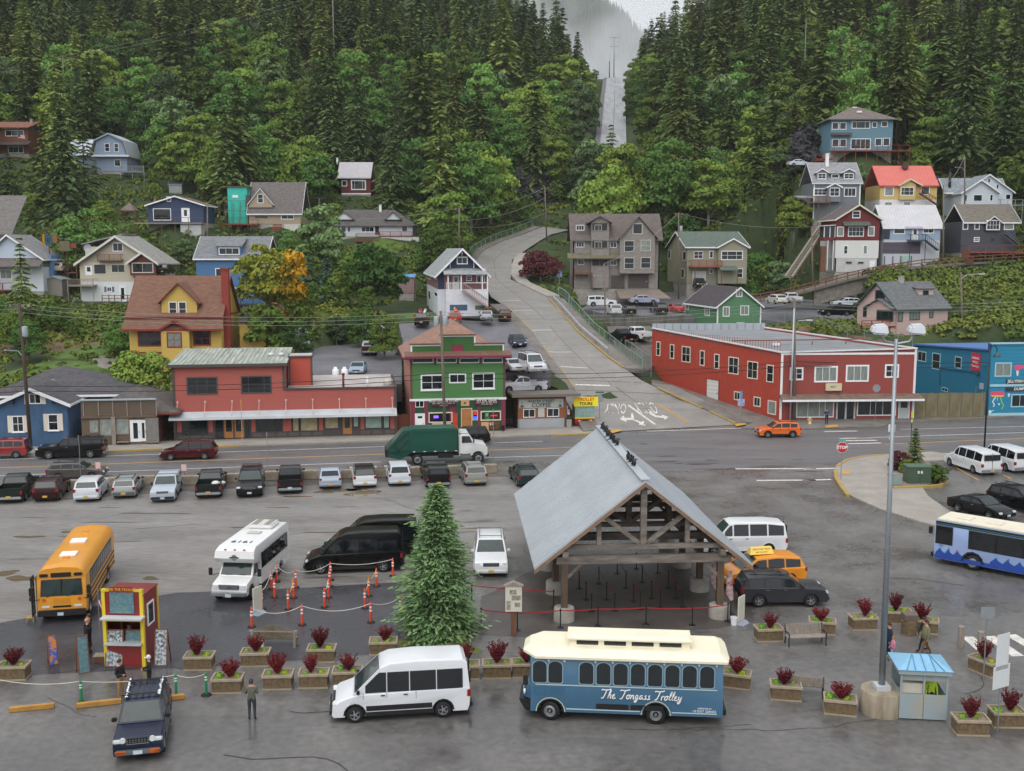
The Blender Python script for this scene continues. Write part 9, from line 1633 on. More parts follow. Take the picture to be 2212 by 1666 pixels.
RED=M('belt_red','a3262e',rough=.6,var=.1);ROPE=M('rope_white','c9c6be',rough=.8,var=.1);ROPEY=M('rope_yellow','d9a22a',rough=.8,var=.1)
def bT(t,a,c,m=RED,h=.93,w=.055,sag=.04,r=None,name='belt'):
 b=MB();n=8;P3=[(c-a)*(i/n)+V3((0,0,h-sag*4*(i/n)*(1-i/n)))for i in rg(n+1)]
 if r:b.tube(P3,r,5)
 else :[b.beam(p,q_,.012,w)for p,q_ in zip(P3[:-1],P3[1:])]
 return b.build(name,m,t)
QR=[[(920,695),(975,785),(1020,880)],[(1078,655),(1140,785),(1205,875)],[(1225,575),(1295,690),(1355,800),(1410,862)],[(1378,535),(1425,645),(1500,775),(1570,850)],[(1550,570),(1635,690),(1690,778),(1747,845)],[(135,1000),(425,1030),(770,1010),(1070,995),(1455,985),(1825,990),(2110,960)],[(60,800),(715,850)]]
for j,row in enumerate(QR):
 W_=[Gq('I4',*p)for p in row]
 for i,p in enumerate(W_):
  t=cpost('q',p,'queue_post',['black queue post in the far left lane of the shelter','black queue post in the second lane of the shelter','black queue post in the middle lane of the shelter','black queue post in the fourth lane of the shelter','black queue post in the right lane of the shelter','black queue post with red belt in the front row','black queue post beside the spruce'][j],'queue post','queue posts of the shelter')
  if i+1<len(W_):bT(t,p,W_[i+1])
OL=[(960,760),(910,830),(938,910),(820,1020),(722,1190),(1140,815),(1118,912),(1068,1022),(1200,1170),(1470,745),(1462,805),(1450,910),(1412,1003),(1852,1145),(1905,805),(1832,895),(1795,1010),(2060,705),(2132,1085)];OW=[Gq('I2',*p)for p in OL];OT=[]
for i,p in enumerate(OW):OT.append(cpost('o',p,'orange_post','orange marker post, '+['far left corner of the enclosure','left row behind the shuttle bus','left row, second from the front','beside the folding sign','nearest on the left, by the bench','far end of the second row','middle of the second row','front end of the second row','nearest in the centre','far end of the third row','third row, second from the back','third row, second from the front','front end of the third row','nearest on the right','far end of the right row','middle of the right row','front end of the right row','by the black van rear wheel','half hidden by the spruce'][i],'post','orange marker posts'))
for a,c,m,sg in((0,5,ROPE,.3),(5,9,ROPE,.25),(9,17,ROPE,.2),(3,1,ROPE,.2),(1,0,ROPE,.1),(4,8,ROPE,.35),(8,13,ROPE,.35),(13,18,ROPE,.2),(7,6,ROPEY,.3),(12,11,ROPE,.2),(16,15,ROPEY,.3),(15,14,ROPEY,.2)):bT(OT[a],OW[a],OW[c],m,1.05,0,sg,.018,'rope')
GW_=[Gq('I1',530,1228),Gq('I1',1145,1183),G(446,1502)];GT=[cpost('g',p,'green_post',l,'post','green posts')for p,l in zip(GW_,('green marker post left of the blue jeep','green marker post right of the blue jeep','green marker post beside the flower planters'))]
GT[0]['label']='green marker post left of the dark blue car';GT[1]['label']='green marker post right of the dark blue car'
bT(GT[0],GW_[0],GW_[1],ROPE,1.0,0,.15,.015,'rope');bT(GT[0],GW_[0],G(-60,1500),ROPE,1.0,0,.3,.015,'rope');bT(GT[1],GW_[1],GW_[2],ROPE,1.0,0,.15,.015,'rope')
AGG=M('aggregate','7d6a52',rough=.9,scale=5,col2='54452f',var=.3,fine=.5,bump=.3,contrast=.4);SOIL=M('soil','6a5f52',rough=.95,scale=9,col2='8f8474',var=.3,bump=.4);RIMC=M('planter_rim','9c8f78',rough=.85,var=.15,scale=3)
b=MB();b.bb(-.72,.72,-.42,.42,.05,.56);PB=b.mesh('box',AGG,False,.02);b=MB();[b.bb(*t)for t in((-.78,.78,-.48,-.4,.56,.66),(-.78,.78,.4,.48,.56,.66),(-.78,-.7,-.4,.4,.56,.66),(.7,.78,-.4,.4,.56,.66))];PR=b.mesh('rim',RIMC);b=MB();b.bb(-.7,.7,-.4,.4,.55,.6);PS=b.mesh('soil',SOIL);b=MB();b.bb(-.75,.75,-.45,.45,0,.06);PF=b.mesh('foot',RIMC)
def barberry(seed):
 g=np.random.RandomState(seed);C=[];U=[];V=[]
 for i in rg(95):
  a=g.rand()*6.28;sp=g.rand()**.6*.78;L=.5+.55*g.rand();d=NA([Co(a)*sp,Si(a)*sp,1]);d/=np.linalg.norm(d)
  for k in rg(26):u=.15+.85*g.rand();c=d*L*u+g.randn(3)*.025+NA([0,0,.02]);n=g.randn(3);n/=np.linalg.norm(n);w=np.cross(n,g.randn(3));w/=np.linalg.norm(w);C.append(c);U.append(n*.034);V.append(w*.024)
 v,f=quads(NA(C),NA(U),NA(V));return np_mesh('foliage',v,f,lM('barberry%d'%seed,'4a1a20','7d2c30',vary=.15))
BBY=[barberry(i)for i in rg(3)]
def tuft(seed,col='4f8a2a',col2='8ab03a',n=120,r=.22,h=.16):
 g=np.random.RandomState(seed);d=g.randn(n,3);d[:,2]=abs(d[:,2]);d/=np.linalg.norm(d,axis=1)[:,None];C=d*NA([r,r,h])*g.rand(n,1)**.4;U=np.cross(d,g.randn(n,3));U/=np.linalg.norm(U,axis=1)[:,None];V=np.cross(d,U);v,f=quads(C,U*.045,V*.035);return np_mesh('leaves',v,f,lM('tuft%d'%seed,col,col2,vary=.1))
TF=[tuft(1),tuft(2,'5f8f2a','b0b83a')]
PLN=[((21,1472),4,'at the left edge'),((426,1450),2,'right of the folding boards'),((548,1442),3,'in front of the old bench'),((692,1433),2,'below the centre orange post'),((826,1417),3,'at the foot of the spruce'),((487,1500),3,'left end of the front row'),((597,1492),3,'second in the front row'),((675,1489),3,'third in the front row'),((748,1484),3,'half behind the white van nose'),((1004,1470),2,'behind the white van tail'),((1073,1468),2,'between white van and trolley'),((1137,1466),2,'behind the trolley nose'),((1594,1490),-18,'behind the trolley tail'),((1664,1388),4,'left of the slatted bench'),((1781,1372),-14,'behind the slatted bench'),((1869,1363),4,'left of the light pole top row'),((1946,1350),-8,'behind the litter bin'),((2004,1370),-20,'behind the walking couple'),((2136,1460),-62,'beside the white road bars'),((1702,1516),-10,'in front of the black backed bench'),((1821,1548),-14,'left of the pole footing'),((2105,1592),-3,'right of the blue booth'),((2184,1575),-2,'at the right edge')]
for i,(p,rz,l)in enumerate(PLN):
 w=G(*p);w.y+=.45;t=tH('planter','stone planter box '+l,'planter',w,R(rz),'plaza planters');t.scale=(.88,.92,1);[ob(n,me,t)for n,me in(('box',PB),('rim',PR),('soil',PS),('foot',PF))];rr=RR(i)
 for k in rg(2):o=ob('leaves',TF[k],t);o.location=((-.45 if k==0 else .42)*rr.uniform(.7,1.1),rr.uniform(-.2,.2),.6);o.rotation_euler=(0,0,rr.uniform(0,6));o.scale=(rr.uniform(.6,1.2),)*3
 s=tH('barberry_shrub','purple red shrub in the planter '+l,'shrub',w+MR_(R(rz),3,'Z')@V3((rr.uniform(-.15,.15),0,.58)),rr.uniform(0,6),'barberries in planters');ob('foliage',BBY[i%3],s);s.scale=(rr.uniform(.7,1.0),rr.uniform(.7,1.0),rr.uniform(.7,1.1))
pr=cF(7.9,2.1,77,lM('spruce_needles','40623f','7d9a66',vary=.0),.0,nb=24,nl=84,ns=21,sz=.24,droop=.12,shape=.58,lob=.16);p=G(945,1378);tree('spruce_tree','dense bluish spruce standing in the middle of the plaza','tree',pr,p+V3((0,.6,-.1)));blob('moss_bed',945,1392,2.3,1.2,.014,M('moss','4a5a26',rough=.95,scale=2,col2='6a6a3a',var=.3),5)
def bench(lab,loc,rz,L=1.9,style='slat'):
 t=tH('bench',lab,'bench',loc,rz)
 if style=='slat':
  for i in rg(5):sb('slat',-L/2,L/2,-.25+i*.1,-.16+i*.1,.42,.46,Wg,t)
  for i in rg(5):b=MB();b.beam((-L/2,.27+i*.025,.52+i*.1),(L/2,.27+i*.025,.52+i*.1),.03,.085);b.build('slat',Wg,t)
  for x in(-L/2+.05,L/2-.05):
   b=MB();b.tube([(x,-.28,0),(x,-.24,.3),(x,-.26,.45),(x,-.28,.62),(x,-.1,.68),(x,.25,.62)],.03,6);b.tube([(x,.3,0),(x,.22,.35),(x,.38,.98)],.03,6);b.tube([(x,-.24,.42),(x,.25,.42)],.025,6);b.build('end_frame',Bk,t)
 else :
  for x in(-L/2,L/2-.12):
   for y in(-.25,.22):sb('leg',x,x+.12,y,y+.1,0,.8 if y>0 else .62,Wg,t)
  sb('seat',-L/2,L/2,-.3,.2,.38,.45,Wg,t);sb('backrest',-L/2+.1,L/2-.1,.24,.3,.5,.95,M('wood_old','6a6250',rough=.9,var=.3,scale=2),t);b=MB();b.prism([(-.6,.95),(.6,.95),(.3,1.15),(-.3,1.15)],'y',.25,.29);b.build('crest',M('wood_old'),t);sb('rail',-L/2-.1,L/2+.1,.2,.32,.8,.88,Wg,t)
 return t
w=Gq('I7',445,480);bench('slatted grey bench with black iron ends between two planters',w+V3((.05,.55,0)),R(6),2.0);w=Gq('I7',390,880);bench('slatted bench seen from behind a planter',w+V3((.1,.45,0)),R(180-14),2.0);w=Gq('I2',930,1385);bench('weathered old timber bench seen from behind',w+V3((0,.3,0)),R(178),2.2,'old')
t=tH('paper_bag','white paper bag behind the old bench','bag',Gq('I2',805,1405));b=MB();b.hexa([(-.16,-.1,0),(.16,-.1,0),(.16,.1,0),(-.16,.1,0),(-.18,-.08,.55),(.17,-.08,.6),(.17,.08,.58),(-.18,.08,.54)]);b.build('bag',tM('c9c4ba'),t,bevel=.03)
LP=G(1902,1536);lp=tH('light_pole','tall galvanised floodlight pole on round concrete footing','lamp post',LP);b=MB();b.lathe([(0,1.0),(.84,1.0),(.88,.95),(.9,0)],24);b.build('footing',M('footing_stained','7a6e5c',rough=.85,scale=1.2,col2='a09684',var=.3,stretch=(2,2,.5)),lp,'auto');b=MB();b.cyl((0,0,1.0),(-.05,0,15.9),.14,.07,14);b.build('pole',Sg,lp,True);sb('base_cover',-.3,.3,-.3,.3,1.0,1.2,mM('b9bec2'),lp)
b=MB();b.tube([(-.05,0,15.7),(.5,0,15.8),(.75,0,16.2)],.05);b.tube([(-.05,0,15.7),(-.5,0,15.8),(-.75,0,16.2)],.05);b.build('bracket',Sg,lp)
for x in(-.75,.75):b=MB();b.hexa([(x-.38,-.3,16.1),(x+.32,-.35,16.05),(x+.32,.25,16.15),(x-.38,.25,16.2),(x-.3,-.22,16.45),(x+.26,-.25,16.5),(x+.26,.15,16.55),(x-.3,.15,16.52)]);b.build('floodlight',mM('c3c9ce'),lp,bevel=.08)
BT=tH('booth','weathered pale blue attendant booth with hip roof','booth',Gq('I7',1190,1056),R(-7));bm_=M('booth_paint','7da0b4',rough=.6,scale=1,col2='a39a86',var=.2,contrast=.2,stretch=(2,2,.5));w_=1.92;h_=2.0
sb('lower_panel',0,.95,0,.05,.05,1.12,bm_,BT);sb('lower_panel',.97,w_,0,.05,.05,1.12,bm_,BT);sb('side_panel',0,.05,.05,1.7,.05,1.12,bm_,BT);sb('side_panel',w_-.05,w_,.05,1.7,.05,1.12,bm_,BT);sb('back_panel',.05,w_-.05,1.65,1.7,.05,h_,bm_,BT);sb('floor',.05,w_-.05,.05,1.65,.0,.08,Bk,BT)
for x in(0,w_/2-.04,w_-.08):sb('post',x,x+.08,.002,.08,1.12,h_,bm_,BT)
for x in(0,w_-.08):sb('post',x,x+.08,1.62,1.7,1.12,h_,bm_,BT)
bg_=M('booth_pane','8a9490',rough=.1,var=.15,spec=.6)
for x0,x1 in((.08,w_/2-.04),(w_/2+.04,w_-.08)):sb('pane',x0,x1,.03,.045,1.7,h_,bg_,BT)
sb('counter',.1,w_/2,.1,.4,1.12,1.55,tM('b4b0a4'),BT);sb('fascia',-.1,w_+.1,-.1,1.8,h_,h_+.2,bm_,BT);b=MB();b.add([(-.15,-.15,h_+.2),(w_+.15,-.15,h_+.2),(w_+.15,1.85,h_+.2),(-.15,1.85,h_+.2),(.62,.85,h_+.55),(w_-.62,.85,h_+.55)],[(0,1,5,4),(2,3,4,5),(3,0,4),(1,2,5),(3,2,1,0)]);b.build('roof',M('booth_roof','7fb0d0',rough=.45,var=.08),BT)
for x in(.2,.55,.96,1.35,1.7):b=MB();b.beam((x,-.14,h_+.23),(.62 if x<.62 else min(x,w_-.62),.85,h_+.58),.03,.03);b.build('roof_seam',M('booth_seam','5a8aa6',var=.05),BT)
t=tH('litter_bin','round stone litter bin between the planters','bin',Gq('I7',1270,362));b=MB();b.lathe([(.02,0),(.36,0),(.4,.75),(.34,.78)],16);b.build('drum',AGG,t,'auto');sb('lid',-.32,.32,-.32,.32,.8,1.1,M('bin_lid','6a5a54',var=.15),t)
for p,l in(((1695,465),'stubby timber bollard left of the white road bars'),((1855,510),'stubby timber bollard behind the right planter')):t=tH('bollard',l,'bollard',Gq('I7',*p));b=MB();b.cyl((0,0,0),(0,0,1.05),.16,.15,10);b.build('post',Wg,t,'auto')
def sp_(lab,p,h,plates,pm=Sg,r=.03,cat='sign',name='sign_post'):
 t=tH(name,lab,cat,p);b=MB();b.cyl((0,0,0),(0,0,h),r,r,6);b.build('post',pm,t)
 for n,z,w,hh,m,rz in plates:b=MB();b.rb((0,-.05,z),(w,.02,hh),rz);b.build(n,m,t)
 return t
SG=M('sign_back','8f9599',rough=.5,metal=.3,var=.1);SWH=M('sign_face','d2d6d8',rough=.5,var=.05)
sp_('grey sign back on post beside the right planter',Gq('I7',1880,728),3.4,[('plate',3.15,.62,.55,SG,0)]);sp_('tall post with two blank white boards at the right',Gq('I7',1995,1155),4.3,[('board',3.4,.75,1.5,SWH,.5),('board',2.35,1.0,.95,SWH,.5)])
def octagon(t,z,r,m,y=-.06):b=MB();b.prism([(r*Co(PI/8+i*PI/4),z+r*Si(PI/8+i*PI/4))for i in rg(8)],'y',y,y+.02);return b.build('stop_plate',m,t)
t=sp_('red stop sign on the traffic island',Gq('I8',238,498,.13),3.1,[]);octagon(t,2.75,.5,SWH);o=octagon(t,2.75,.46,M('stop_red','b3282c',rough=.4,var=.05),-.075);me=tx('STOP',.36,Wh,'lettering',.003,bold=.012);me.transform(MR_(R(90),4,'X'));ob('lettering',me,o,MT((0,-.078,2.75)));sb('street_plate',-.3,.3,-.02,.02,3.3,3.5,M('sign_teal','4f9a94',var=.05),t)
t=sp_('back of a stop sign on the far pavement',Gq('H5',718,868),4.6,[]);octagon(t,4.2,.45,SG);t=sp_('back of a stop sign beside the trolley tour kiosk',Gq('H3',2068,1150),3.6,[('plate',3.7,.95,.2,M('sign_green','2a6a5a',var=.05),0)]);octagon(t,3.0,.42,SG)
for(fr,x,y,h,l)in(('H2',945,1262,3.4,'thin grey post near the parked black sport utility'),('H3',1085,1580,5.6,'thin grey post beside the champagne crossover'),('H6',648,430,3.9,'leaning pennant sign post by the grey estate car'),('H5',1715,780,3.6,'left post of the sign at the plywood fence'),('H5',1780,815,3.4,'right post of the sign at the plywood fence')):sp_(l,Gq(fr,x,y),h,[('plate',h-.3,.12,.6,SG,1.2)])
sp_('brown post with yellow lamp head before the red shop',Gq('H2',720,1047),4.6,[('plate',4.3,.1,.5,YPAINT,0)],tM('b4a078'));sp_('yellow diamond crossing sign on the traffic island',Gq('H5',1072,1165,.13),4.2,[('plate',3.9,.5,.6,M('sign_lime','d2e03a',var=.05),.9),('plate',3.3,.35,.3,M('sign_lime'),.9)],Bk)
for fr,x,y,l in(('H2',212,1390,'small white parking notice beside the silver pickup'),('H6',793,440,'small white parking notice above the white sport utility')):sp_(l,Gq(fr,x,y),1.7,[('plate',1.4,.42,.55,M('sign_pale','d6b4b0',var=.05),0)],Wb)
t=sp_('blue and white notice post beside the red corner building',G(1600,900,.9),2.6,[('board',1.6,.75,.8,M('sign_bluewhite','4a6ab0',var=.3,scale=3,col2='c3cbe0'),0),('head',2.5,.28,.8,M('sign_sky','3a8ac0',var=.05),0)],Sg,.09)
sp_('blue notice post at the hill street corner',A(1208,617,186),2.3,[('board',2.0,.9,1.0,M('sign_bluewhite'),0)],Sg,.1);sp_('pale green notice at the hill street corner',A(1189,612,186),2.6,[('board',2.3,.95,1.1,M('sign_mint','9ac0a8',var=.1),0)]);sp_('dark notice post on the traffic island',Gq('H5',872,1200,.13),4.0,[('board',2.9,.7,.7,SWH,.2),('board',2.1,.5,.6,M('sign_bluewhite'),.2)],Bk,.09)
t=tH('fire_hydrant','yellow fire hydrant before the red corner building','hydrant',Gq('G6',463,1413,.1));b=MB();b.lathe([(0,.85),(.12,.8),(.15,.7),(.2,.66),(.16,.6),(.16,.12),(.22,.1),(.22,0)],12);b.cyl((-.28,0,.5),(.28,0,.5),.08,.08,8);b.build('body',M('hydrant_yellow','c3a878',rough=.5,var=.1),t,True)
t=tH('utility_cabinet','dark green utility cabinet on the traffic island','cabinet',Gq('I8',985,542,.16));sb('body',-.95,.95,0,1.3,0,1.35,M('cabinet_green','3f5440',rough=.55,var=.08),t,);sb('lid',-1.0,1.0,-.05,1.35,1.35,1.45,M('cabinet_green2','4a6350',rough=.5,var=.05),t);sb('door_gap',-.01,.01,-.012,0,.1,1.3,Bk,t);[sb('label_plate',x,x+.16,-.012,0,.85,1.08,SWH,t)for x in(-.2,.06)]
t=tH('utility_pedestal','pale grey green utility pedestal behind the light pole','cabinet',Gq('I8',742,560,.16),R(20));b=MB();b.prism([(0,0),(.8,0),(.8,.5),(.4,.95),(0,1.0)],'y',0,.7);b.build('body',M('pedestal_grey','8a9a94',rough=.5,var=.1),t,bevel=.04)
tree('dwarf_conifer','small pointed conifer on the traffic island','tree',cF(3.4,.85,90,CON[0],.0,nb=11,nl=30,ns=6,sz=.26,droop=.05),Gq('I8',945,372,.1)+V3((0,.3,0)))
for px,py,m,l,s in((800,420,DEC[3],'dark purple shrub on the traffic island',1.0),(1145,535,DEC[1],'yellow green shrub beside the utility cabinet',.9),(750,400,DEC[1],'low green shrub at the island tip',.6),(860,440,DEC[2],'orange tinted shrub behind the utility cabinet',.7)):tree('island_shrub',l,'shrub',bL(1.7*s,1.0*s,px,m,900,.2,.0,10,BARK),Gq('I8',px,py,.1))
for px,py,h,w,m,l in((430,745,2.0,3.5,DEC[1],'flowering bush above the red corner building'),):pass
b=MB();b.bb(-.8,.8,-.35,.35,0,.75);CBm=b.mesh('concrete_block',M('block_mossy','7a7060',rough=.9,scale=1.6,col2='9a9080',var=.3,fine=.3),False,.05)
for i,(fr,x,y)in enumerate([('H6',560,500),('H6',860,480),('H6',1168,465),('H2',272,1395),('H2',640,1375),('H2',980,1355),('H2',1335,1345),('H2',1650,1340),('H2',1960,1325),('H7',1065,425),('H7',1312,415),('H7',1570,405),('H7',1778,398)]):o=ob('concrete_block',CBm);o.location=Gq(fr,x,y);o.rotation_euler=(0,0,R(10+(i%3-1)*3));o.scale=(1+.15*(i%2),1,1);tag(o,'mossy concrete barrier block at the street edge, '+['left end of the row','behind the white sport utility','behind the silver estate','behind the silver pickup','behind the dark teal pickup','behind the black sport utility','behind the dark grey pickup','behind the silver saloon','left of the boxy white car','right of the boxy white car','beside the black pickup','before the garbage truck','right end of the row'][i],'barrier block','concrete blocks')
for a,c,l in((('I1',60,1285),('I1',355,1255),'yellow timber wheel stop at the left'),(('I1',495,1258),('I1',790,1225),'yellow timber wheel stop left of the dark blue car'),(('I1',1000,1220),('I1',1200,1195),'yellow timber wheel stop right of the dark blue car')):
 p,q_=Gq(*a),Gq(*c);t=tH('wheel_stop',l,'wheel stop',p);b=MB();b.beam((0,0,.11),q_-p+V3((0,0,.11)),.22,.2);b.build('timber',M('timber_yellow','b98a3a',rough=.8,scale=2,col2='9a7440',var=.2),t,bevel=.02)
POS=M('poster_collage','3f6a8a',rough=.4,scale=7,col2='6f8a7a',var=.3,contrast=.4,detail=1);POS2=M('poster_collage2','5a4a3a',rough=.4,scale=8,col2='b4c4d0',var=.3,contrast=.6,detail=1)
K0,kw=place('I1',680,985,945,R(-3),0.01);KT=tH('ticket_kiosk','red and yellow trolley ticket kiosk with picture panels','kiosk',K0,R(-3));rd=pt('7d1c1e');yl=pt('d8c02a');kd=1.9;kh=3.75
for x in(0,kw-.16):sb('post',x,x+.16,0,.16,0,kh,yl,KT);sb('post',x,x+.16,kd-.16,kd,0,kh-.3,yl,KT)
sb('counter_wall',.16,kw-.16,.02,.1,0,1.1,rd,KT);sb('counter',.1,kw-.1,-.25,.3,1.1,1.16,tM('a9adb0'),KT);sb('upper_panel',.16,kw-.16,.03,.12,2.4,kh,rd,KT);sb('header',0,kw,-.03,.02,kh-.1,kh+.02,yl,KT);sb('beam',.16,kw-.16,-.02,.03,2.2,2.4,yl,KT);sb('shutter',.1,kw+.1,-.5,.0,2.42,2.5,tM('b9bcc0'),KT);sb('roof',0,kw,.02,kd,kh-.35,kh-.28,rd,KT);sb('back_wall',.16,kw-.16,kd-.1,kd-.02,0,kh-.35,rd,KT);sb('side_wall',kw-.1,kw-.02,.16,kd-.16,0,kh-.35,rd,KT);sb('side_wall',.02,.1,.16,kd-.16,0,kh-.35,rd,KT)
b=MB();[b.bb(kw-.02,kw+.02,*t)for t in((.5,.58,1.8,2.9),(1.2,1.28,1.8,2.9),(.58,1.2,1.8,1.88),(.58,1.2,2.82,2.9))];b.build('side_window_frame',Wh,KT);sb('side_window',kw-.015,kw+.005,.58,1.2,1.88,2.82,Gl,KT)
sb('picture_panel',.4,kw-.42,-.02,.03,2.6,kh-.1,POS,KT);s_=sb('title_strip',.4,kw-.42,-.05,-.02,kh-.12,kh+.14,pt('8a1c1e'),KT);me=tx('RIDE THE TROLLEY',.17,M('sign_gold','d8b83a',var=0),'lettering',.003);me.transform(MR_(R(90),4,'X'));ob('lettering',me,s_,MT((kw/2,-.055,kh+.01)))
def aboard(lab,fr,xl,yb,xr,h,m,yaw=0.0,two=False):
 p,w=place(fr,xl,yb,xr,R(yaw),0.0);t=tH('folding_board',lab,'sign board',p,R(yaw));
 for s_,n in((1,'front'),(-1,'back')):
  b=MB();b.hexa([(0,0 if s_>0 else .55,0),(w,0 if s_>0 else .55,0),(w,.03 if s_>0 else .58,0),(0,.03 if s_>0 else .58,0),(0,.27,h),(w,.27,h),(w,.30,h),(0,.30,h)])
  if n=='front':b.build('board',Wb,t);b=MB();k=.06;b.add([(k,-.006+.27*k/h,k),(w-k,-.006+.27*k/h,k),(w-k,.264-.27*k/h,h-k),(k,.264-.27*k/h,h-k)],[(0,1,2,3)]);b.build('poster',m,t)
  else :b=MB();[b.beam((x,.56,0),(x,.28,h),.05,.05)for x in(.03,w-.03)];b.beam((0,.45,h*.4),(w,.45,h*.4),.04,.04);b.build('strut',Wb,t)
 return t
aboard('picture board left half below the ticket kiosk counter','I1',682,992,800,1.75,POS2);aboard('picture board right half below the ticket kiosk counter','I1',808,985,920,1.7,POS);aboard('folding picture board right of the ticket kiosk','I1',1000,985,1085,1.75,POS2,-4);aboard('folding picture board left of the ticket kiosk','I1',512,1042,590,1.75,POS,35);aboard('small blue and orange folding board at the left','I1',318,985,385,1.4,M('poster_blue','2a5ab0',var=.3,scale=3,col2='c07a3a',contrast=.95),30)
FLAG(Gq('I1',655,800)+V3((0,-.1,2.0)),1.25,.5,'striped flag hanging beside the ticket kiosk',0,True,.35);FLAG(Gq('H3',1760,1165,.1)+V3((0,-.3,2.4)),1.0,.5,'striped flag hanging beside the coffee kiosk',.1,True,.1)
t=tH('wooden_crate','small wooden step crate beside the ticket kiosk','crate',Gq('I1',655,952),R(5));[sb('slat',-.3,.3,-.25+i*.17,-.1+i*.17,.28,.32,Wg,t)for i in rg(3)];sb('body',-.28,.28,-.22,.22,0,.28,Wb,t)
t=tH('information_board','printed information board on timber post before the spruce','sign board',Gq('I4',395,1062));sb('post',-.13,.13,-.08,.12,0,1.3,Wb,t);sb('board',-.42,.42,-.14,-.08,1.25,2.6,M('print_cream','c9c6b8',var=.1),t);[sb('print',*u,-.146,-.14,*v,M('print_photo','6a6458',var=.4,scale=8,col2='a9a493',contrast=.6),t)for u,v in(((-.2,.15),(2.15,2.4)),((-.1,.36),(1.85,2.1)),((.05,.34),(1.5,1.72)),((-.36,-.15),(1.35,1.8)))];b=MB();b.prism([(-.5,2.6),(.5,2.6),(0,2.82)],'y',-.2,.15);b.build('cap',Wg,t)
for fr,x,y,l in(('I6',235,935,'red feather flag inside the right shelter bay'),('I6',375,1040,'red feather flag behind the front right post')):t=tH('feather_flag',l,'flag',Gq(fr,x,y));b=MB();b.cyl((0,0,0),(0,0,2.4),.03,.02,6);b.lathe([(0,.05),(.2,.04),(.22,0)],10);b.build('pole',Bk,t);b=MB();b.prism([(-.22,2.35),(-.3,1.2),(-.05,.75),(.12,.8),(.02,2.4)],'y',-.05,-.02);b.build('banner',M('flag_redwhite','9a1c2c',var=.3,scale=4,col2='c9c4c4',contrast=.6),t)
for fr,x,y,l in(('I6',272,935,'white bucket beside the rear right pedestal'),('I6',405,1140,'white bucket beside the front right pedestal')):t=tH('bucket',l,'bucket',Gq(fr,x,y));b=MB();b.lathe([(0,.0),(.15,0),(.18,.38),(.19,.38),(.19,.42),(.16,.42)],14);b.build('pail',Wh,t,'auto')
for fr,x,y,l,rz in(('I6',470,1130,'upright sign stand beside the front right post',.9),('I2',780,1062,'folding sign stand among the orange posts',1.1)):t=tH('sign_stand',l,'sign stand',Gq(fr,x,y),rz);b=MB();b.hexa([(-.4,-.35,0),(.4,-.35,0),(.4,.35,0),(-.4,.35,0),(-.3,-.12,.2),(.3,-.12,.2),(.3,.12,.2),(-.3,.12,.2)]);b.build('base',M('stand_grey','8a92a0',rough=.5,var=.1),t,bevel=.03);sb('board',-.35,.35,-.03,.03,.2,1.5,M('print_cream'),t)
t=tH('litter_bin','tan litter bin beside the coffee kiosk','bin',Gq('H3',1785,1172,.12));b=MB();b.hexa([(-.25,-.25,0),(.25,-.25,0),(.25,.25,0),(-.25,.25,0),(-.28,-.28,.95),(.28,-.28,.95),(.28,.28,.95),(-.28,.28,.95)]);b.build('drum',tM('9a948c'),t);sb('lid',-.3,.3,-.3,.3,.95,1.1,Bk,t)
for x,l in((1542,'left white propane tank behind the red shop'),(1622,'right white propane tank behind the red shop')):t=tH('propane_tank',l,'tank',G(*q('H2',x,452),5.0)+V3((0,0,-.4)));b=MB();b.lathe([(0,1.45),(.3,1.38),(.38,1.2),(.38,.2),(.3,.05),(.25,0)],14);b.lathe([(.2,1.4),(.2,1.62),(.15,1.62)],10);b.build('tank',Wh,t,True)
#poles and wires
def upole(lab,base,top,r=.17,arms=((-.5,1.2),),trans=0,lamp=None,m=WOODP):
 t=tH('utility_pole',lab,'utility pole',base);d=top-base;b=MB();b.cyl((0,0,-.5),d,r,r*.75,10);b.build('pole',m,t,True)
 for dz,w in arms:b=MB();b.beam((d.x-w,d.y,d.z+dz),(d.x+w,d.y,d.z+dz),.1,.12);b.build('crossarm',Wb,t);[ob('insulator',ub(tM('9aa0a4'),'insulator'),t,MT((d.x+x-.05,d.y-.05,d.z+dz+.06))@MD((.1,.1,.18,1)))for x in(-w+.1,w-.1)]
 for i in rg(trans):b=MB();x=(.45 if i%2==0 else -.45);zz=d.z-(.9 if trans>1 else 2.6);b.lathe([(0,1.0),(.25,.95),(.27,.85),(.27,.1),(.22,0),(0,0)],12,(d.x+x,d.y-.2,zz-.6));b.build('transformer',mM('a4aeb4'),t,'auto')
 if lamp:zz,L=lamp;b=MB();k=d*(zz/d.z);b.tube([(k.x,k.y,zz-.5),(k.x+L*.3,k.y,zz+.2),(k.x+L,k.y-.1,zz+.3)],.05);b.build('lamp_arm',Sg,t);b=MB();b.bb(k.x+L-.1*abs(L),k.x+L+.35*(1 if L>0 else -1)+.3,k.y-.2,k.y+.05,zz+.22,zz+.36);b.build('lamp_head',mM('c9cdd0'),t,bevel=.03)
 return t
def PT(px,py,D):return A(px,py,D)
b1=G(67,972,.1);t1=PT(42,655,b1.y);upole('dark leaning utility pole beside the blue house',b1,t1,.2,((-.4,1.0),),1,(9.5,-1.6),M('pole_dark','453a32',rough=.9,var=.25,scale=1.4,stretch=(8,8,.4)))
b2=G(962,943,.1);t2=PT(952,672,b2.y);upole('grey utility pole before the green bar with transformers',b2,t2,.17,((-1.2,.8),),2)
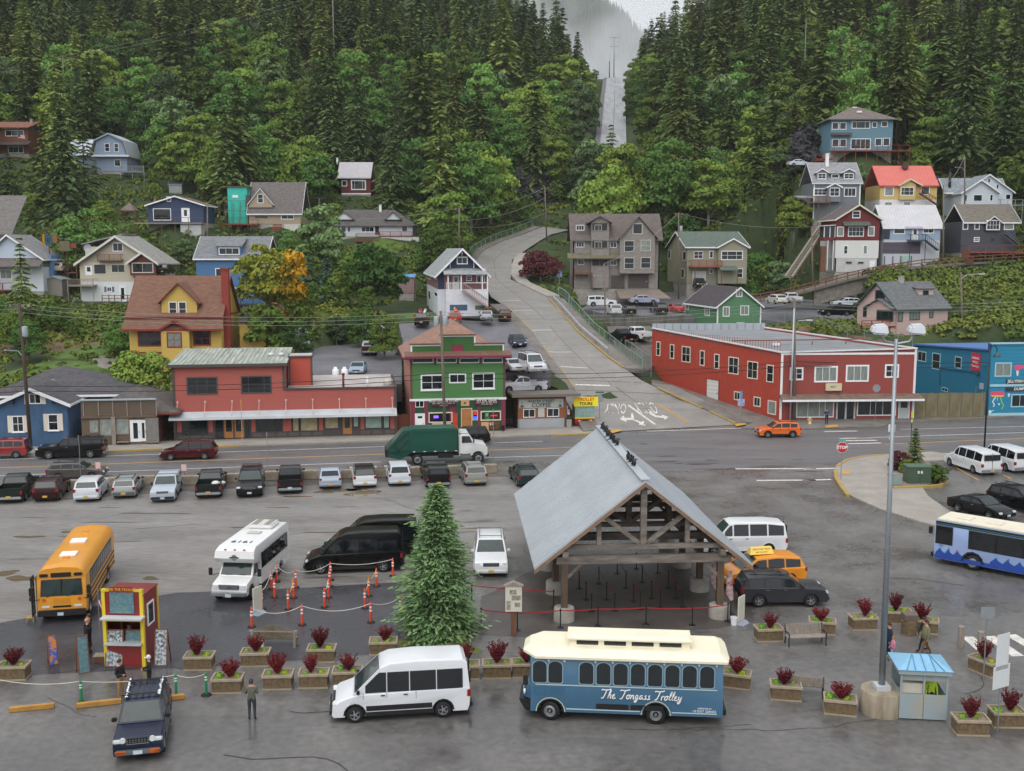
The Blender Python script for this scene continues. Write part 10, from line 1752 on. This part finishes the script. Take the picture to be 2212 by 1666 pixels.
b3=G(1716,908,.1);t3=PT(1716,645,b3.y);upole('weathered utility pole before the red corner building',b3,t3,.2,((-.3,.6),),0,(11.2,1.4));b=MB();b.cyl(b3+V3((-.55,-.2,0)),b3+V3((-.5,-.2,12.8)),.09,.09,8);o=b.build('conduit_riser',mM('aab4bc'),None,True);tag(o,'pale conduit riser beside the weathered utility pole','pipe')
HPL=[(992,532,176,450,'utility pole behind the navy gabled house',0,None),(1181,517,212,405,'tall brown utility pole at the top of the hill street',0,None),(1466,640,186,460,'utility pole between the apartments and the olive house',1,None),(1309,760,158,570,'brown pole with lamp beside the hill street railing',0,(11.0,-1.4)),(2084,480,196,338,'tall pole before the white twin gabled house',0,(9.5,-1.6)),(1757,640,186,490,'pole beside the tall grey dormered house',0,None),(2038,600,187,400,'pole between light blue and dark grey houses',0,None),(140,300,280,120,'lone pole on the upper left forest edge',0,None),(448,560,190,440,'pole with meter box beside the navy low house',0,None),(2080,735,150,588,'brown pole with street lamp right of the pink house',0,(9.0,2.6)),(1245,460,262,385,'street lamp pole on the forest road bend',0,(7.5,-1.6))];tops={}
for i,(x,y,D,yt,l,tr_,la)in enumerate(HPL):p=A(x,y,D);q_=A(x-(4 if i%2 else 0),yt,D);upole(l,p,q_,.15,((-.3,.7),)if i in(0,1,2,7)else(),tr_,(la[0]if la and la[0]<(q_-p).z else(q_-p).z-.4,la[1])if la else None);tops[i]=q_
q0=far_C[-1];upole('pale twin armed pole on the far street crest',q0+V3((0,2,0)),q0+V3((0,2,17)),.2,((-.4,1.6),(-4,1.6)),0,(9,2.2),Sg);upole('short dark pole on the far street crest',q0+V3((-2,1,0)),q0+V3((-2,1,7)),.25,())
LPB=G(2126,972,.1);t=tH('street_lamp','black gooseneck street lamp before the blue shop','lamp post',LPB);b=MB();h=A(2128,760,LPB.y).z;b.cyl((0,0,0),(0,0,h),.09,.06,8);b.tube([(0,0,h),(.15,0,h+.45),(.5,0,h+.5),(.7,0,h+.2),(.7,0,h-.1)],.05);b.build('pole',Bk,t,True);b=MB();b.lathe([(.06,h-.1),(.15,h-.3),(.4,h-.55),(.38,h-.6)],12,(.7,0,0));b.build('shade',M('lamp_shade','3a4a52',rough=.5,var=.1),t,True)
WIRE=M('wire_grey','8a9088',rough=.6,var=.05);WIRB=M('wire_black','1c1c1e',rough=.6,var=.05)
def wI(lab,a,c,sag=.6,r=.022,m=WIRE,n=14):
 b=MB();P3=[a.lerp(c,i/n)-V3((0,0,sag*4*(i/n)*(1-i/n)))for i in rg(n+1)];b.tube([p-a for p in P3],r,4);o=b.build('power_line',m,None,False,fix=False);o.location=a;return tag(o,lab,'wire','overhead lines')
for i,dz in enumerate((-.1,-.5,-.9)):up3=V3((0,0,dz));L3=('upper','middle','lower')[i];wI(L3+' pale line from the left edge to the leaning pole',t1+V3((-22,-3,.2))+up3,t1+up3,.5);wI(L3+' pale line from the leaning pole to the green bar pole',t1+up3,t2+up3,.9);wI(L3+' pale line from the green bar pole to the red corner pole',t2+up3,t3+up3,1.0);wI(L3+' pale line from the red corner pole to the right edge',t3+up3,t3+V3((34,5,0))+up3,.7)
for i,zz in enumerate((6.4,5.9)):z3=lambda b_:V3((b_.x,b_.y,zz));L3=('upper','lower')[i];wI(L3+' black cable from the left edge to the leaning pole',z3(b1)+V3((-24,-3.5,0)),z3(b1),.3,.04,WIRB);wI(L3+' black cable across the red shop front',z3(b1),z3(b2)+V3((0,0,.4)),.5,.04,WIRB);wI(L3+' black cable across the street mouth',z3(b2)+V3((0,0,.4)),z3(b3)+V3((0,0,.5)),.6,.04,WIRB);wI(L3+' black cable across the blue shop front',z3(b3)+V3((0,0,.5)),z3(b3)+V3((34,5,.3)),.4,.04,WIRB)
for a,c,l in((tops[0],tops[1],'line rising along the hill street'),(tops[0]-V3((0,0,2)),tops[1]-V3((0,0,2)),'second line rising along the hill street'),(tops[0]-V3((0,0,3)),tops[1]-V3((0,0,5)),'third line rising along the hill street'),(tops[1],tops[10]+V3((5,20,4)),'line from the top pole into the forest'),(tops[0],A(640,468,200),'line running left over the long hip roof'),(tops[7],A(-60,150,275),'forest line to the left edge'),(tops[7],A(650,0,330),'forest line climbing to the right'),(tops[7]-V3((0,0,.8)),A(650,10,330),'lower forest line climbing to the right'),(tops[7]-V3((0,0,.8)),A(-60,158,275),'lower forest line to the left edge'),(tops[2],tops[3],'line down to the lamp pole by the railing'),(tops[2],tops[5],'line across the olive house'),(tops[4],tops[6],'line past the light blue house')):wI(l,a,c,1.0,.03)
#people
SKIN=M('skin','b98a70',rough=.55,var=.06);HAIR=M('hair_dark','2a211c',rough=.6,var=.2);HAIRB=M('hair_light','9a6a3c',rough=.6,var=.2)
def cl(h):return M('cloth_'+h,h,rough=.85,var=.14,scale=6)
def ps(label,loc,face,jk,tr,sh='1c1a18',hair=HAIR,h=1.75,pose='stand',cap=None,coat=False,ext=None):
 t=tH('person',label,'person',loc,R(face));k=h/1.75
 J={'pel':(0,0,.95),'bel':(.01,0,1.1),'che':(0,0,1.3),'nek':(0,0,1.48),'hd1':(.02,0,1.58),'hd2':(.03,0,1.68)}
 Rr={'pel':(.15,.12),'bel':(.14,.115),'che':(.17,.12),'nek':(.055,.055),'hd1':(.085,.075),'hd2':(.09,.08)}
 E=[('pel','bel'),('bel','che'),('che','nek'),('nek','hd1'),('hd1','hd2')]
 for s_,n in((1,'l'),(-1,'r')):
  st={'stand':0.0,'walk':.24*s_}[pose if pose in('stand','walk')else 'stand']
  hip,kn,an,to=(0,.1*s_,.9),(st*.55+.03,.105*s_,.5),(st*1.1-.02-.05*(pose=='walk' and s_<0),.11*s_,.09),(st*1.1+.16,.13*s_,.04)
  arm={'hang':((-.0-.12*st,.25*s_,1.14),(.08-.25*st,.26*s_,.9),(.1-.27*st,.25*s_,.82)),'phone':((-.02,.25*s_,1.15),(.22,.12*s_,1.28),(.29,.07*s_,1.33)),'hold':((-.02,.25*s_,1.15),(.22,.14*s_,1.1),(.3,.1*s_,1.12)),'ear':((.02,.25*s_,1.16),(.16,.18*s_,1.4),(.1,.12*s_,1.56))}
  ak=(ext or{}).get(n,'hang');el,wr_,hn=arm[ak]
  for nm,p,r in((n+'hip',hip,(.095,.1)),(n+'kn',kn,(.068,.068)),(n+'an',an,(.05,.05)),(n+'to',to,(.045,.04)),(n+'sh',(0,.19*s_,1.40),(.075,.075)),(n+'el',el,(.058,.058)),(n+'wr',wr_,(.042,.042)),(n+'hn',hn,(.042,.032))):J[nm]=p;Rr[nm]=r
  E+=[('pel',n+'hip'),(n+'hip',n+'kn'),(n+'kn',n+'an'),(n+'an',n+'to'),('che',n+'sh'),(n+'sh',n+'el'),(n+'el',n+'wr'),(n+'wr',n+'hn')]
  h3=V3(hn);d=(h3-V3(wr_)).normalized();sd=d.cross(V3((0,0,1))).normalized()if abs(d.z)<.9 else V3((1,0,0))
  for f,(off,L)in enumerate(((-.026,.055),(-.009,.065),(.009,.06),(.026,.05))):nm=n+'f%d'%f;J[nm]=tuple(h3+sd*off+d*L+V3((.012,0,-.01)));Rr[nm]=(.0095,.0095);E.append((n+'hn',nm))
  nm=n+'th';J[nm]=tuple(h3+sd*.04+d*.015);Rr[nm]=(.01,.01);E.append((n+'hn',nm))
 names=list(J);me=BD.meshes.new('body');me.from_pydata([V3(J[n])*k for n in names],[(names.index(a),names.index(b_))for a,b_ in E],[]);o=BD.objects.new('tmp',me);COL.objects.link(o);o.modifiers.new('s','SKIN');sv=me.skin_vertices[0].data
 for i,n in enumerate(names):sv[i].radius=[r*k for r in Rr[n]];sv[i].use_root=(n=='pel')
 ss=o.modifiers.new('u','SUBSURF');ss.levels=1;ss.render_levels=1
 TMPP.append((o,t,k,jk,tr,sh,hair,cap,coat));return t
TMPP=[]
def finish_people():
 dg=bpy.context.evaluated_depsgraph_get()
 for o,t,k,jk,tr,sh,hair,cap,coat in TMPP:
  me=BD.meshes.new_from_object(o.evaluated_get(dg));BD.objects.remove(o);me.materials.clear()
  for m in(SKIN,cl(jk),cl(tr),cl(sh)):me.materials.append(m)
  for f in me.polygons:
   c=f.center/k;a=abs(c.y);f.material_index=0 if c.z>1.475 and a<.13 else 3 if c.z<.1 else 2 if c.z<.95 and a<.19 else 1
  wr_=[v for v in()];me.shade_smooth();me.name='body';bo=ob('body',me,t)
  for f in me.polygons:
   c=f.center/k
   if f.material_index in(1,2)and f.area<.00075*k*k and(a:=abs(c.y))>.03 and(c.z<.95 and a>.19 or c.x>.2 and c.z>1.0):f.material_index=0
  b=MB();b.lathe([(0,1.775),(.07,1.76),(.1,1.70),(.103,1.65),(.09,1.6)],12,(0,0,0));b.v=[((x-.012)*k+.02*k,y*.9*k,z*k)for x,y,z in b.v];b.v=[(x-.02*k if z<1.68*k else x,y,z)for x,y,z in b.v];b.build('cap' if cap else 'hair',cl(cap)if cap else hair,bo,True)
  if cap:b=MB();b.bb(.08*k,.19*k,-.07*k,.07*k,1.655*k,1.675*k);b.build('cap_peak',cl(cap),bo)
  b=MB();b.hexa([(x*k,y*k,z*k)for x,y,z in((.1,-.015,1.6),(.135,-.012,1.605),(.135,.012,1.605),(.1,.015,1.6),(.1,-.01,1.65),(.115,-.006,1.65),(.115,.006,1.65),(.1,.01,1.65))]);b.build('nose',SKIN,bo)
  for s_ in(1,-1):b=MB();b.lathe([(0,.008),(.011,0),(0,-.008)],6,(.105*k,s_*.033*k,1.655*k));b.build('eye',Bk,bo);b=MB();b.lathe([(0,.03),(.018,0),(0,-.03)],6,(.02*k,s_*.088*k,1.635*k));b.build('ear',SKIN,bo)
  b=MB();b.bb(.1*k,.112*k,-.022*k,.022*k,1.575*k,1.583*k);b.build('mouth',M('lips','8a4a44',var=.05),bo)
  if coat:b=MB();b.lathe([(.165,1.42),(.2,1.3),(.19,1.1),(.215,.85),(.2,.84)],16);b.v=[(x*.85*k,y*1.08*k,z*k)for x,y,z in b.v];b.build('coat',cl(coat),bo,True)
ps('man in grey top and shorts photographing with a phone',G(545,1556),95,'5a5c52','33353a',ext={'l':'phone','r':'phone'},h=1.78);ps('man in black jacket and tan trousers by the dark blue car',Gq('I1',785,1190),-20,'17191d','9a7a4e',ext={'r':'hold'});ps('person in white cap and black clothes by the dark blue car',Gq('I1',975,1150),-150,'16171b','1a1b1f',cap='c9ccd0',ext={'l':'hold','r':'hold'},h=1.68)
ps('bald man in black jacket beside the small folding board',Gq('I1',575,900),20,'16181d','14161a',hair=SKIN,coat='16181d',ext={'r':'ear'});ps('man half hidden behind the one in black jacket',Gq('I1',588,868),190,'26282c','1a1b1f',hair=HAIR)
ps('adult in navy coat holding a child by the hand',Gq('I7',1103,545),190,'1a2338','15161a',sh='8a7a60',coat='1a2338',h=1.7);ps('little girl in pink coat and turquoise leggings',Gq('I7',1138,570),185,'c07a98','6ab0b4',hair=HAIRB,h=1.15,pose='walk',coat='c07a98');ps('man in olive coat and brown trousers striding left',Gq('I7',1405,538),183,'75745a','6a4e30',pose='walk',coat='75745a',h=1.8);ps('companion in dark clothes walking behind the olive coat',Gq('I7',1385,498),183,'1a2430','161e2a',pose='walk',h=1.7)
ps('person in blue jacket before the red corner building',Gq('G6',600,1412,.1),-90,'2a3c66','16181d',ext={'l':'hold','r':'hold'});ps('attendant in hi-vis vest inside the blue booth',BT.matrix_basis@V3((1.45,.75,.08)),-90,'b8d838','1a1c20',h=1.6);ps('clerk in black inside the ticket kiosk',KT.matrix_basis@V3((kw*.45,.9,.0)),-90,'141416','141416',h=1.8)
finish_people()
def bicycle():
 p=A(*q('G1',810,1362),181);t=tH('bicycle','white bicycle leaning below the cream house deck','bicycle',p,R(4));fm=pt('c9ccd0')
 for x in(-.55,.55):b=MB();b.lathe([(.31,-.015),(.34,0),(.31,.015)],18,(x,0,.34),ax='y');b.build('wheel',RUBBER,t)
 b=MB();[b.tube(l,.022)for l in([(-.55,0,.34),(-.1,0,.34),(.35,0,.8),(-.2,0,.8),(-.55,0,.34)],[(-.1,0,.34),(-.25,0,.95)],[(.55,0,.34),(.35,0,.95)])];b.build('frame',fm,t);b=MB();b.beam((.33,-.28,1.0),(.33,.28,1.0),.03,.03);b.build('handlebar',Bk,t);b=MB();b.bb(-.38,-.12,-.06,.06,.95,1.0);b.build('saddle',Bk,t)
bicycle()
for i,(x,y,w,h,c,l)in enumerate(((465,690,34,120,'b08a2c','mustard towel'),(495,690,22,130,'3a6a9a','pale blue shirt'),(540,690,40,125,'2a5a80','teal blue sheet'),(585,670,55,100,'8a6038','brown blanket'),(690,755,120,110,'6a624a','khaki tarpaulin'),(785,750,60,45,'9a4038','red striped towel'))):
 a=A(*q('G1',x-w/2,y-h/2),188);c_=A(*q('G1',x+w/2,y+h/2),188);t=tH('hung_cloth',l+' hanging on the washing line left of the cream house','laundry',a,0,'washing on the line');b=MB();W_,H_=c_.x-a.x,a.z-c_.z;n=6
 b.add([(W_*i/n,.06*Si(i*2.1),-H_*j)for j in(0,1)for i in rg(n+1)],[(i,i+1,n+2+i,n+1+i)for i in rg(n)]);b.build('cloth',cl(c),t)
wI('washing line left of the cream house',A(*q('G1',420,625),188),A(*q('G1',870,700),188),.1,.02);t=tH('washing_platform','timber platform and stairs holding the washing left of the cream house','platform',A(*q('G1',620,1035),189));a=t.location
for x in(-1.4,0,1.6,3.2):sb('post',x,x+.15,0,.15,-2.0,4.6,Wb,t)
sb('deck',-1.6,3.4,0,4,-.2,0,Wb,t);[sb('tread',-2.2,-1.2,-.1+i*.3,.2+i*.3,.3*i,.3*i+.08,Wb,t)for i in rg(10)];sb('rail',-1.6,3.4,0,.08,.9,1.0,Wb,t)
#the valley air
def air(name,lab,box,dens,noise=None):
 b=MB();b.bb(*box);o=b.build(name,M('air_shell','ffffff',var=0));tag(o,lab,'haze',None,'stuff');m=BD.materials.new(name);m.use_nodes=True;n=m.node_tree;n.nodes.clear();pv=n.nodes.new('ShaderNodeVolumePrincipled');pv.inputs['Color'].default_value=(.95,.96,.98,1);pv.inputs['Density'].default_value=dens;out=n.nodes.new('ShaderNodeOutputMaterial');n.links.new(pv.outputs[0],out.inputs['Volume'])
 if noise:tc=n.nodes.new('ShaderNodeTexCoord');nz=n.nodes.new('ShaderNodeTexNoise');nz.inputs['Scale'].default_value=noise;nz.inputs['Detail'].default_value=4;mr=n.nodes.new('ShaderNodeMapRange');mr.inputs[1].default_value=.42;mr.inputs[2].default_value=.68;mr.inputs[3].default_value=dens*.12;mr.inputs[4].default_value=dens*2.6;n.links.new(tc.outputs['Object'],nz.inputs[0]);n.links.new(nz.outputs[0],mr.inputs[0]);n.links.new(mr.outputs[0],pv.inputs['Density'])
 o.data.materials.clear();o.data.materials.append(m);return o
air('haze','pale humid air filling the valley',(-900,900,-40,2300,-3,460),.00009);air('mist_cloud','wisps of low cloud drifting across the far mountain',(20,330,1150,1335,120,450),.0032,.012)
